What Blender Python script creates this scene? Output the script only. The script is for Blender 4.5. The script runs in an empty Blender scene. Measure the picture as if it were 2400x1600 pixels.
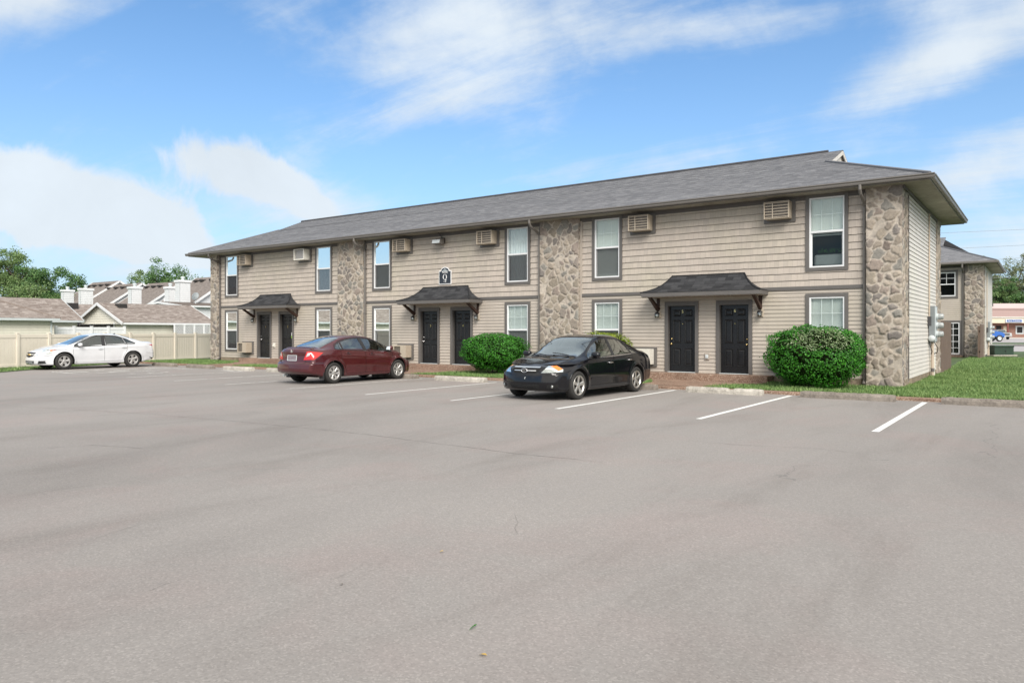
import bpy, bmesh, math, random
import numpy as np
from mathutils import Vector, Matrix
from mathutils.bvhtree import BVHTree

SC = bpy.context.scene
COL = SC.collection
rng = np.random.default_rng(7)
random.seed(7)

# ------------------------------------------------------------------ camera
YAW = math.radians(35.69)
EYE = 1.55
cam_d = bpy.data.cameras.new("camera")
cam_d.sensor_width = 36.0
cam_d.lens = 36.0 * 1740.0 / 2400.0
cam_d.shift_y = -24.0 / 2400.0
cam_d.clip_end = 3000
cam = bpy.data.objects.new("camera", cam_d)
COL.objects.link(cam)
cam.location = (0, 0, EYE)
cam.rotation_euler = (math.radians(90), 0, YAW)
SC.camera = cam

# ------------------------------------------------------------------ light
SUN_EL, SUN_AZ = math.radians(38), math.radians(134)      # azimuth clockwise from +Y
sun_d = bpy.data.lights.new("sun", "SUN")
sun_d.energy = 3.2
sun_d.angle = math.radians(32)
sun_d.color = (1.0, 0.955, 0.90)
sun = bpy.data.objects.new("sun", sun_d)
COL.objects.link(sun)
sdir = Vector((math.sin(SUN_AZ) * math.cos(SUN_EL), math.cos(SUN_AZ) * math.cos(SUN_EL), math.sin(SUN_EL)))
sun.rotation_euler = sdir.to_track_quat('Z', 'Y').to_euler()
sun.location = sdir * 60

SC.view_settings.view_transform = 'Standard'
SC.view_settings.look = 'None'
SC.view_settings.gamma = 1.0
SC.view_settings.exposure = 0.35

# ------------------------------------------------------------------ node helpers
class NT:
    def __init__(s, tree):
        s.t = tree
    def n(s, typ, **kw):
        nd = s.t.nodes.new(typ)
        ins = kw.pop('ins', {})
        for k, v in kw.items():
            setattr(nd, k, v)
        for k, v in ins.items():
            s.set(nd, k, v)
        return nd
    def set(s, nd, k, v):
        sock = nd.inputs[k]
        if isinstance(v, bpy.types.NodeSocket):
            s.t.links.new(v, sock)
        elif isinstance(v, bpy.types.Node):
            s.t.links.new(v.outputs[0], sock)
        else:
            sock.default_value = v
    def math(s, op, a, b=0.0, c=0.0, clamp=False):
        nd = s.n('ShaderNodeMath', operation=op, use_clamp=clamp)
        s.set(nd, 0, a); s.set(nd, 1, b); s.set(nd, 2, c)
        return nd.outputs[0]
    def noise(s, scale, detail=3, rough=0.5, vec=None, dist=0.0):
        nd = s.n('ShaderNodeTexNoise')
        nd.inputs['Scale'].default_value = scale
        nd.inputs['Detail'].default_value = detail
        nd.inputs['Roughness'].default_value = rough
        nd.inputs['Distortion'].default_value = dist
        if vec is not None:
            s.set(nd, 'Vector', vec)
        return nd.outputs[0]
    def ramp(s, fac, stops):
        nd = s.n('ShaderNodeValToRGB')
        cr = nd.color_ramp
        while len(cr.elements) > 2:
            cr.elements.remove(cr.elements[-1])
        for i, (p, c) in enumerate(stops):
            e = cr.elements[i] if i < 2 else cr.elements.new(p)
            e.position = p
            e.color = c if len(c) == 4 else (*c, 1)
        s.set(nd, 0, fac)
        return nd.outputs[0]
    def mix(s, fac, a, b, typ='MIX'):
        nd = s.n('ShaderNodeMix', data_type='RGBA', blend_type=typ)
        s.set(nd, 0, fac)
        s.set(nd, 6, a if not isinstance(a, tuple) else (*a[:3], 1))
        s.set(nd, 7, b if not isinstance(b, tuple) else (*b[:3], 1))
        return nd.outputs[2]
    def objc(s):
        return s.n('ShaderNodeTexCoord').outputs['Object']
    def uv(s):
        return s.n('ShaderNodeTexCoord').outputs['UV']
    def mapping(s, vec, scale=(1, 1, 1), rot=(0, 0, 0), loc=(0, 0, 0)):
        nd = s.n('ShaderNodeMapping')
        s.set(nd, 'Vector', vec)
        nd.inputs['Scale'].default_value = scale
        nd.inputs['Rotation'].default_value = rot
        nd.inputs['Location'].default_value = loc
        return nd.outputs[0]
    def bump(s, h, strength=0.3, dist=0.01):
        nd = s.n('ShaderNodeBump')
        nd.inputs['Strength'].default_value = strength
        nd.inputs['Distance'].default_value = dist
        s.set(nd, 'Height', h)
        return nd.outputs[0]

MATS = {}
def material(name, color=(.5, .5, .5), rough=.6, metal=0.0, spec=.5, fn=None, coat=0.0):
    if name in MATS:
        return MATS[name]
    m = bpy.data.materials.new(name)
    m.use_nodes = True
    nt = NT(m.node_tree)
    b = m.node_tree.nodes['Principled BSDF']
    b.inputs['Base Color'].default_value = (*color, 1)
    b.inputs['Roughness'].default_value = rough
    b.inputs['Metallic'].default_value = metal
    b.inputs['Specular IOR Level'].default_value = spec
    if coat:
        b.inputs['Coat Weight'].default_value = coat
        b.inputs['Coat Roughness'].default_value = 0.02
    if fn:
        fn(nt, b)
    MATS[name] = m
    return m

def varied(name, color, rough=.6, amt=.12, scale=3.0, stretch=(1, 1, 1), bump=0.0, bscale=40, metal=0.0, spec=.4, tint=None, coat=0):
    """a base colour with gentle blotches, fine grain and optional bump"""
    def fn(nt, b):
        v = nt.mapping(nt.objc(), scale=stretch)
        n1 = nt.noise(scale, 5, .6, v)
        n2 = nt.noise(scale * 9, 3, .6, v)
        k = nt.math('ADD', nt.math('MULTIPLY', n1, .65), nt.math('MULTIPLY', n2, .35))
        lo = tuple(c * (1 - amt * 1.6) for c in color)
        hi = tuple(min(1, c * (1 + amt * 1.6)) for c in color)
        if tint:
            lo = tuple(a * t for a, t in zip(lo, tint))
        col = nt.ramp(k, [(.3, lo), (.7, hi)])
        nt.set(b, 'Base Color', col)
        r = nt.math('ADD', nt.math('MULTIPLY', n2, .2), rough - .1)
        nt.set(b, 'Roughness', r)
        if bump:
            nt.set(b, 'Normal', nt.bump(nt.noise(bscale, 4, .6, v), bump, .01))
    return material(name, color, rough, metal, spec, fn, coat)

# ------------------------------------------------------------------ world: sky with clouds
world = bpy.data.worlds.new("World")
SC.world = world
world.use_nodes = True
wt = NT(world.node_tree)
wbg = world.node_tree.nodes['Background']
sky = wt.n('ShaderNodeTexSky', sky_type='NISHITA')
sky.sun_disc = False
sky.sun_elevation = SUN_EL
sky.sun_rotation = SUN_AZ
sky.altitude = 100
sky.air_density = 1.0
sky.dust_density = 0.6
sky.ozone_density = 1.0
gen = wt.n('ShaderNodeTexCoord').outputs['Generated']
sep = wt.n('ShaderNodeSeparateXYZ')
wt.set(sep, 0, gen)
dx, dy, dz = sep.outputs
# cloud layer coordinates: where the view ray meets a flat layer
den = wt.math('ADD', wt.math('MAXIMUM', dz, 0.0), 0.14)
cu = wt.math('DIVIDE', dx, den)
cv = wt.math('DIVIDE', dy, den)
comb = wt.n('ShaderNodeCombineXYZ')
wt.set(comb, 0, cu); wt.set(comb, 1, cv)
az = wt.math('ARCTAN2', dx, dy)                 # clockwise from +Y
el = wt.math('ARCSINE', dz)
warp = wt.noise(1.1, 4, .55, comb.outputs[0])
wispv = wt.mapping(comb.outputs[0], scale=(.5, 2.0, 1), rot=(0, 0, math.radians(-30)))
wisp = wt.noise(1.25, 8, .62, wispv, .9)
puff = wt.noise(5.0, 8, .6, gen, .35)
fine = wt.noise(14.0, 6, .65, wt.mapping(gen, scale=(1, 1, 2.6)), .3)
# bodies of cloud, seen and added out of view: (azimuth, elevation, half width, half height, tilt, weight), degrees
CLOUDS = [(-61, 4.0, 10, 2.2, 0, .50), (-46, 8.0, 6, 2.0, -.3, .40), (-54.0, 9.6, 8, 2.6, -.16, .62), (-66, 7, 9, 3, 0, .38),
          (-42, 18.8, 10, 3.0, -.12, .54), (-33, 22.4, 14, 2.2, .0, .42), (-19.5, 21.4, 11, 1.6, .05, .58), (-5, 17.6, 8.5, 1.9, .28, .84), (-2, 21.5, 8, 2.2, .2, .48),
          (-3, 10.8, 7, 2.1, .30, .66), (-28, 12.2, 11, 1.7, .06, .52), (-2, 5.6, 8, 2.2, 0, .50), (-15, 9.5, 9, 2.0, .1, .38),
          (-69, 20.5, 5, 2.0, .3, .80), (-45, 15.6, 10, 1.5, .22, .42), (-52, 38, 42, 11, 0, 1.0), (36, 22, 24, 14, 0, 1.0),  # last two: unseen clouds added for pale reflections in the car glass
          (70, 30, 45, 25, 0, 1.0), (140, 30, 50, 30, 0, 1.2), (-140, 35, 50, 30, 0, 1.0), (180, 30, 40, 30, 0, 1.0)]  # unseen clouds added round the rest of the sky to light the facade
HEAPS = [(-68.5, 8.9, 7.0, 2.8, -.10, 1.0), (-63.0, 6.6, 6.0, 2.2, -.15, .9), (-55.0, 11.2, 5.8, 2.3, -.18, .82), (-50, 9.0, 4.5, 2.0, -.35, .6)]
def blobs(items):
    tot = None
    for a, e, sa, se, tl, w in items:
        da = wt.math('SUBTRACT', az, math.radians(a))
        ua = wt.math('DIVIDE', da, math.radians(sa))
        ue = wt.math('DIVIDE', wt.math('SUBTRACT', wt.math('SUBTRACT', el, math.radians(e)), wt.math('MULTIPLY', da, tl)), math.radians(se))
        r2 = wt.math('ADD', wt.math('MULTIPLY', ua, ua), wt.math('MULTIPLY', ue, ue))
        g = wt.math('MULTIPLY', wt.math('EXPONENT', wt.math('MULTIPLY', r2, -1.0)), w)
        tot = g if tot is None else wt.math('ADD', tot, g)
    return tot
mask = blobs(CLOUDS)
zen = wt.math('DIVIDE', wt.math('SUBTRACT', el, math.radians(80)), math.radians(34))
mask = wt.math('ADD', mask, wt.math('MULTIPLY', wt.math('EXPONENT', wt.math('MULTIPLY', wt.math('MULTIPLY', zen, zen), -1.0)), 1.5))  # unseen overhead cloud added to whiten the light and pale the car glass
tex = wt.math('ADD', wt.math('ADD', wt.math('MULTIPLY', wisp, .85), wt.math('MULTIPLY', puff, .75)), wt.math('MULTIPLY', fine, .35))
dens = wt.math('ADD', wt.math('MULTIPLY', mask, .80), wt.math('SUBTRACT', wt.math('MULTIPLY', tex, 1.25), 1.44))
dens = wt.math('ADD', dens, wt.math('MULTIPLY', wt.math('EXPONENT', wt.math('MULTIPLY', wt.math('MAXIMUM', el, 0.0), -9.0)), .10))
cover = wt.n('ShaderNodeMapRange', interpolation_type='SMOOTHSTEP')
wt.set(cover, 'Value', dens)
cover.inputs['From Min'].default_value = -.10
cover.inputs['From Max'].default_value = .72
heap = wt.math('ADD', blobs(HEAPS), wt.math('ADD', wt.math('MULTIPLY', wt.math('SUBTRACT', wt.noise(9.0, 9, .62, gen, .5), .5), 1.5), wt.math('MULTIPLY', wt.math('SUBTRACT', puff, .5), .7)))
cover2 = wt.n('ShaderNodeMapRange', interpolation_type='SMOOTHSTEP')
wt.set(cover2, 'Value', heap)
cover2.inputs['From Min'].default_value = .30
cover2.inputs['From Max'].default_value = .66
cov = wt.math('MULTIPLY', wt.math('MAXIMUM', cover.outputs[0], cover2.outputs[0]), .96)
tinted = wt.mix(1.0, sky.outputs[0], (.60, .97, 1.24), 'MULTIPLY')
hz = wt.math('MULTIPLY', wt.math('EXPONENT', wt.math('MULTIPLY', wt.math('MAXIMUM', el, 0.0), -5.6)), 1.0)
tinted = wt.mix(hz, tinted, (4.3, 5.25, 6.5))
# unseen clouds towards the sun made brighter and warmer to neutralise the light
sdot = wt.math('ADD', wt.math('ADD', wt.math('MULTIPLY', dx, sdir.x), wt.math('MULTIPLY', dy, sdir.y)), wt.math('MULTIPLY', dz, sdir.z))
glow = wt.n('ShaderNodeMapRange', interpolation_type='SMOOTHSTEP')
wt.set(glow, 'Value', sdot)
glow.inputs['From Min'].default_value = .05
glow.inputs['From Max'].default_value = .85
lift = wt.math('ADD', .93, wt.math('MULTIPLY', wt.math('SUBTRACT', puff, .5), .30))
base_c = wt.mix(glow.outputs[0], (5.7, 6.25, 6.75), (11.5, 10.9, 9.9))
ccol = wt.mix(1.0, base_c, lift, 'MULTIPLY')
skycol = wt.mix(cov, tinted, ccol)
wt.set(wbg, 'Color', skycol)
wbg.inputs['Strength'].default_value = 0.115

# ------------------------------------------------------------------ object helpers
WL = {}
def tag(o, label=None, cat=None, group=None, kind=None):
    if label: o['label'] = label
    if cat: o['category'] = cat
    if group: o['group'] = group
    if kind: o['kind'] = kind
    return o

def thing(name, label, cat, loc=(0, 0, 0), rz=0.0, group=None):
    o = bpy.data.objects.new(name, None)
    o.empty_display_size = .2
    COL.objects.link(o)
    o.location = loc
    o.rotation_euler = (0, 0, rz)
    WL[o.name] = Vector(loc)
    return tag(o, label, cat, group)

def link_mesh(name, me, mat, parent=None):
    o = bpy.data.objects.new(name, me)
    COL.objects.link(o)
    if mat is not None:
        me.materials.append(mat)
    if parent is not None:
        o.parent = parent
        WL[o.name] = WL.get(parent.name, Vector((0, 0, 0)))
    return o

class MB:
    """collects shapes; build() links them as ONE mesh object"""
    def __init__(s):
        s.v, s.f, s.uv = [], [], {}
    def add(s, vs, fs):
        k = len(s.v)
        s.v.extend([tuple(map(float, p)) for p in vs])
        s.f.extend([tuple(i + k for i in f) for f in fs])
        return s
    def quad(s, a, b, c, d, uv=None):
        if uv is not None:
            s.uv[len(s.f)] = uv
        return s.add([a, b, c, d], [(0, 1, 2, 3)])
    def box(s, x0, x1, y0, y1, z0, z1):
        vs = [(x, y, z) for x in (x0, x1) for y in (y0, y1) for z in (z0, z1)]
        return s.add(vs, [(0, 1, 3, 2), (4, 6, 7, 5), (0, 4, 5, 1), (2, 3, 7, 6), (0, 2, 6, 4), (1, 5, 7, 3)])
    def bbox(s, x0, x1, y0, y1, z0, z1, r=.01):
        """box with chamfered edges"""
        r = min(r, (x1 - x0) * .45, (y1 - y0) * .45, (z1 - z0) * .45)
        bm = bmesh.new()
        bmesh.ops.create_cube(bm, size=1)
        for v in bm.verts:
            v.co = Vector(((x0 + x1) / 2 + v.co.x * (x1 - x0), (y0 + y1) / 2 + v.co.y * (y1 - y0), (z0 + z1) / 2 + v.co.z * (z1 - z0)))
        bmesh.ops.bevel(bm, geom=bm.edges[:], offset=r, segments=2, affect='EDGES', profile=.5)
        bm.verts.index_update()
        s.add([v.co[:] for v in bm.verts], [[v.index for v in f.verts] for f in bm.faces])
        bm.free()
        return s
    def prism(s, poly, h0, h1, axis='z'):
        """closed 2D polygon extruded along an axis. axis z: (x,y); y: (x,z); x: (y,z)"""
        n = len(poly)
        def p(a, h):
            return (a[0], a[1], h) if axis == 'z' else (a[0], h, a[1]) if axis == 'y' else (h, a[0], a[1])
        vs = [p(a, h0) for a in poly] + [p(a, h1) for a in poly]
        fs = [tuple(range(n))[::-1], tuple(range(n, 2 * n))] + [(i, (i + 1) % n, n + (i + 1) % n, n + i) for i in range(n)]
        return s.add(vs, fs)
    def tube(s, pts, r, n=8, cap=True):
        pts = [Vector(p) for p in pts]
        rs = r if isinstance(r, (list, tuple)) else [r] * len(pts)
        rings, k = [], len(s.v)
        for i, p in enumerate(pts):
            d = (pts[min(i + 1, len(pts) - 1)] - pts[max(i - 1, 0)]).normalized()
            a = d.orthogonal().normalized() if abs(d.z) < .999 else Vector((1, 0, 0))
            if i and rings:
                a = (prev - d * prev.dot(d)).normalized()
            prev = a
            b = d.cross(a)
            rings.append([p + (a * math.cos(t) + b * math.sin(t)) * rs[i] for t in [2 * math.pi * j / n for j in range(n)]])
        vs = [q for rg in rings for q in rg]
        fs = []
        for i in range(len(rings) - 1):
            for j in range(n):
                fs.append((i * n + j, i * n + (j + 1) % n, (i + 1) * n + (j + 1) % n, (i + 1) * n + j))
        if cap:
            fs.append(tuple(range(n))[::-1]); fs.append(tuple(range((len(rings) - 1) * n, len(rings) * n)))
        return s.add(vs, fs)
    def bar(s, a, b, w, h):
        """square bar from a to b"""
        a, b = Vector(a), Vector(b)
        d = (b - a).normalized()
        u = d.cross(Vector((0, 0, 1)))
        u = u.normalized() if u.length > 1e-4 else Vector((1, 0, 0))
        t = u.cross(d)
        vs = [p + u * (sx * w / 2) + t * (sz * h / 2) for p in (a, b) for sx, sz in ((-1, -1), (1, -1), (1, 1), (-1, 1))]
        return s.add(vs, [(0, 1, 2, 3)[::-1], (4, 5, 6, 7), (0, 1, 5, 4), (1, 2, 6, 5), (2, 3, 7, 6), (3, 0, 4, 7)])
    def lathe(s, prof, c, axis='z', n=24, half=None):
        """prof: (radius, height) list"""
        k = len(prof)
        vs = []
        for i in range(n):
            t = 2 * math.pi * i / n
            for r, h in prof:
                q = (r * math.cos(t), r * math.sin(t), h)
                if axis == 'y': q = (q[0], q[2], q[1])
                if axis == 'x': q = (q[2], q[0], q[1])
                vs.append((c[0] + q[0], c[1] + q[1], c[2] + q[2]))
        fs = [(i * k + j, ((i + 1) % n) * k + j, ((i + 1) % n) * k + j + 1, i * k + j + 1) for i in range(n) for j in range(k - 1)]
        return s.add(vs, fs)
    def build(s, name, mat, parent=None, smooth=False, local=False, recalc=True):
        off = Vector((0, 0, 0)) if (parent is None or local) else WL.get(parent.name, Vector((0, 0, 0)))
        me = bpy.data.meshes.new(name)
        me.from_pydata([(x - off.x, y - off.y, z - off.z) for x, y, z in s.v], [], s.f)
        if s.uv:
            ul = me.uv_layers.new(name='UVMap')
            for fi, uvs in s.uv.items():
                for li, q in zip(me.polygons[fi].loop_indices, uvs):
                    ul.data[li].uv = q
        if recalc:
            bm = bmesh.new(); bm.from_mesh(me)
            bmesh.ops.recalc_face_normals(bm, faces=bm.faces)
            bm.to_mesh(me); bm.free()
        if smooth:
            me.polygons.foreach_set('use_smooth', [True] * len(me.polygons))
        o = link_mesh(name, me, mat, parent)
        return o

def build_each(mb, name, mat, parent=None, smooth=False, recalc=True):
    """every connected piece of mb becomes an object of its own"""
    par = list(range(len(mb.v)))
    def root(i):
        while par[i] != i:
            par[i] = par[par[i]]; i = par[i]
        return i
    key = {}
    for i, v in enumerate(mb.v):
        k = (round(v[0], 4), round(v[1], 4), round(v[2], 4))
        if k in key: par[root(i)] = root(key[k])
        else: key[k] = i
    for f in mb.f:
        for a in f[1:]: par[root(a)] = root(f[0])
    groups = {}
    for f in mb.f: groups.setdefault(root(f[0]), []).append(f)
    out = []
    for fs in groups.values():
        ids = sorted({i for f in fs for i in f}); mp = {i: j for j, i in enumerate(ids)}
        m2 = MB(); m2.add([mb.v[i] for i in ids], [tuple(mp[i] for i in f) for f in fs])
        out.append(m2.build(name, mat, parent, smooth, recalc=recalc))
    return out

def np_mesh(name, V, F, mat, parent=None, smooth=False, off=None, colors=None, uvs=None):
    """V (n,3), F (m,3|4) arrays"""
    V = np.asarray(V, dtype=np.float32)
    if off is not None:
        V = V - np.asarray(off, dtype=np.float32)
    F = np.asarray(F, dtype=np.int32)
    me = bpy.data.meshes.new(name)
    m, k = F.shape
    me.vertices.add(len(V)); me.vertices.foreach_set('co', V.ravel())
    me.loops.add(m * k); me.loops.foreach_set('vertex_index', F.ravel())
    me.polygons.add(m)
    me.polygons.foreach_set('loop_start', np.arange(0, m * k, k, dtype=np.int32))
    if smooth:
        me.polygons.foreach_set('use_smooth', np.ones(m, dtype=bool))
    if colors is not None:
        ca = me.color_attributes.new('tone', 'FLOAT_COLOR', 'POINT')
        ca.data.foreach_set('color', np.asarray(colors, dtype=np.float32).ravel())
    if uvs is not None:
        ul = me.uv_layers.new(name='UVMap')
        ul.data.foreach_set('uv', np.asarray(uvs, dtype=np.float32)[F.ravel()].ravel())
    me.update(calc_edges=True)
    me.validate()
    return link_mesh(name, me, mat, parent)

def copy_tree(o, parent=None):
    c = o.copy()
    COL.objects.link(c)
    if parent is not None:
        c.parent = parent
    for ch in [x for x in o.children]:
        copy_tree(ch, c)
    return c

CT, ST = math.cos(YAW), math.sin(YAW)
def at(px, depth):
    """ground point seen at column px of the 2400 wide photograph, depth metres ahead of the lens"""
    r = (px - 1200.0) / 1740.0 * depth
    return Vector((r * CT - depth * ST, r * ST + depth * CT, 0))
def hgt(py, depth):
    return EYE - (py - 776.0) / 1740.0 * depth

def text_mesh(txt, size, name, mat, parent, depth=.004):
    cu = bpy.data.curves.new(name, 'FONT')
    cu.body = txt; cu.size = size; cu.extrude = depth
    cu.align_x = 'CENTER'; cu.align_y = 'CENTER'
    tmp = bpy.data.objects.new('tmp', cu)
    COL.objects.link(tmp)
    dg = bpy.context.evaluated_depsgraph_get()
    me = bpy.data.meshes.new_from_object(tmp.evaluated_get(dg))
    bpy.data.objects.remove(tmp)
    me.name = name
    return link_mesh(name, me, mat, parent)
# ------------------------------------------------------------------ materials
def m_asphalt():
    def fn(nt, b):
        o = nt.objc()
        big = nt.noise(.16, 5, .6, nt.mapping(o, scale=(1, .55, 1), rot=(0, 0, .5)), .6)
        mid = nt.noise(.9, 6, .65, nt.mapping(o, scale=(1, .30, 1), rot=(0, 0, 1.15)), .5)
        fine = nt.noise(55, 3, .7, o)
        vor = nt.n('ShaderNodeTexVoronoi', feature='F1')
        vor.inputs['Scale'].default_value = 85
        nt.set(vor, 'Vector', o)
        base = nt.ramp(big, [(.32, (.200, .185, .174)), (.47, (.244, .227, .214)), (.70, (.268, .250, .236))])
        stain = nt.ramp(mid, [(.26, (.82, .81, .80)), (.46, (.97, .97, .97)), (.58, (1, 1, 1)), (.78, (1.04, 1.03, 1.02))])
        c = nt.mix(1.0, base, stain, 'MULTIPLY')
        pink = nt.ramp(nt.noise(.55, 4, .6, nt.mapping(o, loc=(3, 9, 0)), .5), [(.48, (1, 1, 1)), (.66, (1.035, .985, .985))])
        c = nt.mix(1.0, c, pink, 'MULTIPLY')
        agg = nt.ramp(nt.n('ShaderNodeSeparateColor', ins={0: vor.outputs['Color']}).outputs[0], [(.0, (.66, .66, .66)), (.3, (.93, .93, .93)), (.75, (1.04, 1.04, 1.04)), (1.0, (1.5, 1.5, 1.5))])
        c = nt.mix(.38, c, nt.mix(1.0, c, agg, 'MULTIPLY'))
        c = nt.mix(.28, c, nt.mix(1.0, c, nt.ramp(fine, [(.3, (.78, .78, .78)), (.7, (1.2, 1.2, 1.2))]), 'MULTIPLY'))
        # hairline cracks that come and go
        cr = nt.n('ShaderNodeTexVoronoi', feature='DISTANCE_TO_EDGE')
        cr.inputs['Scale'].default_value = .16
        wv = nt.n('ShaderNodeVectorMath', operation='ADD')
        nt.set(wv, 0, o)
        dn = nt.n('ShaderNodeTexNoise'); dn.inputs['Scale'].default_value = .9; dn.inputs['Detail'].default_value = 6
        nt.set(dn, 'Vector', o)
        sc = nt.n('ShaderNodeVectorMath', operation='SCALE'); nt.set(sc, 0, dn.outputs['Color']); sc.inputs['Scale'].default_value = 1.6
        nt.set(wv, 1, sc.outputs[0])
        nt.set(cr, 'Vector', wv.outputs[0])
        line = nt.math('LESS_THAN', cr.outputs['Distance'], .0016)
        gate = nt.math('GREATER_THAN', nt.noise(.22, 3, .5, nt.mapping(o, loc=(7, 2, 0))), .56)
        c = nt.mix(nt.math('MULTIPLY', nt.math('MULTIPLY', line, gate), .45), c, (.13, .125, .12))
        # small dark drips of oil
        ov = nt.n('ShaderNodeTexVoronoi', feature='F1'); ov.inputs['Scale'].default_value = .75
        nt.set(ov, 'Vector', nt.mapping(o, scale=(1, 1.4, 1)))
        osep = nt.n('ShaderNodeSeparateColor'); nt.set(osep, 0, ov.outputs['Color'])
        drop = nt.math('LESS_THAN', ov.outputs['Distance'], nt.math('MULTIPLY', nt.math('SUBTRACT', osep.outputs[0], .62), .14))
        c = nt.mix(nt.math('MULTIPLY', drop, .55), c, (.12, .115, .11))
        nt.set(b, 'Base Color', c)
        nt.set(b, 'Roughness', nt.math('ADD', .78, nt.math('MULTIPLY', fine, .15)))
        h = nt.math('ADD', nt.math('MULTIPLY', vor.outputs['Distance'], -.6), nt.math('MULTIPLY', fine, .5))
        nt.set(b, 'Normal', nt.bump(h, .18, .005))
    return material('asphalt', rough=.85, spec=.25, fn=fn)

def m_aggregate():
    def fn(nt, b):
        o = nt.objc()
        v = nt.n('ShaderNodeTexVoronoi', feature='F1'); v.inputs['Scale'].default_value = 60
        nt.set(v, 'Vector', o)
        s = nt.n('ShaderNodeSeparateColor'); nt.set(s, 0, v.outputs['Color'])
        c = nt.ramp(s.outputs[0], [(0, (.15, .092, .066)), (.4, (.235, .150, .108)), (.8, (.31, .215, .162)), (1, (.44, .36, .29))])
        c = nt.mix(1.0, c, nt.ramp(nt.noise(1.2, 4, .6, o), [(.3, (.78, .78, .78)), (.7, (1.15, 1.15, 1.15))]), 'MULTIPLY')
        nt.set(b, 'Base Color', c)
        nt.set(b, 'Normal', nt.bump(v.outputs['Distance'], .5, .008))
    return material('exposed aggregate', rough=.9, spec=.2, fn=fn)

def m_concrete(name='weathered concrete', col=(.46, .43, .38)):
    def fn(nt, b):
        o = nt.objc()
        g = nt.n('ShaderNodeNewGeometry')
        n1 = nt.noise(2.2, 6, .7, o, .4)
        n2 = nt.noise(16, 5, .75, o)
        n3 = nt.noise(48, 3, .6, o)
        k = nt.math('ADD', nt.math('MULTIPLY', n1, .45), nt.math('ADD', nt.math('MULTIPLY', n2, .4), nt.math('MULTIPLY', n3, .15)))
        c = nt.ramp(k, [(.34, tuple(x * .32 for x in col)), (.47, tuple(x * .75 for x in col)), (.55, col), (.7, tuple(x * 1.35 for x in col))])
        nt.set(b, 'Base Color', c)
        nt.set(b, 'Normal', nt.bump(nt.math('ADD', n2, n3), .6, .012))
    return material(name, rough=.92, spec=.2, fn=fn)

def m_grass(name, lo, mid, hi):
    def fn(nt, b):
        oi = nt.n('ShaderNodeNewGeometry')
        o = nt.objc()
        r = oi.outputs['Random Per Island']
        n1 = nt.noise(.7, 4, .6, o)
        k = nt.math('ADD', nt.math('MULTIPLY', r, .6), nt.math('MULTIPLY', n1, .55))
        c = nt.ramp(k, [(.22, lo), (.52, mid), (.85, hi)])
        nt.set(b, 'Base Color', c)
        b.inputs['Subsurface Weight'].default_value = 0
    return material(name, rough=.55, spec=.3, fn=fn)

def m_leaf(name, lo, mid, hi, rough=.42, trans=.25):
    def fn(nt, b):
        g = nt.n('ShaderNodeNewGeometry')
        o = nt.objc()
        r = g.outputs['Random Per Island']
        n1 = nt.noise(1.6, 3, .6, o)
        k = nt.math('ADD', nt.math('MULTIPLY', r, .6), nt.math('MULTIPLY', n1, .5))
        c = nt.ramp(k, [(.2, lo), (.55, mid), (.9, hi)])
        nt.set(b, 'Base Color', c)
        tr = nt.n('ShaderNodeBsdfTranslucent'); nt.set(tr, 0, c)
        mx = nt.n('ShaderNodeMixShader'); mx.inputs[0].default_value = trans
        out = [n for n in nt.t.nodes if n.type == 'OUTPUT_MATERIAL'][0]
        nt.t.links.new(b.outputs[0], mx.inputs[1]); nt.t.links.new(tr.outputs[0], mx.inputs[2])
        nt.t.links.new(mx.outputs[0], out.inputs[0])
    return material(name, rough=rough, spec=.45, fn=fn)

def m_siding(name, col, along=(1, 0, 0), streak=.06):
    def fn(nt, b):
        o = nt.objc()
        n1 = nt.noise(.55, 4, .6, o)
        n2 = nt.noise(4.0, 5, .65, nt.mapping(o, scale=(1, 1, .25)))
        c = nt.ramp(n1, [(.3, tuple(x * .95 for x in col)), (.7, tuple(x * 1.04 for x in col))])
        c = nt.mix(1.0, c, nt.ramp(n2, [(.3, (1 - streak, 1 - streak, 1 - streak * 1.2)), (.65, (1.03, 1.03, 1.02))]), 'MULTIPLY')
        algae = nt.ramp(nt.noise(.35, 4, .6, nt.mapping(o, loc=(4, 4, 8))), [(.5, (1, 1, 1)), (.72, (.985, 1.0, .955))])
        c = nt.mix(1.0, c, algae, 'MULTIPLY')
        nt.set(b, 'Base Color', c)
        grain = nt.noise(14, 4, .6, nt.mapping(o, scale=(.6, .6, 9)))
        nt.set(b, 'Normal', nt.bump(grain, .12, .004))
    return material(name, rough=.5, spec=.35, fn=fn)

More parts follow.
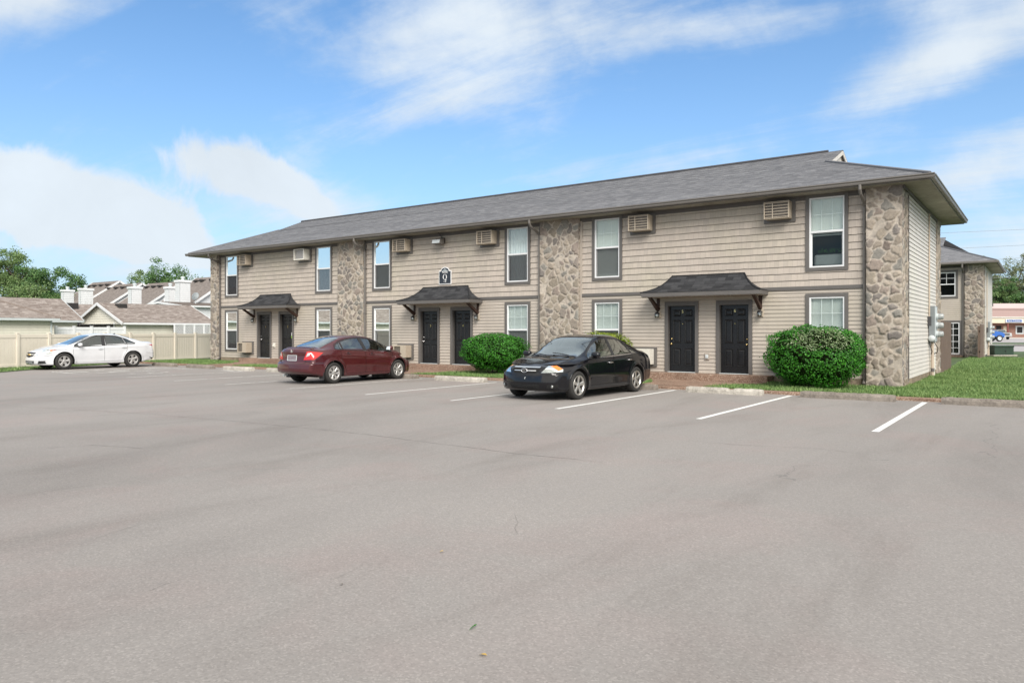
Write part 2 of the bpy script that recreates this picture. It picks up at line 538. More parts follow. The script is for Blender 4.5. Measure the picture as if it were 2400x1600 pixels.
def m_shake():
    col = (.43, .382, .336)
    def fn(nt, b):
        o = nt.objc()
        u = nt.uv()
        br = nt.n('ShaderNodeTexBrick')
        br.offset = .37; br.squash = .8; br.squash_frequency = 3
        nt.set(br, 'Vector', u)
        br.inputs['Color1'].default_value = (.93, .93, .93, 1); br.inputs['Color2'].default_value = (1.05, 1.04, 1.03, 1)
        br.inputs['Mortar'].default_value = (.76, .75, .74, 1)
        br.inputs['Scale'].default_value = 1.0
        br.inputs['Mortar Size'].default_value = .0035
        br.inputs['Brick Width'].default_value = .16
        br.inputs['Row Height'].default_value = .2
        grain = nt.noise(22, 5, .7, nt.mapping(o, scale=(1.6, 1, .10)))
        n1 = nt.noise(.5, 4, .6, o)
        c = nt.ramp(n1, [(.3, tuple(x * .95 for x in col)), (.7, tuple(x * 1.05 for x in col))])
        c = nt.mix(1.0, c, br.outputs[0], 'MULTIPLY')
        c = nt.mix(1.0, c, nt.ramp(grain, [(.3, (.93, .93, .93)), (.7, (1.05, 1.05, 1.05))]), 'MULTIPLY')
        algae = nt.ramp(nt.noise(.35, 4, .6, nt.mapping(o, loc=(1, 4, 2))), [(.48, (1, 1, 1)), (.70, (.97, 1.0, .93))])
        c = nt.mix(1.0, c, algae, 'MULTIPLY')
        nt.set(b, 'Base Color', c)
        nt.set(b, 'Normal', nt.bump(nt.math('ADD', grain, nt.math('MULTIPLY', br.outputs['Fac'], -.8)), .35, .006))
    return material('shake siding', rough=.62, spec=.25, fn=fn)

def m_shingle(name, a, bcol, c3, w=.30, h=.145, streak=.3):
    def fn(nt, b):
        u = nt.uv()
        br = nt.n('ShaderNodeTexBrick')
        br.offset = .43; br.squash = .72; br.squash_frequency = 2
        nt.set(br, 'Vector', u)
        br.inputs['Color1'].default_value = (0, 0, 0, 1); br.inputs['Color2'].default_value = (1, 1, 1, 1)
        br.inputs['Mortar'].default_value = (.0, .0, .0, 1)
        br.inputs['Scale'].default_value = 1
        br.inputs['Mortar Size'].default_value = .004
        br.inputs['Brick Width'].default_value = w
        br.inputs['Row Height'].default_value = h
        n = nt.noise(1.0, 4, .6, nt.mapping(u, scale=(.25, 1.6, 1)))
        n2 = nt.noise(5.0, 3, .6, nt.mapping(u, scale=(.5, 1.2, 1)))
        k = nt.math('ADD', nt.math('MULTIPLY', br.outputs[0], .45), nt.math('ADD', nt.math('MULTIPLY', n, .35), nt.math('MULTIPLY', n2, .3)))
        c = nt.ramp(k, [(.25, a), (.52, bcol), (.8, c3)])
        gr = nt.noise(90, 2, .7, u)
        c = nt.mix(1.0, c, nt.ramp(gr, [(.3, (.8, .8, .8)), (.7, (1.2, 1.2, 1.2))]), 'MULTIPLY')
        nt.set(b, 'Base Color', c)
        nt.set(b, 'Normal', nt.bump(nt.math('ADD', gr, nt.math('MULTIPLY', br.outputs['Fac'], -1.2)), .35, .008))
    return material(name, rough=.9, spec=.2, fn=fn)

def m_stone():
    def fn(nt, b):
        o = nt.objc()
        at_ = nt.n('ShaderNodeAttribute', attribute_name='tone')
        n = nt.noise(18, 6, .7, o)
        n2 = nt.noise(70, 3, .6, o)
        c = nt.mix(1.0, at_.outputs['Color'], nt.ramp(n, [(.28, (.72, .72, .74)), (.72, (1.25, 1.23, 1.2))]), 'MULTIPLY')
        nt.set(b, 'Base Color', c)
        nt.set(b, 'Normal', nt.bump(nt.math('ADD', n, nt.math('MULTIPLY', n2, .5)), .5, .012))
    return material('field stone', rough=.9, spec=.2, fn=fn)

def m_brick(name='red brick'):
    def fn(nt, b):
        o = nt.objc()
        br = nt.n('ShaderNodeTexBrick')
        nt.set(br, 'Vector', nt.mapping(o, rot=(math.radians(90), 0, 0)))
        br.inputs['Color1'].default_value = (.17, .07, .05, 1); br.inputs['Color2'].default_value = (.25, .10, .07, 1)
        br.inputs['Mortar'].default_value = (.32, .26, .22, 1)
        br.inputs['Scale'].default_value = 1; br.inputs['Mortar Size'].default_value = .008
        br.inputs['Brick Width'].default_value = .2; br.inputs['Row Height'].default_value = .067
        nt.set(b, 'Base Color', br.outputs[0])
    return material(name, rough=.85, fn=fn)

def m_glass(name, tint=(.80, .90, .86), refl=.10, dens=.75, rough=.0, gain=1.6):
    """thin pane: clear tinted pass-through plus fresnel reflection"""
    m = bpy.data.materials.new(name)
    m.use_nodes = True
    nt = NT(m.node_tree)
    out = [n for n in nt.t.nodes if n.type == 'OUTPUT_MATERIAL'][0]
    tr = nt.n('ShaderNodeBsdfTransparent'); tr.inputs[0].default_value = (*[t * dens for t in tint], 1)
    gl = nt.n('ShaderNodeBsdfGlossy'); gl.inputs['Roughness'].default_value = rough
    gl.inputs[0].default_value = (.95, 1.0, .98, 1)
    lw = nt.n('ShaderNodeFresnel'); lw.inputs[0].default_value = 1.5
    w = nt.n('ShaderNodeBump'); w.inputs['Strength'].default_value = .03; w.inputs['Distance'].default_value = .02
    nt.set(w, 'Height', nt.noise(1.5, 2, .5, nt.objc()))
    nt.set(gl, 'Normal', w.outputs[0])
    f = nt.math('ADD', nt.math('MULTIPLY', lw.outputs[0], gain), refl, clamp=True)
    mx = nt.n('ShaderNodeMixShader')
    nt.set(mx, 0, f)
    nt.t.links.new(tr.outputs[0], mx.inputs[1]); nt.t.links.new(gl.outputs[0], mx.inputs[2])
    nt.t.links.new(mx.outputs[0], out.inputs[0])
    return m

def m_screen():
    m = bpy.data.materials.new('insect screen')
    m.use_nodes = True
    nt = NT(m.node_tree)
    out = [n for n in nt.t.nodes if n.type == 'OUTPUT_MATERIAL'][0]
    tr = nt.n('ShaderNodeBsdfTransparent'); tr.inputs[0].default_value = (1, 1, 1, 1)
    df = nt.n('ShaderNodeBsdfDiffuse'); df.inputs[0].default_value = (.07, .07, .075, 1)
    mx = nt.n('ShaderNodeMixShader'); mx.inputs[0].default_value = .55
    nt.t.links.new(tr.outputs[0], mx.inputs[1]); nt.t.links.new(df.outputs[0], mx.inputs[2])
    nt.t.links.new(mx.outputs[0], out.inputs[0])
    return m

def m_wornpaint(name='worn road paint', lo=.50, hi=.60):
    m = bpy.data.materials.new(name)
    m.use_nodes = True
    nt = NT(m.node_tree)
    out = [n for n in nt.t.nodes if n.type == 'OUTPUT_MATERIAL'][0]
    b = m.node_tree.nodes['Principled BSDF']
    b.inputs['Base Color'].default_value = (.62, .61, .58, 1); b.inputs['Roughness'].default_value = .8
    tr = nt.n('ShaderNodeBsdfTransparent')
    o = nt.objc()
    k = nt.math('ADD', nt.math('MULTIPLY', nt.noise(1.4, 6, .7, o), .6), nt.math('MULTIPLY', nt.noise(16, 5, .75, o), .5))
    f = nt.ramp(k, [(lo, (0, 0, 0)), (hi, (1, 1, 1))])
    mx = nt.n('ShaderNodeMixShader'); nt.set(mx, 0, f)
    nt.t.links.new(tr.outputs[0], mx.inputs[1]); nt.t.links.new(b.outputs[0], mx.inputs[2])
    nt.t.links.new(mx.outputs[0], out.inputs[0])
    return m

M = dict(
    crackm=varied('crack grey', (.155, .144, .136), .95, .25, 3),  # mottled dark grey of the crack strips
    asphalt=m_asphalt(), agg=m_aggregate(), conc=m_concrete(), concdark=m_concrete('stained concrete', (.25, .22, .19)), found=m_concrete('foundation concrete', (.27, .22, .16)),
    soil=varied('lawn soil', (.055, .085, .030), .9, .3, 1.2),
    far=varied('far ground', (.07, .11, .045), .95, .2, .05),
    grass=m_grass('grass blades', (.05, .11, .027), (.115, .205, .057), (.24, .33, .12)),
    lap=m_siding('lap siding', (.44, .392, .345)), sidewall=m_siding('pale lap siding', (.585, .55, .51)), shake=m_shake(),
    trim=varied('grey brown trim paint', (.118, .110, .104), .5, .07, 2.5, bump=.05),
    gutter=varied('bronze gutter metal', (.155, .142, .130), .42, .06, 2.0),
    frieze=varied('frieze board', (.105, .095, .09), .55, .08, 2),
    soffit=varied('stained soffit', (.31, .29, .25), .8, .28, 1.0, tint=(1.0, .95, .85)),
    tan=varied('tan paint', (.37, .325, .28), .55, .06, 3),
    stone=m_stone(),
    shingle=m_shingle('charcoal shingle', (.135, .138, .150), (.186, .189, .203), (.245, .247, .258)),
    canopy=m_shingle('black canopy shingle', (.020, .0205, .023), (.033, .034, .037), (.056, .057, .061), .33, .14),
    ridge=varied('ridge cap', (.06, .06, .066), .9, .15, 4),
    brown_shingle=m_shingle('brown shingle', (.185, .150, .132), (.245, .210, .190), (.35, .31, .285), .32, .15),
    town_shingle=m_shingle('faded brown shingle', (.165, .142, .128), (.20, .175, .160), (.24, .21, .195), .32, .15),
    vinyl=varied('white vinyl', (.70, .71, .72), .35, .03, 2), door=varied('black door paint', (.011, .011, .012), .30, .12, 4, bump=.06, bscale=14),
    brass=material('brass', (.72, .55, .25), .22, 1.0), steel=material('bright steel', (.72, .72, .72), .22, 1.0),
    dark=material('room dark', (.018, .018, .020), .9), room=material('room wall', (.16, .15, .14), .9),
    blind=varied('blind slat', (.80, .82, .80), .5, .03, 3), curtain=varied('curtain cloth', (.70, .72, .74), .85, .06, 9),
    glass=m_glass('window glass', (.93, .985, .96), .01, .98, gain=.95), glassdark=m_glass('dark window glass', (.8, .86, .84), .0, .75, gain=.75),
    screen=m_screen(), wood=varied('dark bracket wood', (.040, .019, .013), .6, .3, 5, (1, 1, 1), .2, 30),
    ac=varied('beige air conditioner', (.42, .36, .285), .5, .06, 5), acwhite=varied('white air conditioner', (.66, .64, .58), .45, .05, 5),
    acdark=varied('condenser fins', (.13, .115, .10), .6, .2, 8), fins=varied('pale condenser fins', (.28, .27, .26), .5, .15, 20, (30, 1, 1)),
    black=material('black metal', (.016, .016, .017), .4), lampglass=m_glass('lantern glass', (.9, .92, .92), .14, .9),
    navy=varied('navy sign paint', (.026, .032, .042), .4, .08, 4), white=material('white lettering', (.82, .82, .82), .5),
    grey=varied('galvanised grey', (.225, .25, .262), .45, .06, 4), greylt=varied('pale grey metal', (.50, .54, .55), .4, .05, 4),
    pvc=varied('tan conduit', (.47, .39, .31), .5, .06, 5), cable=material('dark cable', (.03, .028, .026), .6),
    fence_tan=varied('tan vinyl', (.66, .61, .52), .42, .035, 1.2), fencewood=varied('weathered fence wood', (.135, .095, .072), .8, .3, 3, (6, 6, .5), .4, 20),
    cream=m_siding('cream siding', (.68, .655, .575)), townwall=m_siding('white siding', (.62, .635, .655)), vent=material('roof vent', (.022, .02, .019), .7),
    brick=m_brick(), pinkroof=varied('pink metal roof', (.55, .43, .40), .5, .04, .3), mallroof=varied('mauve fascia roof', (.285, .20, .185), .6, .06, .6, (.2, .2, 6)),
    beige=varied('beige fascia', (.58, .52, .40), .6, .04, 1), blue=material('blue sign face', (.035, .09, .26), .4),
    transf=varied('green utility paint', (.022, .045, .030), .45, .12, 3), road=varied('pale road', (.34, .32, .32), .9, .08, .4), kerb=varied('pale kerb', (.52, .50, .46), .9, .1, 1.5),
    paint=varied('white road paint', (.66, .66, .64), .75, .10, 6), worn=m_wornpaint(), worn2=m_wornpaint('thin road paint', .44, .56),
    bark=varied('bark', (.075, .058, .045), .9, .3, 6, (1, 1, .3), .5, 20), leafcore=varied('painted inner shade', (.010, .017, .006), .95, .5, 9, spec=0),
    bush=m_leaf('shrub leaf', (.012, .070, .006), (.032, .165, .011), (.075, .32, .020), .55, .22),
    bushpale=m_leaf('frosted shrub leaf', (.07, .12, .04), (.13, .19, .08), (.24, .30, .16), .38, .1),
    bushyel=m_leaf('yellow green shrub leaf', (.10, .16, .012), (.19, .26, .02), (.32, .38, .05)),
    tree1=m_leaf('oak leaf', (.07, .125, .04), (.145, .235, .075), (.27, .36, .15), .5, .3),
    tree2=m_leaf('deep green leaf', (.042, .11, .032), (.088, .190, .055), (.18, .29, .10), .5, .3),
    tree3=m_leaf('dusty green leaf', (.10, .125, .055), (.18, .215, .105), (.30, .32, .20), .5, .3),
)
# ------------------------------------------------------------------ ground, lot, paths
def sheet(name, poly, z, mat, kind='structure', label=None, cat=None, parent=None, thick=None):
    mb = MB()
    if thick:
        mb.prism(poly, z - thick, z)
    else:
        mb.add([(x, y, z) for x, y in poly], [tuple(range(len(poly)))])
    o = mb.build(name, mat, parent)
    if kind and parent is None:
        tag(o, label, cat, kind=kind)
    return o

sheet('ground', [(-900, -900), (900, -900), (900, 900), (-900, 900)], -.03, M['far'], label='wide green ground reaching the horizon', cat='ground')
sheet('parking_lot', [(-36.0, -60), (70, -60), (70, 18.62), (-36.6, 18.62), (-33.2, 13.0), (-31.0, 10.2), (-28, -60)], 0.0, M['asphalt'], label='grey asphalt parking lot in front of the apartments', cat='parking lot')
# lawns: raised soil sheets, blades are stuff below
sheet('lawn', [(-70, 18.98), (70, 18.98), (70, 60), (-70, 60)], .065, M['soil'], label='green lawn around the apartment block', cat='lawn')
sheet('verge', [(-75, -60), (-27.9, -60), (-30.85, 10.2), (-33.05, 13.05), (-36.4, 18.62), (-36.4, 18.98), (-75, 18.98)], .012, M['soil'], label='strip of lawn before the tan fence', cat='lawn')
k = MB(); k.bbox(-36.6, 70, 18.62, 18.98, -.05, .062, .010)
tag(k.build('kerb', M['agg']), 'brown exposed aggregate kerb along the lot', 'kerb', kind='structure')
UC = [-29.58, -19.0, -8.42]
for c in UC:
    poly = [(c - .85, 18.98), (c + 1.0, 18.98), (c + 1.15, 19.5), (c + 1.55, 20.5), (c + 2.0, 21.0), (c + 2.0, 21.36), (c - 2.0, 21.36), (c - 2.0, 21.0), (c - 1.2, 20.6), (c - .9, 20.0)]
    sheet('walkway', poly, .071, M['agg'], label='brown aggregate path from the kerb to a pair of doors', cat='path')
sheet('road', [(-120, 58), (160, 74), (160, 106), (-120, 88)], .0, M['road'], label='pale grey street behind the apartments', cat='road')
r_ = Vector((CT, ST, 0)); f_ = Vector((-ST, CT, 0))
def strip(name, d0, d1, z, mat, label, cat, x0=-40, x1=160):
    a, b, c, d = [r_ * x + f_ * dd for x, dd in ((x0, d0), (x1, d0), (x1, d1), (x0, d1))]
    return sheet(name, [(p.x, p.y) for p in (a, b, c, d)], z, mat, label=label, cat=cat)
bpy.data.objects.remove(bpy.data.objects['road'])
strip('road', 57, 79, -.012, M['road'], 'pale grey street behind the lawn', 'road')
strip('kerb', 79, 82, .10, M['kerb'], 'pale kerb on the far side of the street', 'kerb')
strip('verge', 82, 98, .05, M['soil'], 'narrow green verge beyond the street', 'lawn')
strip('shop_lot', 98, 166, -.006, M['road'], 'pale shop car park in front of the brick shops', 'parking lot')

# painted bay lines
for i, X in enumerate([-2.13, -4.97, -7.92, -10.77, -13.50, -16.55, -19.35, -22.05, -25.0]):
    y0 = 12.55
    if i < 3:
        poly = [(X - .055, y0), (X + .055, y0), (X + .055, 18.4), (X - .055, 18.4)]
    else:
        poly = [(X - .042, y0 + .1), (X + .042, y0 + .1), (X + .042, 18.0), (X - .042, 18.0)]
    sheet('bay_line', poly, .004, M['paint'] if i < 5 else M['worn2'] if 'worn2' in M else M['paint'], label='white painted parking bay line', cat='bay line')
# worn hatching and emblem of the accessible bay
mb = MB()
def wquad(a, b, w):
    a, b = Vector((*a, 0)), Vector((*b, 0)); d = (b - a).normalized(); n = Vector((-d.y, d.x, 0)) * w / 2
    mb.add([(p.x, p.y, .004) for p in (a - n, a + n, b + n, b - n)], [(0, 3, 2, 1)])
wquad((-30.9, 12.7), (-30.9, 17.4), .14); wquad((-28.5, 12.7), (-28.5, 17.4), .14)
for k_ in range(4):
    wquad((-30.75, 13.0 + k_ * 1.1), (-28.65, 14.1 + k_ * 1.1), .22)
wquad((-30.9, 12.75), (-28.5, 12.75), .12)
for k_ in range(14):
    a0, a1 = math.radians(200 + k_ * 20), math.radians(222 + k_ * 20)
    wquad((-27.0 + .55 * math.cos(a0), 14.4 + .55 * math.sin(a0)), (-27.0 + .55 * math.cos(a1), 14.4 + .55 * math.sin(a1)), .16)
wquad((-27.1, 14.5), (-27.1, 15.5), .2); wquad((-27.1, 14.9), (-26.6, 14.9), .16)
wquad((-26.6, 17.2), (-25.1, 17.2), .35)
tag(mb.build('bay_marking', M['worn']), 'worn white hatching of the accessible bay beside the white car', 'road marking', kind='structure')

# hairline cracks and seams in the asphalt
def crack(pts, w, seed):
    r = np.random.default_rng(seed)
    W_ = [at(px * 2400 / 2352, EYE * 1740 / (py * 2400 / 2352 - 776)) for px, py in pts]
    P_ = []
    for a, b in zip(W_[:-1], W_[1:]):
        n = max(2, int((b - a).length / .12))
        P_ += [a + (b - a) * (i / n) for i in range(n)]
    P_.append(W_[-1])
    off = np.cumsum(r.normal(0, .012, len(P_))); off -= np.linspace(0, off[-1], len(P_))
    vs = []
    for i, p_ in enumerate(P_):
        d = (P_[min(i + 1, len(P_) - 1)] - P_[max(i - 1, 0)]).normalized(); n_ = Vector((-d.y, d.x, 0))
        hw = w * r.uniform(.25, 1.0) * (.3 if i in (0, len(P_) - 1) else 1) / 2
        c_ = p_ + n_ * float(off[i])
        vs += [(c_.x - n_.x * hw, c_.y - n_.y * hw, .003), (c_.x + n_.x * hw, c_.y + n_.y * hw, .003)]
    mb_ = MB(); mb_.add(vs, [(2 * i, 2 * i + 1, 2 * i + 3, 2 * i + 2) for i in range(len(P_) - 1)])
    tag(mb_.build('asphalt_crack', M['crackm'], recalc=False), 'hairline crack in the asphalt', 'crack', kind='structure')
crack([(10, 932), (150, 940), (300, 948), (480, 962), (620, 975), (760, 988), (900, 1004), (1060, 1025), (1180, 1040), (1280, 1050), (1390, 1062)], .013, 1)
crack([(1180, 1178), (1190, 1200), (1189, 1226)], .006, 2)
crack([(215, 1238), (262, 1222), (330, 1202)], .005, 3)
crack([(330, 1358), (368, 1348), (402, 1336)], .004, 4)
crack([(752, 1334), (800, 1310), (850, 1284)], .004, 5)
crack([(100, 1030), (210, 1022), (330, 1030)], .014, 6)
crack([(1560, 1010), (1700, 1022), (1860, 1030), (2010, 1046)], .010, 7)

# concrete wheel stops
def wheel_stop(x0, x1, yc, dirty, label, chip=None, yaw=0):
    mb = MB()
    L = x1 - x0
    n = 26
    sec = [(-.105, 0), (-.100, .085), (-.066, .145), (.066, .145), (.100, .085), (.105, 0)]
    r = np.random.default_rng(int(abs(x0) * 100))
    rows = []
    for i in range(n + 1):
        x = -L / 2 + L * i / n
        e = 1.0
        if i in (0, n): e = .86
        j = [(x, y * e + r.normal(0, .0025), max(0, z * (1 if i not in (0, n) else .93) + (r.normal(0, .003) if z > 0 else 0))) for y, z in sec]
        if chip and chip[0] < i / n < chip[1]:
            j = [(a, b_, c_ * .72) for a, b_, c_ in j]
        rows.append(j)
    vs = [p for rw in rows for p in rw]
    fs = [(i * 6 + q, i * 6 + q + 1, (i + 1) * 6 + q + 1, (i + 1) * 6 + q) for i in range(n) for q in range(5)]
    fs += [tuple(range(6)), tuple(range(n * 6, n * 6 + 6))]
    mb.add(vs, fs)
    o = mb.build('wheel_stop', M['concdark'] if dirty else M['conc'])
    o.location = ((x0 + x1) / 2, yc, 0); o.rotation_euler.z = yaw
    return tag(o, label, 'wheel stop', 'concrete wheel stops along the lot')
wheel_stop(-1.80, .45, 18.26, True, 'mottled dark wheel stop nearest the right edge, before the lawn')
wheel_stop(-4.68, -2.68, 18.20, True, 'brown stained wheel stop in front of the stone corner pier')
wheel_stop(-7.45, -5.52, 18.05, False, 'pale wheel stop before the big hedge and doors', (.55, .62))
wheel_stop(-10.25, -8.32, 18.14, True, 'wheel stop behind the rear wheels of the black car')
wheel_stop(-15.72, -13.72, 17.75, False, 'wheel stop before the round shrub, between the red and black cars')
wheel_stop(-18.65, -16.62, 17.85, True, 'wheel stop at the front wheels of the red car')
wheel_stop(-24.2, -22.2, 17.65, False, 'wheel stop just left of the red car bumper')
wheel_stop(-26.95, -25.05, 17.6, False, 'wheel stop before the left pair of doors')
wheel_stop(-29.7, -27.8, 17.65, True, 'wheel stop second from the white car')
wheel_stop(-32.6, -30.8, 17.75, True, 'wheel stop touching the rear of the white car')

# grass blades
def blades(name, poly, n, label, h=(.035, .085), excl=(), z=.065):
    P = np.array(poly)
    x0, y0 = P.min(0); x1, y1 = P.max(0)
    pts = []
    def inside(q, pg):
        pg = np.array(pg); res = np.zeros(len(q), bool); j = len(pg) - 1
        for i in range(len(pg)):
            xi, yi = pg[i]; xj, yj = pg[j]
            c_ = ((yi > q[:, 1]) != (yj > q[:, 1])) & (q[:, 0] < (xj - xi) * (q[:, 1] - yi) / (yj - yi + 1e-12) + xi)
            res ^= c_; j = i
        return res
    q = np.column_stack([rng.uniform(x0, x1, n * 2), rng.uniform(y0, y1, n * 2)])
    q = q[inside(q, P)]
    for e in excl:
        q = q[~inside(q, e)]
    q = q[:n]
    m = len(q)
    clump = .5 + .5 * np.sin(q[:, 0] * 2.1 + 1.3 * np.sin(q[:, 1] * 1.7)) * np.sin(q[:, 1] * 2.7 + q[:, 0] * .6)
    hh = rng.uniform(h[0], h[1], m) * (.65 + .6 * clump)
    a = rng.uniform(0, 6.283, m)
    w = rng.uniform(.006, .014, m)
    lean = rng.normal(0, .45, (m, 2)) * hh[:, None]
    base = np.column_stack([q, np.full(m, z - .004)])
    d = np.column_stack([np.cos(a) * w, np.sin(a) * w, np.zeros(m)])
    tip = base + np.column_stack([lean, hh])
    V = np.stack([base - d, base + d, tip], 1).reshape(-1, 3)
    F = np.arange(3 * m).reshape(-1, 3)
    return tag(np_mesh(name, V, F, M['grass']), label, 'grass', kind='stuff')
PATHS = [[(c - .85, 18.9), (c + 1.0, 18.9), (c + 1.15, 19.5), (c + 1.55, 20.5), (c + 2.0, 21.0), (c + 2.0, 22), (c - 2.0, 22), (c - 2.0, 21.0), (c - 1.2, 20.6), (c - .9, 20.0)] for c in UC]
blades('grass', [(-36.5, 18.96), (-3.0, 18.96), (-3.0, 21.9), (-36.5, 21.9)], 60000, 'short green grass between the kerb and the apartment wall', excl=PATHS)
blades('grass', [(-3.0, 18.96), (3.5, 18.96), (2.5, 26), (-3.0, 29.5)], 90000, 'mown green lawn beside the stone corner of the apartments', (.04, .10))
blades('grass', [(-3.0, 29.5), (2.5, 26), (0, 48), (-3.5, 50)], 60000, 'mown green lawn between the two apartment blocks', (.05, .11))
blades('grass', [(-28.1, 6), (-30.9, 10.2), (-33.1, 13.0), (-36.5, 18.9), (-39, 24), (-40, 24), (-34.5, 10), (-31, 5)], 22000, 'grass strip along the tan fence', (.04, .09), z=.02)
# ------------------------------------------------------------------ stone, siding, shingle builders
def stone_np(W, Hh, seed, cell=.37, res=.022, depth=.034, edge=(1, 1)):
    """grid of a field stone wall (u across, v up, d out) with per-stone tone"""
    r = np.random.default_rng(seed)
    nx, nz = max(4, int(W / res)), max(4, int(Hh / res))
    u = np.linspace(0, W, nx + 1); v = np.linspace(0, Hh, nz + 1)
    U, Vv = np.meshgrid(u, v, indexing='ij')
    # jittered seeds with irregular sizes
    gx, gz = max(2, int(round(W / cell)) + 1), max(2, int(round(Hh / (cell * .82))) + 1)
    sx, sz = np.meshgrid((np.arange(gx) + .5) * W / gx, (np.arange(gz) + .5) * Hh / gz, indexing='ij')
    sx = sx + np.where(np.arange(gz) % 2, .25, -.25)[None, :] * W / gx
    sx = (sx + r.uniform(-.42, .42, sx.shape) * W / gx).ravel(); sz = (sz + r.uniform(-.42, .42, sz.shape) * Hh / gz).ravel()
    extra = int(len(sx) * .55)
    sx = np.concatenate([sx, r.uniform(0, W, extra)]); sz = np.concatenate([sz, r.uniform(0, Hh, extra)])
    N = len(sx)
    ang = r.uniform(0, 3.14, N); asp = r.uniform(.68, 1.0, N)
    wu = U + .018 * np.sin(Vv * 23 + 3 * np.sin(U * 11)) + .009 * np.sin(U * 51 + Vv * 37)
    wv = Vv + .018 * np.sin(U * 21 + 2 * np.sin(Vv * 13)) + .009 * np.sin(Vv * 47 - U * 31)
    F1 = np.full(U.shape, 9.); F2 = np.full(U.shape, 9.); ID = np.zeros(U.shape, int)
    for i in range(N):
        du, dv = wu - sx[i], wv - sz[i]
        c_, s_ = math.cos(ang[i]), math.sin(ang[i])
        a, b = (du * c_ + dv * s_), (-du * s_ + dv * c_)
        d = np.sqrt(a * a * asp[i] + b * b / asp[i])
        new = d < F1
        F2 = np.where(new, F1, np.minimum(F2, d)); ID = np.where(new, i, ID); F1 = np.minimum(F1, d)
    e = F2 - F1
    mort = r.uniform(.006, .034, N)[ID]
    t = np.clip((e - mort) / .075, 0, 1)
    t = t * t * (3 - 2 * t)
    bul = r.uniform(.35, 1.0, N)[ID]
    tilt = (r.uniform(-.12, .12, N)[ID] * (wu - sx[ID]) + r.uniform(-.12, .12, N)[ID] * (wv - sz[ID]))
    D = t * (depth * bul + tilt) + (.005 * np.sin(U * 90) * np.sin(Vv * 83)) * t
    D += .006 * np.sin(U * 9 + Vv * 5) * (1 - t)
    # taper at the outer edges so corners stay closed
    k = np.ones_like(U)
    if edge[0]: k *= np.clip(U / .03, 0, 1)
    if edge[1]: k *= np.clip((W - U) / .03, 0, 1)
    D *= k
    pal = np.array([[.265, .228, .192], [.235, .204, .180], [.300, .258, .214], [.200, .180, .166], [.315, .272, .226], [.245, .205, .178], [.235, .222, .200], [.280, .242, .197]])
    pal = pal * [.99, 1.0, 1.0]
    tone = pal[r.integers(0, len(pal), N)] * r.uniform(.85, 1.14, (N, 1))
    mcol = np.array([.43, .385, .33])
    tt = np.clip((e - mort) / .02, 0, 1)[..., None]
    C = mcol * (1 - tt) + tone[ID] * tt
    C = C * (1 + .05 * np.sin(U * 3.1 + Vv * 2.3))[..., None]
    idx = np.arange((nx + 1) * (nz + 1)).reshape(nx + 1, nz + 1)
    F = np.stack([idx[:-1, :-1], idx[1:, :-1], idx[1:, 1:], idx[:-1, 1:]], -1).reshape(-1, 4)
    return U.ravel(), Vv.ravel(), D.ravel(), np.concatenate([C.reshape(-1, 3), np.ones((C.shape[0] * C.shape[1], 1))], 1), F

def stone_part(name, faces, mat, parent, off):
    """faces: list of (origin, udir, outdir, width, height, seed) joined into one stone part"""
    Vs, Fs, Cs, k = [], [], [], 0
    for o, ud, od, W, Hh, seed, edge in faces:
        U, V_, D, C, F = stone_np(W, Hh, seed, edge=edge)
        o, ud, od = np.array(o), np.array(ud), np.array(od)
        P = o + U[:, None] * ud + V_[:, None] * np.array([0, 0, 1.0]) + D[:, None] * od
        if np.dot(np.cross(ud, [0, 0, 1.0]), od) < 0:
            F = F[:, ::-1]
        Vs.append(P); Fs.append(F + k); Cs.append(C); k += len(P)
    return np_mesh(name, np.concatenate(Vs), np.concatenate(Fs), mat, parent, True, off, np.concatenate(Cs))

def cut_intervals(a, b, cuts):
    iv = [(a, b)]
    for c0, c1 in cuts:
        nv = []
        for p, q in iv:
            if c1 <= p or c0 >= q: nv.append((p, q)); continue
            if c0 > p: nv.append((p, c0))
            if c1 < q: nv.append((c1, q))
        iv = nv
    return iv

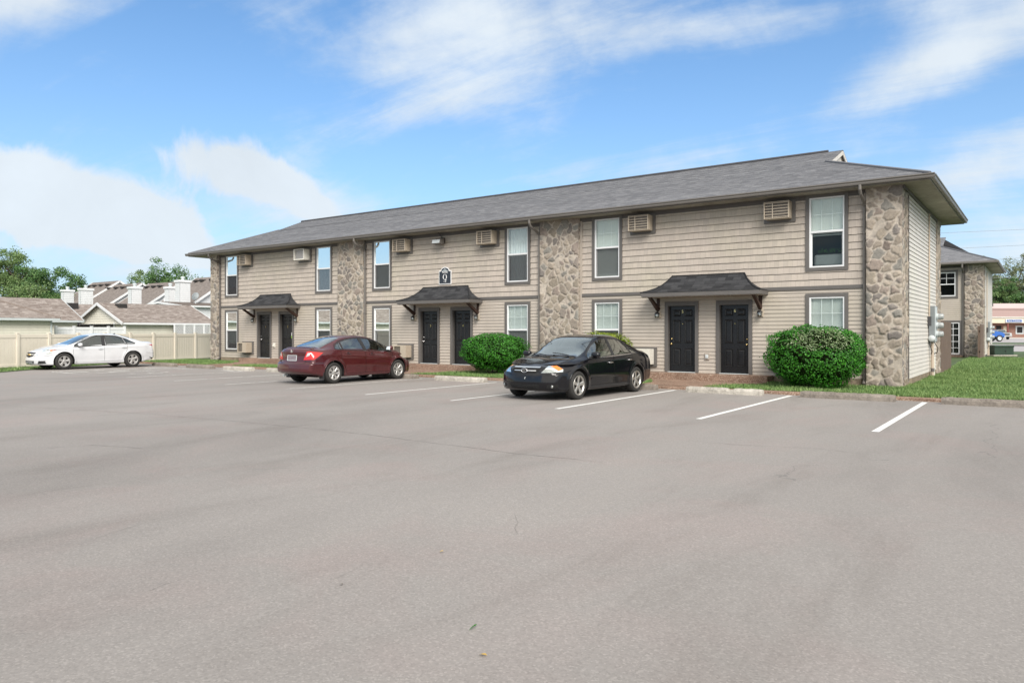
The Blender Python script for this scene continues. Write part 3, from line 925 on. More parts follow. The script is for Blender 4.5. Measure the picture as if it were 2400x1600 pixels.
def lap_rows(mb, u0, u1, z0, z1, pitch, out, holes, place, gap=.011, wave=0.0, seed=0, dutch=False):
    """sawtooth lap boards between u0..u1, z0..z1 with rectangular holes; place(u, out, z) -> xyz"""
    r = np.random.default_rng(seed)
    n = int(math.ceil((z1 - z0) / pitch - 1e-6))
    for i in range(n):
        a, b = z0 + i * pitch, min(z1, z0 + (i + 1) * pitch)
        zs = sorted({a, b, *[h for hole in holes for h in hole[2:4] if a < h < b]})
        for p, q in zip(zs[:-1], zs[1:]):
            mid = (p + q) / 2
            cuts = [(h[0], h[1]) for h in holes if h[2] < mid < h[3]]
            for s, e in cut_intervals(u0, u1, cuts):
                if e - s < .004: continue
                segs = [(s, e)]
                if wave:
                    ks = np.arange(math.floor(s / .16), math.ceil(e / .16) + 1) * .16
                    ed = [s] + [x for x in ks if s + .02 < x < e - .02] + [e]
                    segs = list(zip(ed[:-1], ed[1:]))
                for s2, e2 in segs:
                    dz = r.uniform(-wave, wave) if wave and abs(p - a) < 1e-6 else 0
                    top_ = abs(q - b) < 1e-6 and b - a > pitch * .6
                    q_ = q
                    if top_:
                        q = q - gap
                    ob = out * (1 - (p - a) / pitch) + .002
                    ot = out * (1 - (q - a) / pitch) + .002
                    pb = p + dz
                    uvv = [(s2, i * .2 + (pb - a) / pitch * .2), (e2, i * .2 + (pb - a) / pitch * .2), (e2, i * .2 + .2 * (q - a) / pitch), (s2, i * .2 + .2 * (q - a) / pitch)]
                    if dutch:
                        m_ = p + (q - p) * .52
                        om = ob - .001
                        mb.quad(place(s2, ob, pb), place(e2, ob, pb), place(e2, om, m_), place(s2, om, m_))
                        mb.quad(place(s2, om, m_), place(e2, om, m_), place(e2, om * .45, m_ + .012), place(s2, om * .45, m_ + .012))
                        mb.quad(place(s2, om * .45, m_ + .012), place(e2, om * .45, m_ + .012), place(e2, ot, q), place(s2, ot, q))
                    else:
                        mb.quad(place(s2, ob, pb), place(e2, ob, pb), place(e2, ot, q), place(s2, ot, q), uvv)
                    if top_:
                        mb.quad(place(s2, ot, q), place(e2, ot, q), place(e2, -.012, q), place(s2, -.012, q))
                        mb.quad(place(s2, -.012, q), place(e2, -.012, q), place(e2, -.012, q_ + .008), place(s2, -.012, q_ + .008))
                        q = q_
                    if abs(p - a) < 1e-6:
                        mb.quad(place(s2, -.012, pb + .002), place(e2, -.012, pb + .002), place(e2, ob, pb), place(s2, ob, pb))

def shingle_slope(name, pts, mat, parent, course=.145, lift=.012, world=True):
    """convex roof face as overlapping shingle courses. pts in order; first edge is the eave"""
    P = [Vector(p) for p in pts]
    u = (P[1] - P[0]).normalized()
    nrm = (P[1] - P[0]).cross(P[-1] - P[0]).normalized()
    if nrm.z < 0: nrm = -nrm
    v = nrm.cross(u)
    if v.z < 0: v = -v
    q = [((p - P[0]).dot(u), (p - P[0]).dot(v)) for p in P]
    vmax = max(b for _a, b in q)
    def span(h):
        xs = []
        for (a0, b0), (a1, b1) in zip(q, q[1:] + q[:1]):
            if abs(b1 - b0) < 1e-9:
                if abs(b0 - h) < 1e-6: xs += [a0, a1]
                continue
            t = (h - b0) / (b1 - b0)
            if -1e-9 <= t <= 1 + 1e-9: xs.append(a0 + t * (a1 - a0))
        return (min(xs), max(xs)) if xs else None
    mb = MB()
    n = int(math.ceil(vmax / course))
    def W(a, h, k): return tuple(P[0] + u * a + v * h + nrm * k)
    r = np.random.default_rng(int(abs(P[0].x * 13 + P[0].y * 7)) + 5)
    for i in range(n):
        h0, h1 = i * course, min(vmax, (i + 1) * course)
        s0, s1 = span(h0 + 1e-7), span(h1 - 1e-7)
        if not s0 or not s1: continue
        lf = lift * r.uniform(.8, 1.2)
        mb.quad(W(s0[0], h0, lf), W(s0[1], h0, lf), W(s1[1], h1, 0), W(s1[0], h1, 0), [(s0[0], h0), (s0[1], h0), (s1[1], h1), (s1[0], h1)])
        mb.quad(W(s0[0], h0, -.002), W(s0[1], h0, -.002), W(s0[1], h0, lf), W(s0[0], h0, lf), [(s0[0], h0), (s0[1], h0), (s0[1], h0), (s0[0], h0)])
    # underside deck
    mb.add([tuple(p - nrm * .02) for p in P], [tuple(range(len(P)))])
    return mb.build(name, mat, parent, recalc=False)

# ------------------------------------------------------------------ the apartment block
FY = 22.0
XL, XR = -34.62, -3.05
YB = 29.9
block = thing('apartment_building', 'long two storey apartment block with tan siding and stone piers behind the parked cars', 'apartment building', (-18.8, 26, 0))
BOFF = (-18.8, 26, 0)
PIERS = [(-34.62, -34.08), (-25.08, -23.48), (-14.50, -12.92), (-3.92, -3.05)]
BAYS = [(-34.08, -25.08), (-23.48, -14.50), (-12.92, -3.92)]
ZB, ZBAND, ZTOP = .25, 2.72, 5.40
WO = 3.46

def fp(x, o, z): return (x, FY - o, z)
holes_lo, holes_hi = [], []
for c in UC:
    for s in (-1, 1):
        holes_lo.append((c + s * WO - .52, c + s * WO + .52, .60, 2.55))
        holes_hi.append((c + s * WO - .52, c + s * WO + .52, 3.29, 5.40))
    holes_lo.append((c - 1.36, c - .30, .0, 2.44)); holes_lo.append((c + .31, c + 1.36, .0, 2.44))
mb = MB(); mb2 = MB()
for i, (a, b) in enumerate(BAYS):
    lap_rows(mb, a, b, ZB, ZBAND + .02, .1135, .016, [h for h in holes_lo if a < (h[0] + h[1]) / 2 < b], fp, dutch=True)
    lap_rows(mb2, a, b, 2.80, ZTOP, .2, .022, [h for h in holes_hi if a < (h[0] + h[1]) / 2 < b], fp, wave=.007, seed=i, gap=.015)
mb.build('lap_siding', M['lap'], block, recalc=False)
mb2.build('shake_siding', M['shake'], block, recalc=False)
# sheathing behind, sides and rear
mb = MB()
mb.box(XL + .02, XR - .02, FY + .5, YB, .2, 5.5)
mb.build('inner_core', M['room'], block)
mb = MB()
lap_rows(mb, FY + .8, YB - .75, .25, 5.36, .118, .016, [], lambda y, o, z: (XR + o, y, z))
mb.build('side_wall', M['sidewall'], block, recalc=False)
mb = MB()
lap_rows(mb, -YB, -FY, .25, 5.36, .118, .016, [], lambda y, o, z: (XL - o, -y, z))
lap_rows(mb, -XR, -XL, .25, 5.36, .118, .016, [], lambda x, o, z: (-x, YB + o, z))
mb.build('rear_wall', M['lap'], block, recalc=False)
mb = MB()
mb.box(XL - .01, XR + .012, FY - .012, YB, -.1, .26)
mb.build('foundation', M['found'], block)

# stone piers
S_ = [[((PIERS[0][0], FY - .19, .0), (1, 0, 0), (0, -1, 0), PIERS[0][1] - PIERS[0][0], 5.42, 11, (1, 1)),
       ((PIERS[0][1], FY - .19, .0), (0, 1, 0), (1, 0, 0), .20, 5.42, 12, (1, 0)),
       ((PIERS[0][0], FY - .19, .0), (0, 1, 0), (-1, 0, 0), .9, 5.42, 19, (1, 0))]]
for i in (1, 2):
    a, b = PIERS[i]
    S_.append([((a, FY - .13, .0), (1, 0, 0), (0, -1, 0), b - a, 5.42, 20 + i, (1, 1)),
               ((b, FY - .13, .0), (0, 1, 0), (1, 0, 0), .14, 5.42, 30 + i, (1, 0)),
               ((a, FY - .13, .0), (0, 1, 0), (-1, 0, 0), .14, 5.42, 40 + i, (1, 0))])
a, b = PIERS[3]
S_.append([((a, FY - .20, .0), (1, 0, 0), (0, -1, 0), b - a, 5.40, 51, (1, 1)),
           ((b, FY - .20, .0), (0, 1, 0), (1, 0, 0), 1.0, 5.40, 52, (1, 1)),
           ((a, FY - .20, .0), (0, 1, 0), (-1, 0, 0), .2, 5.40, 53, (1, 0))])
S_.append([((b + .05, YB - .75, .0), (0, 1, 0), (1, 0, 0), .85, 5.40, 61, (1, 1)), ((b - .6, YB - .75, .0), (1, 0, 0), (0, -1, 0), .65, 5.40, 62, (1, 1)), ((b - .6, YB + .1, .0), (1, 0, 0), (0, 1, 0), .65, 5.40, 63, (1, 1))])
for fs in S_:
    stone_part('stone_pier', fs, M['stone'], block, BOFF)

# trim: belly band, frieze, corner boards
for a, b in BAYS:
    MB().bbox(a, b, FY - .045, FY, ZBAND, ZBAND + .105, .006).build('belly_band', M['trim'], block)
mb = MB(); mb.box(XL + .2, XR - .02, FY - .03, FY + .05, 5.26, 5.43)
for p in (PIERS[1], PIERS[2]):
    mb.box(p[0], p[1], FY - .10, FY - .031, 5.30, 5.43)
build_each(mb, 'frieze_board', M['frieze'], block)
for x in (-34.08, -25.16, -23.48, -14.58, -12.92, -4.00):
    MB().bbox(x + (.0 if x in (-34.08, -23.48, -12.92) else -.0), x + .085, FY - .05, FY, .12, 5.3, .005).build('corner_board', M['tan'] if x in (-12.92, -4.0) else M['trim'], block)
MB().box(XR - .004, XR + .03, FY + .80, FY + .83, .2, 5.4).build('corner_board', M['trim'], block)
MB().box(XR - .05, XR + .055, FY - .17, YB - .7, 5.30, 5.41).build('frieze_board', M['frieze'], block)

# ------------------------------------------------------------------ windows
def slats(x0, x1, z0, z1, y, pitch=.025, tilt=.012):
    mb = MB()
    n = int((z1 - z0) / pitch)
    for i in range(n):
        z = z1 - i * pitch
        mb.add([(x0, y, z), (x1, y, z), (x1, y + tilt, z - pitch * .92), (x0, y + tilt, z - pitch * .92)], [(0, 1, 2, 3)])
    return mb
def window(parent, cx, z0, z1, blind='full', lower='screen', fy=FY, muntin=True, lowblind=None, open_=0.0):
    """casing z0..z1 outer; white double hung sash inside"""
    W, c = .565, .10
    mb = MB()
    mb.bbox(cx - W, cx - W + c, fy - .05, fy + .02, z0, z1, .005)
    mb.bbox(cx + W - c, cx + W, fy - .05, fy + .02, z0, z1, .005)
    mb.bbox(cx - W + c, cx + W - c, fy - .048, fy + .02, z1 - c, z1, .005)
    mb.bbox(cx - W + c, cx + W - c, fy - .048, fy + .02, z0, z0 + c, .005)
    cas = mb.build('window', M['trim'], parent)
    a, b = cx - W + c, cx + W - c
    zb, zt = z0 + c, z1 - c
    zm = (zb + zt) / 2 + .02
    mb = MB(); t = .042
    mb.bbox(a, a + t, fy - .034, fy + .06, zb, zt, .004); mb.bbox(b - t, b, fy - .034, fy + .06, zb, zt, .004)
    mb.bbox(a + t, b - t, fy - .034, fy + .06, zt - t, zt, .004); mb.bbox(a + t, b - t, fy - .034, fy + .06, zb, zb + t, .004)
    mb.bbox(a + t, b - t, fy - .030, fy + .05, zm - .03, zm + .03, .004)
    # lower sash stiles
    mb.box(a + t, a + t + .03, fy + .012, fy + .05, zb + t, zm - .03); mb.box(b - t - .03, b - t, fy + .012, fy + .05, zb + t, zm - .03)
    mb.build('sash_frame', M['vinyl'], cas)
    if muntin:
        mb = MB(); w = b - a - 2 * t
        for i in (1, 2):
            x = a + t + w * i / 3
            mb.box(x - .006, x + .006, fy + .003, fy + .009, zm + .03, zt - t)
        zz = (zm + zt) / 2
        mb.box(a + t, b - t, fy + .0045, fy + .0105, zz - .006, zz + .006)
        mb.build('muntin', M['vinyl'], cas)
    MB().quad((a + t, fy + .002, zm + .03), (b - t, fy + .002, zm + .03), (b - t, fy + .002, zt - t), (a + t, fy + .002, zt - t)).build('pane', M['glass'], cas)
    MB().quad((a + t, fy + .03, zb + t), (b - t, fy + .03, zb + t), (b - t, fy + .03, zm - .03), (a + t, fy + .03, zm - .03)).build('pane', M['glassdark' if lower == 'dark' else 'glass'], cas)
    if lower == 'screen':
        MB().quad((a + t, fy + .006, zb + t), (b - t, fy + .006, zb + t), (b - t, fy + .006, zm - .03), (a + t, fy + .006, zm - .03)).build('insect_screen', M['screen'], cas)
    zlo = {'full': zb + t + .02, 'half': zm - .08, 'most': zb + .32, 'top': zm - .02}.get(blind)
    if blind == 'open':
        slats(a + .03, b - .03, zb + .03, zt - .03, fy + .085, .034, .028).build('blind', M['blind'], cas)
    elif blind == 'curtain':
        mb = MB(); n = 40
        for i in range(n):
            x0_, x1_ = a + (b - a) * i / n, a + (b - a) * (i + 1) / n
            y0_, y1_ = fy + .12 + .02 * math.sin(i * 1.3), fy + .12 + .02 * math.sin((i + 1) * 1.3)
            mb.quad((x0_, y0_, zb), (x1_, y1_, zb), (x1_, y1_, zt), (x0_, y0_, zt))
        mb.build('curtain', M['curtain'], cas, smooth=True)
    elif zlo is not None:
        slats(a + .025, b - .025, zlo, zt - .02, fy + .08).build('blind', M['blind'], cas)
        MB().bbox(a + .025, b - .025, fy + .07, fy + .10, zlo - .03, zlo, .004).build('blind_rail', M['blind'], cas)
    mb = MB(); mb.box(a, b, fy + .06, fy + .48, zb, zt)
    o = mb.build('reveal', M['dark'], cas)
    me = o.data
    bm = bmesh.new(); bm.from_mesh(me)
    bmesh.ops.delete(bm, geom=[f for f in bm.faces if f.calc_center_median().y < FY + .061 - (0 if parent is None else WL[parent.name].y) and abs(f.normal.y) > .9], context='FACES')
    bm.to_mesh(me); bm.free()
    return cas
UP = [('top', 'screen'), ('curtain', 'screen'), ('full', 'screen'), ('curtain', 'screen'), ('full', 'screen'), ('half', 'dark')]
LO = [('most', 'screen'), ('open', 'screen'), ('full', 'screen'), ('full', 'screen'), ('full', 'screen'), ('full', 'screen')]
for i, c in enumerate(UC):
    for j, s in enumerate((-1, 1)):
        u, l = UP[i * 2 + j], LO[i * 2 + j]
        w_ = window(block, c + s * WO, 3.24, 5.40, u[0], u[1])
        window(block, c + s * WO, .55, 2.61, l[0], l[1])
        if i == 2 and j == 1:     # things stand inside this half open window
            x = c + WO
            mb = MB(); mb.bbox(x - .40, x + .40, FY + .2, FY + .35, 3.38, 3.72, .06)
            mb.build('headboard', M['curtain'], w_)
            mb = MB()
            rr = np.random.default_rng(3)
            for _q in range(60):
                p = Vector((x + rr.uniform(-.25, .38), FY + .16 + rr.uniform(-.03, .03), 3.72 + rr.uniform(0, .10)))
                d = Vector((rr.normal(0, .05), 0, rr.uniform(.02, .07)))
                mb.add([p, p + d + Vector((.012, 0, 0)), p + d * 1.8], [(0, 1, 2)])
            mb.build('pot_plant', M['bush'], w_, recalc=False)

# ------------------------------------------------------------------ doors
def door(parent, x0, x1, knob_left, num, metal, num_hi, fy=FY):
    zb, zt = .275, 2.335
    y = fy + .075
    mb = MB()
    mb.bbox(x0, x1, y, y + .045, zb, zt, .003)
    w = x1 - x0
    for ca, cb in ((.13, .44), (.56, .87)):
        for za, zc_ in ((.10, .44), (.55, .60) if False else (.0, .0),):
            pass
    d = mb.build('door', M['door'], parent)
    mb = MB()
    for ca, cb in ((.14, .43), (.57, .86)):
        for za, zc_ in ((.10, .36), (.44, .79), (.845, .945)):
            a, b = x0 + w * ca, x0 + w * cb
            p, q = zb + (zt - zb) * za, zb + (zt - zb) * zc_
            e = .028
            yo, yi = y - .0015, y + .0
            # sticking: sloped frame round a raised field
            oz = [(a, p, 0), (b, p, 0), (b, q, 0), (a, q, 0)]
            def rect(g, h): return [(a + g, y - h, p + g), (b - g, y - h, p + g), (b - g, y - h, q - g), (a + g, y - h, q - g)]
            rs = [rect(0, .001), rect(.012, .016), rect(.030, .002), rect(.040, .002), rect(.062, .013)]
            k0 = [v_ for r_q in rs for v_ in r_q]
            fs = [(l * 4 + e, l * 4 + (e + 1) % 4, (l + 1) * 4 + (e + 1) % 4, (l + 1) * 4 + e) for l in range(4) for e in range(4)] + [(16, 17, 18, 19)]
            mb.add(k0, fs)
    mb.build('door_panel', M['door'], d)
    k = x0 + .07 if knob_left else x1 - .07
    MB().lathe([(0, .0), (.030, .0), (.030, .006), (.012, .010), (.012, .030), (.026, .038), (.030, .052), (.022, .064), (0, .067)], (k, y, 1.22 - .07), 'y', 16).build('door_knob', M[metal], d, smooth=True).scale = (1, 1, 1)
    for o in [o for o in d.children if o.name.startswith('door_knob')]:
        for v in o.data.vertices: v.co.y = 2 * (y - WL[parent.name].y) - v.co.y
    mb = MB(); mb.lathe([(0, -.022), (.024, -.020), (.028, 0), (0, 0)], (k, y, 1.31), 'y', 16); mb.build('deadbolt', M['steel' if metal == 'steel' else 'brass'], d, smooth=True)
    n = text_mesh(num, .13, 'door_number', M['brass'], d)
    WL[n.name] = WL[parent.name]
    n.location = Vector(((x0 + x1) / 2, y - .012, 2.16 if num_hi else 1.76)) - WL[parent.name]
    n.rotation_euler = (math.radians(90), 0, 0)
    if num_hi:
        MB().lathe([(0, -.02), (.012, -.02), (.02, 0)], ((x0 + x1) / 2, y, 1.78), 'y', 12).build('door_viewer', M['brass'], d)
    # frame and threshold
    mb = MB(); t = .115
    mb.bbox(x0 - t, x0 - .004, fy - .05, fy + .12, .26, zt + t + .03, .005); mb.bbox(x1 + .004, x1 + t, fy - .05, fy + .12, .26, zt + t + .03, .005)
    mb.bbox(x0 - .004, x1 + .004, fy - .049, fy + .12, zt + .006, zt + t + .03, .005)
    mb.build('door_frame', M['trim'], d)
    MB().bbox(x0 - .02, x1 + .02, fy - .055, fy + .10, .262, .282, .004).build('threshold', M['greylt'], d)
    return d
HI = [False, False, True]
for i, c in enumerate(UC):
    mt = 'brass' if i == 2 else 'steel'
    door(block, c - 1.27, c - .39, True, str(2 * i + 1), mt, HI[i])
    door(block, c + .40, c + 1.27, False, str(2 * i + 2), mt, HI[i])
    st = MB(); st.bbox(c - 2.0, c + 2.0, 21.37, FY - .006, -.02, .262, .015)
    st.build('door_step', M['agg'], block)

# ------------------------------------------------------------------ entry canopies
def canopy(c):
    prof = [(0, 3.285), (.12, 3.13), (.27, 2.985), (.45, 2.87), (.63, 2.795), (.82, 2.742)]
    hw = lambda o: 1.14 + .72 * o / .82
    mb = MB()
    du = 0
    for (o0, z0_), (o1, z1_) in zip(prof[:-1], prof[1:]):
        l = math.hypot(o1 - o0, z1_ - z0_)
        a0, a1 = hw(o0), hw(o1)
        mb.quad((c - a1, FY - o1, z1_), (c + a1, FY - o1, z1_), (c + a0, FY - o0, z0_), (c - a0, FY - o0, z0_), [(-a1, -du - l), (a1, -du - l), (a0, -du), (-a0, -du)])
        for s in (-1, 1):
            A = (c + s * a1, FY - .01, z1_); B = (c + s * a1, FY - o1, z1_); C_ = (c + s * a0, FY - o0, z0_); D = (c + s * a0, FY - .01, z0_)
            mb.quad(A, B, C_, D, [(0, -du - l), (o1, -du - l), (o0, -du), (0, -du)])
        du += l
    mb.quad((c - 1.86, FY - .01, 2.742), (c + 1.86, FY - .01, 2.742), (c + 1.86, FY - .82, 2.742), (c - 1.86, FY - .82, 2.742))
    cp = mb.build('entry_canopy', M['canopy'], block)
    mb = MB()
    for s in (-1, 1):
        pts = [(c + s * hw(o), FY - o, z + .006) for o, z in prof]
        mb.tube(pts, .022, 6)
    mb.tube([(c - 1.15, FY - .015, 3.285), (c + 1.15, FY - .015, 3.285)], .02, 6)
    build_each(mb, 'hip_cap', M['canopy'], cp)
    mb = MB()
    mb.bbox(c - 1.845, c + 1.845, FY - .805, FY - .775, 2.615, 2.738, .004)
    mb.bbox(c - 1.845, c - 1.815, FY - .774, FY - .01, 2.615, 2.738, .004); mb.bbox(c + 1.815, c + 1.845, FY - .774, FY - .01, 2.615, 2.738, .004)
    mb.build('fascia_board', M['trim'], cp)
    MB().box(c - 1.81, c + 1.81, FY - .772, FY - .02, 2.60, 2.625).build('canopy_soffit', M['tan'], cp)
    for s in (-1, 1):
        x = c + s * 1.62
        mb = MB()
        mb.prism([(FY - .70, 2.60), (FY - .56, 2.60), (FY - .03, 2.30), (FY - .03, 2.17)], x - .045, x + .045, 'x')
        mb.prism([(FY - .03, 2.60), (FY - .03, 2.13), (FY - .005, 2.13), (FY - .005, 2.60)], x - .05, x + .05, 'x')
        mb.build('bracket', M['wood'], cp)
for c in UC:
    canopy(c)

# ------------------------------------------------------------------ roof
EY, EYB, EXL, EXR = 21.36, 31.05, -35.90, -2.36
ZE = 5.525
RY, RZ = 26.2, 7.50
GXR, GXL = -5.35, -32.85          # gable faces carry the overhanging ridge
PF = (RZ - ZE) / (RY - EY)
PB = (RZ - ZE) / (EYB - RY)
run = 3.2
zg = ZE + run * PF
hR = EXR - run; hL = EXL + run
roof_front = shingle_slope('roof', [(EXL, EY, ZE), (EXR, EY, ZE), (hR, EY + run, zg), (hR, EY + run + .001, zg), (hL, EY + run, zg)], M['shingle'], block)
shingle_slope('upper_roof', [(hL - .25, EY + run, zg), (hR + .16, EY + run, zg), (hR + .16, RY, RZ), (hL - .25, RY, RZ)], M['shingle'], roof_front)
yb2 = EYB - (zg - ZE) / PB
shingle_slope('rear_slope', [(EXR, EYB, ZE), (EXL, EYB, ZE), (hL, yb2, zg), (hR, yb2, zg)], M['shingle'], roof_front)
shingle_slope('rear_upper_slope', [(hR + .16, yb2, zg), (hL - .25, yb2, zg), (hL - .25, RY, RZ), (hR + .16, RY, RZ)], M['shingle'], roof_front)
shingle_slope('hip_end', [(EXR, EY, ZE), (EXR, EYB, ZE), (hR, yb2, zg), (hR, EY + run, zg)], M['shingle'], roof_front)
shingle_slope('hip_end', [(EXL, EYB, ZE), (EXL, EY, ZE), (hL, EY + run, zg), (hL, yb2, zg)], M['shingle'], roof_front)
for x, s in ((hR + .06, 1), (hL - .06, -1)):
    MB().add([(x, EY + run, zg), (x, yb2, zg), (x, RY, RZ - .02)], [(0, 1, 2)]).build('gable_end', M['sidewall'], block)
    mb = MB()
    for ya in (EY + run, yb2):
        mb.bar((x + s * .085, ya, zg - .06), (x + s * .085, RY, RZ - .08), .03, .12)
    build_each(mb, 'rake_board', M['sidewall'], block)
mb = MB()
mb.tube([(hL - .25, RY, RZ + .015), (hR - .3, RY, RZ + .015)], .06, 6)
mb.build('ridge_cap', M['ridge'], roof_front)
mb = MB()
for a, b in (((EXR, EY, ZE + .02), (hR, EY + run, zg + .02)), ((EXR, EYB, ZE + .02), (hR, yb2, zg + .02)), ((EXL, EY, ZE + .02), (hL, EY + run, zg + .02)), ((EXL, EYB, ZE + .02), (hL, yb2, zg + .02))):
    mb.tube([a, b], .045, 6)
build_each(mb, 'hip_cap', M['shingle'], roof_front)
# eaves: fascia, soffit, gutter, downspouts
mb = MB()
mb.box(EXL + .02, EXR - .02, EY + .02, FY + .1, 5.395, 5.41)
mb.box(XR - .1, EXR - .02, FY + .101, EYB - .02, 5.395, 5.41); mb.box(EXL + .02, XL + .1, FY + .101, EYB - .02, 5.395, 5.41)
mb.box(XL + .101, XR - .101, YB - .1, EYB - .02, 5.395, 5.41)
mb.build('soffit', M['soffit'], block)
mb = MB()
mb.box(EXL, EXR, EY, EY + .02, 5.385, 5.52); mb.box(EXR - .02, EXR, EY + .021, EYB, 5.385, 5.52); mb.box(EXL, EXL + .02, EY + .021, EYB, 5.385, 5.52); mb.box(EXL + .021, EXR - .021, EYB - .02, EYB, 5.385, 5.52)
mb.build('fascia_board', M['gutter'], block)
gsec = [(0, 0), (-.085, .0), (-.10, .03), (-.10, .065), (-.125, .09), (-.125, .115), (-.118, .115), (-.118, .098), (-.09, .07), (-.08, .015), (0, .012)]
def gutter(a, b, out):
    a, b, out = Vector(a), Vector(b), Vector(out)
    n = len(gsec)
    vs = [tuple(p - out * o + Vector((0, 0, h))) for p in (a, b) for o, h in [(x, z) for x, z in gsec]]
    fs = [(i, (i + 1) % n, n + (i + 1) % n, n + i) for i in range(n)] + [tuple(range(n)), tuple(range(n, 2 * n))]
    return MB().add(vs, fs).build('gutter', M['gutter'], block)
gutter((EXL - .12, EY - .001, 5.41), (EXR + .12, EY - .001, 5.41), (0, -1, 0))
gutter((EXR + .001, EY - .0, 5.41), (EXR + .001, EYB, 5.41), (1, 0, 0))
gutter((EXL - .001, EY - .0, 5.41), (EXL - .001, EYB, 5.41), (-1, 0, 0))
for x, y in ((-33.99, FY - .06), (-23.42, FY - .08), (-14.56, FY - .08), (-3.98, FY - .08)):
    mb = MB()
    mb.tube([(x, EY - .06, 5.42), (x, EY - .06, 5.30), (x, EY + .02, 5.20), (x, y - .08, 5.02), (x, y, 4.92), (x, y, .22), (x, y - .12, .12)], .042, 8)
    for z in (4.2, 2.3, .9):
        mb.box(x - .055, x + .055, y - .045, y + .05, z, z + .03)
    mb.build('downspout', M['gutter'] if x != -33.99 else M['frieze'], block, smooth=False)
# ------------------------------------------------------------------ cars
def m_paint(name, col, metal=.0, rough=.22, coat=.85, spec=.5):
    def fn(nt, b):
        o = nt.objc()
        n = nt.noise(2.0, 4, .6, o)
        g = nt.noise(9.0, 5, .65, o)
        c = nt.ramp(n, [(.3, tuple(x * .93 for x in col)), (.7, tuple(x * 1.07 for x in col))])
        nt.set(b, 'Base Color', c)
        nt.set(b, 'Roughness', nt.math('ADD', rough, nt.math('MULTIPLY', g, .16)))
    return material(name, col, rough, metal, spec, fn, coat)
PB_ = m_paint('black car paint', (.0042, .0044, .0065), .0, .04, coat=.35, spec=.35)
PR_ = m_paint('maroon car paint', (.072, .0095, .013), .25, .16)
PW_ = m_paint('white car paint', (.60, .61, .635), .0, .25)
M.update(tyre=varied('tyre rubber', (.026, .025, .024), .75, .2, 6), alloy=material('alloy wheel', (.62, .60, .57), .28, .9), hubcap=material('silver hubcap', (.56, .55, .54), .35, .75),
         chrome=material('chrome', (.80, .80, .80), .10, 1.0), blackplastic=varied('black plastic', (.022, .022, .023), .5, .1, 8),
         carglass=m_glass('car glass', (.66, .80, .73), .13, .80, gain=2.2), carglassdark=m_glass('dark car glass', (.5, .55, .56), .07, .35),
         headlens=m_glass('headlamp lens', (.92, .95, .95), .10, .92, .05), headbowl=varied('headlamp reflector', (.34, .35, .34), .3, .25, 14, metal=.6),
         redlens=material('red tail lamp', (.50, .010, .009), .10, 0, .6, None, .6), amber=material('amber lamp', (.85, .20, .02), .15, 0, .6, None, .5), clearlens=material('clear tail lamp', (.62, .60, .60), .2, .3),
         inner=varied('beige car interior', (.30, .285, .25), .8, .1, 5), innergrey=varied('grey car interior', (.22, .22, .21), .8, .1, 5), innerdark=varied('dark car interior', (.035, .035, .036), .8, .1, 5),
         gap=material('panel gap', (.004, .004, .004), .9), well=material('wheel well', (.008, .008, .008), .95), plate=varied('plate', (.20, .17, .19), .4, .2, 12), gold=material('gold emblem', (.70, .48, .14), .25, 1.0))

def pwl(keys, x):
    """monotone-ish smooth interpolation of (x, value) keys"""
    k = np.array(sorted(keys), float)
    X, Y = k[:, 0], k[:, 1]
    h = np.diff(X); d = np.diff(Y) / h
    m = np.zeros(len(X)); m[0], m[-1] = d[0], d[-1]
    for i in range(1, len(X) - 1):
        m[i] = 0 if d[i - 1] * d[i] <= 0 else 2 * d[i - 1] * d[i] / (d[i - 1] + d[i])
    x = np.clip(np.asarray(x, float), X[0], X[-1])
    i = np.clip(np.searchsorted(X, x) - 1, 0, len(h) - 1)
    t = (x - X[i]) / h[i]
    return (Y[i] * (1 + 2 * t) * (1 - t) ** 2 + h[i] * m[i] * t * (1 - t) ** 2 + Y[i + 1] * t * t * (3 - 2 * t) + h[i] * m[i + 1] * t * t * (t - 1))

def poly_in(px, py, poly):
    res = np.zeros(px.shape, bool); j = len(poly) - 1
    for i in range(len(poly)):
        xi, yi = poly[i]; xj, yj = poly[j]
        res ^= ((yi > py) != (yj > py)) & (px < (xj - xi) * (py - yi) / (yj - yi + 1e-12) + xi)
        j = i
    return res

def sstep(a, b, x):
    t = np.clip((x - a) / (b - a), 0, 1)
    return t * t * (3 - 2 * t)

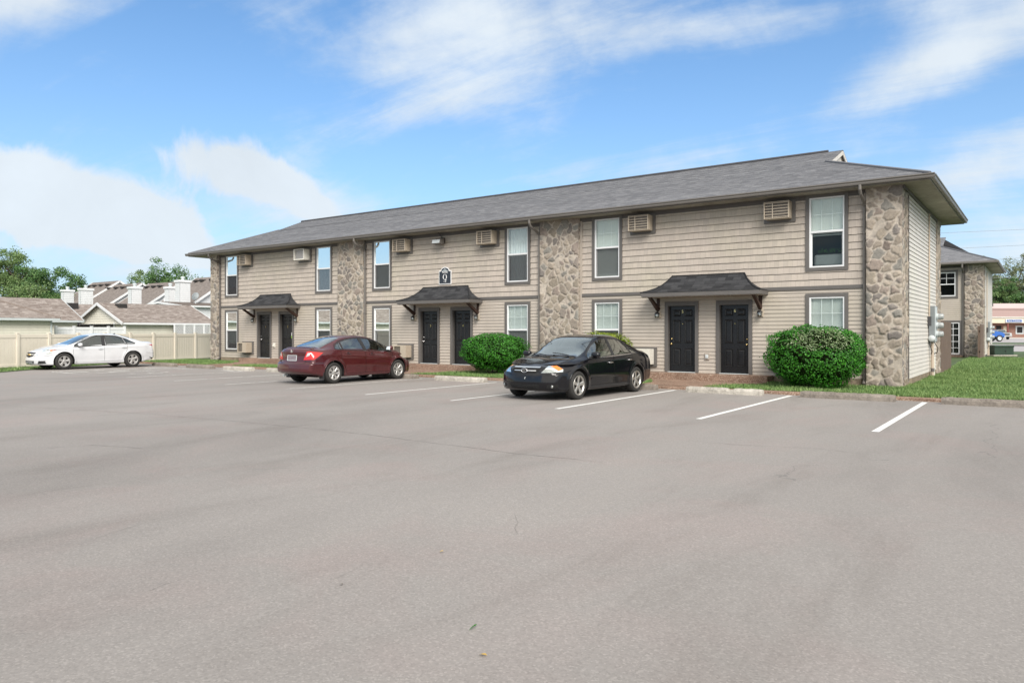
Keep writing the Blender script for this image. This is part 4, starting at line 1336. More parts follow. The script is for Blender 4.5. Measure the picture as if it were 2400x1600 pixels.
def make_car(S):
    car = thing(S['name'], S['label'], S['cat'], S['loc'], S['yaw'])
    WL[car.name] = Vector((0, 0, 0))
    xf, xr = S['xf'], S['xr']
    R = .07
    xs = np.concatenate([np.linspace(xr + R, xf - R, int((xf - xr - 2 * R) / .016))])
    end = np.linspace(0, math.pi / 2, 7)[1:]
    xs = np.concatenate([(xr + R - R * np.sin(end))[::-1], xs, xf - R + R * np.sin(end)])
    n = len(xs)
    g = {k: pwl(S[k], xs) for k in ('zc', 'ze', 'we', 'zb', 'wb', 'wm', 'zs')}
    zm = S.get('zm', .56)
    zt = lambda a, b, t: a + (b - a) * t
    ctl = []
    zs, wm, zb, wb, ze, we, zc = g['zs'], g['wm'], g['zb'], g['wb'], g['ze'], g['we'], g['zc']
    one = np.ones(n)
    ctl.append((0 * one, zs)); ctl.append((wm * .90, zs)); ctl.append((wm * .955, zs + .008))
    ctl.append((wm * .975, zs + .06)); ctl.append((wm * .978, zs + .16))
    ctl.append((wm * 1.0, one * zm - .04 + (zs - .2) * .2)); ctl.append((wm * 1.0, one * zm + .06)); ctl.append((wm * .992, zt(zm, zb, .72)))
    ctl.append((wb + .010, zb - .035)); ctl.append((wb, zb)); ctl.append((zt(wb, we, .08), zt(zb, ze, .10)))
    ctl.append((zt(wb, we, .50) + .012, zt(zb, ze, .5))); ctl.append((zt(wb, we, .93), zt(zb, ze, .93)))
    ctl.append((we, ze)); ctl.append((we - .055, zt(ze, zc, .45))); ctl.append((we * .72, zt(ze, zc, .80))); ctl.append((we * .36, zt(ze, zc, .97))); ctl.append((0 * one, zc))
    CY = np.stack([c[0] for c in ctl], 1); CZ = np.stack([c[1] for c in ctl], 1)
    m = CY.shape[1]
    # quadratic b-spline through the control polygon (clamped)
    segn = [3, 2, 3, 6, 14, 6, 8, 8, 3, 4, 14, 14, 3, 4, 7, 10, 9]
    segn = segn[:m - 2] + [9] * max(0, (m - 2) - len(segn))
    ts = []
    for s in range(m - 2):
        ts += [s + q / segn[s] for q in range(segn[s])]
    ts.append(m - 2)
    ts = np.array(ts)
    def bsp(C):
        E_ = C.copy()
        # clamp ends: double the distance so the curve starts at the first and last points
        E_[:, 0] = 2 * C[:, 0] - C[:, 1]; E_[:, -1] = 2 * C[:, -1] - C[:, -2]
        i = np.clip(np.floor(ts).astype(int), 0, m - 3); t = ts - i
        return (.5 * (1 - t) ** 2) * E_[:, i] + (.5 + t * (1 - t)) * E_[:, i + 1] + (.5 * t * t) * E_[:, i + 2]
    Y, Z = bsp(CY), bsp(CZ)
    Y[:, 0] = 0; Y[:, -1] = 0
    k = Y.shape[1]
    # rounded ends: pull sections in
    inset = np.zeros(n)
    inset[:6] = (1 - np.cos(end))[::-1] * R; inset[-6:] = (1 - np.cos(end)) * R
    Y = np.maximum(Y - inset[:, None] * np.clip(Y / .3, 0, 1), 0)
    zmid = (zs + zc)[:, None] / 2
    Z = Z - np.clip((Z - zmid) / (zc - zs)[:, None] * 2, -1, 1) * inset[:, None]
    X = np.repeat(xs[:, None], k, 1)
    # end caps towards the centre line
    K = 42
    lam = (1 - np.arange(1, K + 1) / K)
    def cap(i):
        return (np.repeat(X[i][None], K, 0), Y[i][None] * lam[:, None], np.repeat(Z[i][None], K, 0))
    fx, fy_, fz = cap(-1); rx, ry, rz_ = cap(0)
    X = np.concatenate([rx[::-1], X, fx]); Y = np.concatenate([ry[::-1], Y, fy_]); Z = np.concatenate([rz_[::-1], Z, fz])
    # shaping: plan curvature, fascia profile, glass bow
    def warp(x, y, z):
        ay = np.abs(y)
        wf = sstep(xf - .95, xf, x); wr = sstep(xr + .85, xr, x)
        x2 = x - wf * (S['plan_f'] * (ay / .9) ** S.get('pf', 2.4) + pwl(S['prof_f'], z))
        x2 = x2 + wr * (S['plan_r'] * (ay / .9) ** 2.4 + pwl(S['prof_r'], z))
        a, b, c_, d = S['bow']
        x2 = x2 - .13 * (ay / .7) ** 2 * sstep(a, b, x) * (1 - sstep(b + .1, b + .5, x)) + .10 * (ay / .7) ** 2 * (sstep(d - .5, d - .1, x)) * (1 - sstep(d, c_, x)) * (z > .8)
        return x2
    X = warp(X, Y, Z)
    # flared wheel arches
    for wx in (S['wb_'] / 2, -S['wb_'] / 2):
        rad = np.hypot(X - wx, Z - S['wr'])
        b_ = np.exp(-((rad - S['ar'] - .02) / .05) ** 2) * (Y > .5) * (Z > S['wr'] - .12)
        Y = Y + .018 * b_
    if 'crease' in S:
        for (x0, z0, x1, z1, amp, wd) in S['crease']:
            zl = z0 + (z1 - z0) * (X - x0) / (x1 - x0)
            fade = sstep(min(x0, x1) - .1, min(x0, x1) + .25, X) * (1 - sstep(max(x0, x1) - .25, max(x0, x1) + .1, X))
            d_ = (Z - zl) / wd
            Y = Y + (Y > .5) * fade * amp * np.exp(-d_ ** 2) * np.where(d_ > 0, 1, .6)
    nn = X.shape[0]
    idx = np.arange(nn * k).reshape(nn, k)
    Vh = np.stack([X, Y, Z], -1).reshape(-1, 3)
    # small clean up of shading across the nose: none
    Fh = np.stack([idx[:-1, :-1], idx[1:, :-1], idx[1:, 1:], idx[:-1, 1:]], -1).reshape(-1, 4)
    jj = np.tile(np.arange(k - 1), nn - 1)
    V = np.concatenate([Vh, Vh * [1, -1, 1]])
    F = np.concatenate([Fh[:, ::-1], Fh + nn * k])
    J = np.concatenate([jj, jj])
    C = V[F].mean(1)
    e1, e2 = V[F[:, 2]] - V[F[:, 0]], V[F[:, 3]] - V[F[:, 1]]
    N = np.cross(e1, e2); N /= (np.linalg.norm(N, axis=1, keepdims=True) + 1e-12)
    if (N * (C - [0, 0, .7])).sum() < 0:
        F = F[:, ::-1]; N = -N
    bvh = BVHTree.FromPolygons([Vector(v) for v in V], [tuple(f) for f in F])
    T = ts[J] if True else None
    cx, cy, cz = C[:, 0], C[:, 1], C[:, 2]
    ay = np.abs(cy)
    part = np.zeros(len(F), int)        # 0 body
    parts = ['body']
    def new(nm):
        parts.append(nm); return len(parts) - 1
    # wheel openings
    cut = np.zeros(len(F), bool)
    for wx in (S['wb_'] / 2, -S['wb_'] / 2):
        cut |= (np.hypot(cx - wx, cz - S['wr']) < S['ar']) & (ay > .58)
    # glass
    sidej = (T > 9.05) & (T < 12.6)
    for nm, poly, mat in S['side_glass']:
        sel = sidej & poly_in(cx, cz, poly)
        for sgn in (1, -1):
            q = sel & (cy * sgn > 0)
            if q.any(): part[q] = new((nm, mat))
    topj = T > 13.35
    a, b, c_, d = S['bow']
    # windscreen and rear window: bands of the top strip by the unwarped station
    st = np.concatenate([np.full(K, xs[0]), xs, np.full(K, xs[-1])])
    st = (st[:-1] + st[1:]) / 2
    ST_ = np.concatenate([np.repeat(st, k - 1)] * 2)
    part[topj & (ST_ > S['ws'][0]) & (ST_ < S['ws'][1])] = new(('windscreen', S['glass']))
    part[topj & (ST_ > S['rw'][0]) & (ST_ < S['rw'][1])] = new(('rear_window', S['rglass']))
    # doors
    doors = []
    for poly in S['doors']:
        sel = (T > 3.0) & (T < 13.2) & (part == 0) & poly_in(cx, cz, poly)
        for sgn in (1, -1):
            q = sel & (cy * sgn > 0)
            part[q] = new(('door', S['paint'])); doors.append((parts[-1], sgn))
    # lamps, grilles and other patches
    for nm, mat, regs, both in S['patches']:
        sel = np.zeros(len(F), bool)
        for kind, poly in regs:
            if kind == 'front': sel |= (N[:, 0] > .30) & (cx > xf - .55) & poly_in(ay, cz, poly)
            if kind == 'rear': sel |= (N[:, 0] < -.25) & (cx < xr + .8) & poly_in(ay, cz, poly)
            if kind == 'side': sel |= (ay > .5) & (np.abs(N[:, 1]) > .3) & poly_in(cx, cz, poly)
        sel &= (part == 0)
        if both:
            for sgn in (1, -1):
                q = sel & (cy * sgn > 0)
                if q.any(): part[q] = new((nm, mat))
        elif sel.any():
            part[sel] = new((nm, mat))
    objs = {}
    for i, nm in enumerate(parts):
        sel = (part == i) & ~cut
        if not sel.any(): continue
        f = F[sel]
        used, inv = np.unique(f, return_inverse=True)
        name, mat = (nm, S['paint']) if isinstance(nm, str) else nm
        vv = V[used].copy()
        o = np_mesh(name, vv, inv.reshape(-1, 4), mat, car, True)
        objs[i] = o
    def cast(o, d):
        h = bvh.ray_cast(Vector(o), Vector(d))
        return h[0], h[1]
    def side_pt(x, z, s): return cast((x, 3 * s, z), (0, -s, 0))
    def ribbon(mb, pts, w=.006, off=.0025):
        P = [(p, nn_) for p, nn_ in pts if p is not None]
        for (p, n0), (q, n1) in zip(P[:-1], P[1:]):
            if (q - p).length > .12 or (q - p).length < 1e-5: continue
            t = (q - p).normalized()
            u0, u1 = n0.cross(t).normalized() * w / 2, n1.cross(t).normalized() * w / 2
            mb.add([p - u0 + n0 * off, p + u0 + n0 * off, q + u1 + n1 * off, q - u1 + n1 * off], [(0, 1, 2, 3)])
    def dense(poly, step=.03, close=True):
        out = []
        L = list(zip(poly, poly[1:] + poly[:1])) if close else list(zip(poly[:-1], poly[1:]))
        for (a0, b0), (a1, b1) in L:
            m_ = max(1, int(math.hypot(a1 - a0, b1 - b0) / step))
            out += [(a0 + (a1 - a0) * i / m_, b0 + (b1 - b0) * i / m_) for i in range(m_)]
        out.append(poly[0] if close else poly[-1])
        return out
    from mathutils.geometry import delaunay_2d_cdt
    def surf(v, sg):
        k_, a_, z_ = v
        if k_ == 's': return cast((a_, 3 * sg, z_), (0, -sg, 0))[0]
        if k_ == 'r': return cast((-5, a_ * sg, z_), (1, 0, 0))[0]
        return cast((5, a_ * sg, z_), (-1, 0, 0))[0]
    def patch(name, mat, verts, sg, phi, off, parent=None, step=.03):
        d = Vector((-math.cos(phi), -sg * math.sin(phi), 0))
        tv = Vector((-d.y, d.x, 0))
        P = [surf(v, sg) for v in verts]
        P = [p for p in P if p is not None]
        if len(P) < 3: return None
        pol = [(p.dot(tv), p.z) for p in P]
        bd = []
        for (a0, b0), (a1, b1) in zip(pol, pol[1:] + pol[:1]):
            m_ = max(1, int(math.hypot(a1 - a0, b1 - b0) / step))
            bd += [(a0 + (a1 - a0) * i / m_, b0 + (b1 - b0) * i / m_) for i in range(m_)]
        xs0, ys0 = [q[0] for q in pol], [q[1] for q in pol]
        gx, gy = np.meshgrid(np.arange(min(xs0) + step / 2, max(xs0), step), np.arange(min(ys0) + step / 2, max(ys0), step))
        ins = poly_in(gx.ravel(), gy.ravel(), pol)
        pts = [Vector(q) for q in bd] + [Vector(q) for q in np.column_stack([gx.ravel()[ins], gy.ravel()[ins]])]
        nb = len(bd)
        r_ = delaunay_2d_cdt(pts, [], [list(range(nb))], 1, 1e-5)
        vs = []
        for q in r_[0]:
            o_ = tv * q[0] - d * 6
            h, nn_ = cast((o_.x, o_.y, q[1]), d)
            if h is None: h, nn_ = tv * q[0] + Vector((0, 0, q[1])), -d
            vs.append(tuple(h - d * off))
        mb_ = MB(); mb_.add(vs, [tuple(f) for f in r_[2]])
        return mb_.build(name, mat, parent or car, True, recalc=False)
    for nm, mat, verts, phi, off, two in S.get('lens', []):
        for sg in ((1, -1) if two else (1,)):
            vv_ = verts if two else verts + [(k_, -a_, z_) for k_, a_, z_ in reversed(verts) if abs(a_) > 1e-6]
            o = patch(nm, mat, vv_, sg, phi, off)
            if nm == 'head_lamp' and o is not None:
                patch('lamp_bowl', M['headbowl'], vv_, sg, phi, off - .006, o)
    rim_ = MB()
    for s in (1, -1):
        for nm, poly, mat in S['side_glass']:
            ribbon(rim_, [side_pt(x, z, s) for x, z in dense(poly)], .024, .003)
    build_each(rim_, 'window_seal', M['blackplastic'], car, recalc=False)
    seam = MB()
    for s in (1, -1):
        for poly in S['doors']:
            ribbon(seam, [side_pt(x, z, s) for x, z in dense(poly) if z > S['zs_min'] + .02], .009)
        for ln in S.get('side_seams', []):
            ribbon(seam, [side_pt(x, z, s) for x, z in dense(ln, close=False)], .008)
        for ln in S.get('top_seams', []):
            ribbon(seam, [cast((x, y * s, 3), (0, 0, -1)) for x, y in dense(ln, close=False)], .009)
        for ln in S.get('front_seams', []):
            ribbon(seam, [cast((5, y * s, z), (-1, 0, 0)) for y, z in dense(ln, close=False)], .010)
        for ln in S.get('rear_seams', []):
            ribbon(seam, [cast((-5, y * s, z), (1, 0, 0)) for y, z in dense(ln, close=False)], .012)
    build_each(seam, 'panel_gap', M['gap'], car, recalc=False)
    tr = MB()
    for s in (1, -1):
        for ln in S.get('trim', []):
            ribbon(tr, [side_pt(x, z, s) for x, z in dense(ln, close=False)], S.get('trimw', .018), .006)
    if tr.v: build_each(tr, 'window_trim', S['trimmat'], car, recalc=False)
    mo = MB()
    for s in (1, -1):
        for ln, w in S.get('mould', []):
            ribbon(mo, [side_pt(x, z, s) for x, z in dense(ln, close=False)], w, .009)
    if mo.v: build_each(mo, 'side_moulding', S['paint'], car, recalc=False)
    # pillar blackouts
    bl = MB()
    for s in (1, -1):
        for poly in S.get('pillars', []):
            (x0, z0), (x1, z1), w0, w1 = poly
            ribbon(bl, [side_pt(x0 + (x1 - x0) * t, z0 + (z1 - z0) * t, s) for t in np.linspace(0, 1, 14)], w0, .004)
    if bl.v: build_each(bl, 'pillar', M['blackplastic'], car, recalc=False)
    # arch lips, wells, wheels
    for wx in (S['wb_'] / 2, -S['wb_'] / 2):
        for s in (1, -1):
            lip = []
            for t in np.linspace(-.42, math.pi + .42, 46):
                x, z = wx + (S['ar'] + .006) * math.cos(t), S['wr'] + (S['ar'] + .006) * math.sin(t)
                if z < S['zs_min'] + .02: continue
                p, nn_ = side_pt(x, z, s)
                if p is not None: lip.append(p - Vector((0, s * .006, 0)))
            if len(lip) > 4:
                MB().tube(lip, .013, 6).build('arch_lip', S['paint'] if not S.get('cladlip') else M['blackplastic'], car, smooth=True)
                w = MB()
                n0 = len(lip)
                vs = [tuple(p - Vector((0, s * .01, 0))) for p in lip] + [(p.x, s * .50, p.z) for p in lip]
                w.add(vs, [(i, i + 1, n0 + i + 1, n0 + i) for i in range(n0 - 1)])
                w.add([(p.x, s * .50, p.z) for p in lip], [tuple(range(n0))])
                w.build('wheel_well', M['well'], car, recalc=False)
            make_wheel(car, S, wx, s)
    # underbody
    MB().box(xr + .55, xf - .45, -.55, .55, .19, .25).build('underbody', M['well'], car)
    mb = MB(); mb.bbox(-S['wb_'] / 2 + .45, S['wb_'] / 2 - .45, -.74, .74, S['zs_min'] + .02, S['zs_min'] + .10, .02); mb.build('floor_pan', M['well'], car)
    # interior
    im = S['inner']
    x0 = S['ws'][0] - .0
    mb = MB(); mb.bbox(-.30, .25, .12, .64, .35, .56, .06); mb.bbox(-.46, -.24, .12, .64, .50, 1.06, .07); mb.bbox(-.44, -.32, .25, .50, 1.08, 1.26, .05); mb.build('front_seat', im, car, smooth=True)
    mb = MB(); mb.bbox(-.30, .25, -.64, -.12, .35, .56, .06); mb.bbox(-.46, -.24, -.64, -.12, .50, 1.06, .07); mb.bbox(-.44, -.32, -.50, -.25, 1.08, 1.26, .05); mb.build('front_seat', im, car, smooth=True)
    mb = MB(); mb.bbox(-1.10, -.62, -.66, .66, .35, .58, .06); mb.bbox(-1.34, -1.12, -.64, .64, .5, 1.02, .08); mb.bbox(-1.32, -1.22, .2, .46, 1.02, 1.18, .04); mb.bbox(-1.32, -1.22, -.46, -.2, 1.02, 1.18, .04); mb.build('rear_seat', im, car, smooth=True)
    mb = MB(); mb.bbox(.62, S['ws'][1] - .10, -.70, .70, .62, S['dashz'], .08); mb.build('dashboard', S['dash'], car, smooth=True)
    mb = MB()
    sy = .36
    mb.tube([(.56 + .06 * math.sin(t) , sy + .18 * math.cos(t), .86 + .17 * math.sin(t)) for t in np.linspace(0, 2 * math.pi, 25)], .015, 6)
    mb.build('steering_wheel', S['dash'], car, smooth=True)
    # mirrors
    for s in (1, -1):
        x, z = S['mirror']
        p, nn_ = side_pt(x, z - .03, s)
        y0 = abs(p.y)
        mb = MB()
        mb.bbox(x - .065, x + .075, min(s * (y0 + .02), s * (y0 + .235)), max(s * (y0 + .02), s * (y0 + .235)), z - .02, z + .125, .05)
        mi = mb.build('wing_mirror', S['mirmat'], car, smooth=True)
        mb = MB(); mb.bbox(x - .03, x + .05, min(s * (y0 - .03), s * (y0 + .05)), max(s * (y0 - .03), s * (y0 + .05)), z - .045, z + .02, .015); mb.build('mirror_foot', M['blackplastic'], mi)
        MB().quad((x - .067, s * (y0 + .05), z + .0), (x - .067, s * (y0 + .21), z + .0), (x - .067, s * (y0 + .21), z + .105), (x - .067, s * (y0 + .05), z + .105)).build('mirror_glass', material('mirror glass', (.22, .24, .26), .05, 1.0), mi)
    # handles
    dn = [(i, o) for i, o in objs.items() if o.name.startswith('door')]
    for (hx, hz) in S['handles']:
        for s in (1, -1):
            p, nn_ = side_pt(hx, hz, s)
            if p is None: continue
            par = min((o for i, o in dn), key=lambda o: min((v.co - p).length for v in list(o.data.vertices)[::40]) if len(o.data.vertices) else 9)
            mb = MB()
            y = abs(p.y)
            mb.bbox(hx - .10, hx + .10, min(s * (y + .008), s * (y + .034)), max(s * (y + .008), s * (y + .034)), hz - .015, hz + .015, .012)
            mb.bbox(hx - .095, hx - .07, min(s * (y - .01), s * (y + .02)), max(s * (y - .01), s * (y + .02)), hz - .012, hz + .012, .004); mb.bbox(hx + .07, hx + .095, min(s * (y - .01), s * (y + .02)), max(s * (y - .01), s * (y + .02)), hz - .012, hz + .012, .004)
            h = mb.build('door_handle', S['handlemat'], par, smooth=True)
            MB().lathe([(0, 0), (.045, 0), (.055, .004)], (hx, s * (y + .002), hz), 'y', 14).build('handle_cup', M['gap'] if S['paint'] is not PW_ else M['greylt'], par)
    S['extra'](car, cast, S)
    return car

def make_wheel(car, S, wx, s):
    r, w = S['wr'], .215
    yc = s * (S['track'] / 2)
    rr = S['rimr']
    o = s
    prof = [(rr - .01, -w / 2 * .8), (rr + .005, -w / 2 * .92), (r - .035, -w / 2), (r - .012, -w / 2 * .82), (r, -w / 2 * .6), (r, w / 2 * .6), (r - .012, w / 2 * .82), (r - .035, w / 2), (rr + .02, w / 2 * .95), (rr + .004, w / 2 * .86), (rr - .006, w / 2 * .80)]
    mb = MB(); mb.lathe([(a, b * o) for a, b in prof], (wx, yc, r), 'y', 40)
    tyre = mb.build('wheel', M['tyre'], car, smooth=True)
    mb = MB()
    f = w / 2 * o
    mb.lathe([(rr + .006, f * .86), (rr + .002, f * .93), (rr - .016, f * .93), (rr - .03, f * .72), (rr - .034, -f * .6)], (wx, yc, r), 'y', 40)
    K = S['spokes']
    hub, tip = S['spoke_w']
    face = f * .88
    for i in range(K):
        a = 2 * math.pi * i / K + .3 + wx
        pieces = [(0, hub, tip)] if S['spoke_kind'] != 'split' else [(-.11, hub, tip), (.11, hub, tip)]
        for da, h_, t_ in pieces:
            ra, rb = .05, rr - .014
            ca, sa = math.cos(a), math.sin(a)
            cb, sb = math.cos(a + da), math.sin(a + da)
            def P(rad, off, y, c_, s_): return (wx + rad * c_ - off * s_, yc + y, r + rad * s_ + off * c_)
            vs = []
            for rad, hw, yy in ((ra, h_, face * .86), ((ra + rb) / 2, (h_ + t_) / 2 * .9, face * .90), (rb, t_, face * 1.0)):
                cc, ss = (ca, sa) if rad == ra else (cb, sb)
                vs += [P(rad, -hw, yy - o * .008, cc, ss), P(rad, -hw * .55, yy, cc, ss), P(rad, hw * .55, yy, cc, ss), P(rad, hw, yy - o * .008, cc, ss), P(rad, hw, yy - o * .03, cc, ss), P(rad, -hw, yy - o * .03, cc, ss)]
            fs = []
            for q in range(2):
                for e in range(6):
                    fs.append((q * 6 + e, q * 6 + (e + 1) % 6, (q + 1) * 6 + (e + 1) % 6, (q + 1) * 6 + e))
            fs += [(0, 1, 2, 3, 4, 5), (12, 13, 14, 15, 16, 17)]
            mb.add(vs, fs)
    mb.lathe([(0, face * .98), (.032, face * .97), (.060, face * .88), (.066, face * .6)], (wx, yc, r), 'y', 24)
    for i in range(5):
        a = 2 * math.pi * i / 5
        mb.lathe([(0, face * .92), (.009, face * .92), (.010, face * .8)], (wx + .045 * math.cos(a), yc, r + .045 * math.sin(a)), 'y', 8)
    mb.build('rim', S['rimmat'], tyre)
    mb = MB()
    mb.lathe([(0, f * .30), (rr - .03, f * .30)], (wx, yc, r), 'y', 30)
    mb.lathe([(.05, f * .36), (.13, f * .36), (.13, f * .31)], (wx, yc, r), 'y', 30)
    mb.build('brake_disc', M['well'], tyre)

def surf_logo(car, name, mat, p, nrm, shape, parent=None):
    pass

def slab_front(mb, cast, pts, off0, off1, rear=False):
    """polygon (y,z) projected on nose or tail, given thickness"""
    d = (1, 0, 0) if rear else (-1, 0, 0)
    P = []
    for y, z in pts:
        h = cast((-5 if rear else 5, y, z), d)[0]
        P.append(h.x if h is not None else None)
    xs_ = [x for x in P if x is not None]
    if not xs_: return
    sgn = -1 if rear else 1
    P = [x if x is not None else sum(xs_) / len(xs_) for x in P]
    n = len(pts)
    vs = [(P[i] + sgn * off0, pts[i][0], pts[i][1]) for i in range(n)] + [(P[i] + sgn * off1, pts[i][0], pts[i][1]) for i in range(n)]
    mb.add(vs, [tuple(range(n)), tuple(range(n, 2 * n))] + [(i, (i + 1) % n, n + (i + 1) % n, n + i) for i in range(n)])

def ring(mb, cast, cy, cz, a, b, w, off, n=24, rear=False, a0=0, a1=2 * math.pi, yoff=0):
    d = (1, 0, 0) if rear else (-1, 0, 0)
    x0 = cast((-5 if rear else 5, cy, cz), d)[0].x
    s = -1 if rear else 1
    pts = [(x0 + s * off, cy + a * math.cos(t), cz + b * math.sin(t)) for t in np.linspace(a0, a1, n)]
    mb.tube(pts, w, 6)

def extra_black(car, cast, S):
    # grille with chrome lip, mid bar and oval emblem
    mb = MB()
    for t in np.linspace(-.36, .36, 13)[:-1]:
        slab_front(mb, cast, [(t, .735), (t + .06, .735), (t + .06, .762), (t, .762)], .0, .022)
    for t in np.linspace(-.30, .30, 11)[:-1]:
        if abs(t + .03) < .09: continue
        slab_front(mb, cast, [(t, .662), (t + .06, .662), (t + .06, .680), (t, .680)], .0, .016)
    g = mb.build('grille_trim', M['chrome'], car)
    mb = MB(); ring(mb, cast, 0, .672, .078, .045, .008, .028)
    mb.build('emblem', M['chrome'], car, smooth=True)
    mb = MB()
    x0 = cast((5, 0, .672), (-1, 0, 0))[0].x + .026
    for y in (-.026, .026):
        mb.bar((x0, y - .008, .645), (x0, y + .008, .700), .012, .008)
    mb.bar((x0, -.024, .668), (x0, .024, .676), .008, .010)
    mb.build('emblem_letter', M['chrome'], car)
    mb = MB()
    for z in (.285, .315, .345):
        for t in np.linspace(-.36, .36, 13)[:-1]:
            slab_front(mb, cast, [(t, z), (t + .06, z), (t + .06, z + .008), (t, z + .008)], .0, .008)
    build_each(mb, 'intake_bar', M['blackplastic'], car)
    for s in (1, -1):
        mb = MB()
        c = cast((5, s * .66, .325), (-1, 0, 0))[0]
        mb.lathe([(0, .012), (.03, .010), (.036, 0)], (c.x, c.y, c.z), 'x', 14)
        mb.build('fog_lamp', M['headbowl'], car, smooth=True)
    mb = MB(); x0 = cast((5, .05, .50), (-1, 0, 0))[0].x
    mb.tube([(x0 + .004, .06, .52), (x0 + .012, .045, .515), (x0 + .012, .04, .485)], .008, 6); mb.build('plate_clip', M['greylt'], car)
    for y0 in (.45, -.18):
        a = cast((1.10, y0, 3), (0, 0, -1))[0]; b = cast((.98, y0 - .52, 3), (0, 0, -1))[0]
        MB().tube([a + Vector((.02, 0, .012)), (a + b) / 2 + Vector((.03, 0, .025)), b + Vector((.03, 0, .018))], .010, 6).build('wiper', M['blackplastic'], car)
    # sunroof panel on the roof
    mb = MB()
    P = [cast((x, y, 3), (0, 0, -1))[0] for x, y in ((.0, .36), (.0, -.36), (-.55, -.38), (-.55, .38))]
    mb.add([p + Vector((0, 0, .006)) for p in P], [(0, 1, 2, 3)]); mb.build('sunroof', M['carglassdark'], car)

def extra_red(car, cast, S):
    # H shaped emblem on the boot lid
    x0 = cast((-5, 0, .965), (1, 0, 0))[0].x
    mb = MB()
    for s in (1, -1):
        mb.bar((x0 - .012, s * .030, .925), (x0 - .004, s * .042, 1.000), .016, .012)
    mb.bar((x0 - .012, -.034, .957), (x0 - .012, .034, .957), .012, .016)
    mb.build('emblem', M['chrome'], car)
    mb = MB()
    slab_front(mb, cast, [(-.19, .70), (.19, .70), (.19, .83), (-.19, .83)], .002, .010, True)
    p = mb.build('license_plate', M['plate'], car)
    mb = MB()
    for a, b in (((-.205, .69), (.205, .69)), ((.205, .69), (.205, .84)), ((.205, .84), (-.205, .84)), ((-.205, .84), (-.205, .69))):
        ha, hb = cast((-5, a[0], a[1]), (1, 0, 0))[0], cast((-5, b[0], b[1]), (1, 0, 0))[0]
        mb.tube([ha + Vector((-.008, 0, 0)), hb + Vector((-.008, 0, 0))], .010, 6)
    mb.build('plate_frame', M['greylt'], p)
    mb = MB()
    slab_front(mb, cast, [(-.46, .855), (.46, .855), (.46, .868), (-.46, .868)], .002, .018, True)
    mb.build('boot_trim', S['paint'], car)
    for y0, w_, z_ in ((.50, .16, .845), (.50, .10, .66)):
        mb = MB(); 
        for i in range(5 if z_ > .8 else 2):
            a = y0 - i * .034
            slab_front(mb, cast, [(a, z_), (a - .022, z_), (a - .022, z_ + .028), (a, z_ + .028)], .001, .005, True)
        mb.build('badge', M['chrome'], car)
    # boot lid lip spoiler
    mb = MB()
    pts = []
    for y in np.linspace(-.62, .62, 15):
        h = cast((-2.02 + .10 * (abs(y) / .62) ** 2, y, 3), (0, 0, -1))[0]
        if h is not None: pts.append(h + Vector((0, 0, .006)))
    mb.tube(pts, .016, 6); mb.build('boot_lip', S['paint'], car, smooth=True)
    mb = MB()
    a = cast((-1.36, .45, 3), (0, 0, -1))[0]; 
    for s in (1, -1):
        for wx in (-S['wb_'] / 2 - S['ar'] - .015, S['wb_'] / 2 - S['ar'] - .015):
            mb2_ = MB(); mb2_.bbox(wx - .014, wx + .014, min(s * .66, s * .865), max(s * .66, s * .865), .15, .36, .01)
            mb2_.build('mud_flap', M['blackplastic'], car)
    MB().tube([(-2.02, .45, .26), (-2.16, .45, .24)], .03, 10).build('exhaust', M['greylt'], car)

def extra_white(car, cast, S):
    mb = MB()
    x0 = cast((5, 0, .62), (-1, 0, 0))[0].x + .012
    mb.prism([(-.105, .600), (-.035, .600), (-.035, .588), (.035, .588), (.035, .600), (.105, .600), (.090, .640), (.035, .640), (.035, .652), (-.035, .652), (-.035, .640), (-.090, .640)], x0, x0 + .012, 'x')
    mb.build('emblem', M['gold'], car)
    mb = MB()
    for s in (1, -1):
        slab_front(mb, cast, [(s * .10, .606), (s * .38, .622), (s * .37, .640), (s * .09, .634)], .0, .016)
    mb.build('grille_trim', M['chrome'], car)
    mb = MB()
    for z in (.285, .325):
        for t in np.linspace(-.34, .34, 13)[:-1]:
            slab_front(mb, cast, [(t, z), (t + .057, z), (t + .057, z + .012), (t, z + .012)], .0, .012)
    build_each(mb, 'intake_bar', M['greylt'], car)
    # shark fin and rear reflector strip
    h = cast((-.95, 0, 3), (0, 0, -1))[0]
    MB().prism([(h.x + .06, h.z - .01), (h.x - .08, h.z - .01), (h.x - .07, h.z + .05), (h.x - .03, h.z + .04)], -.012, .012, 'y').build('roof_aerial', M['blackplastic'], car)

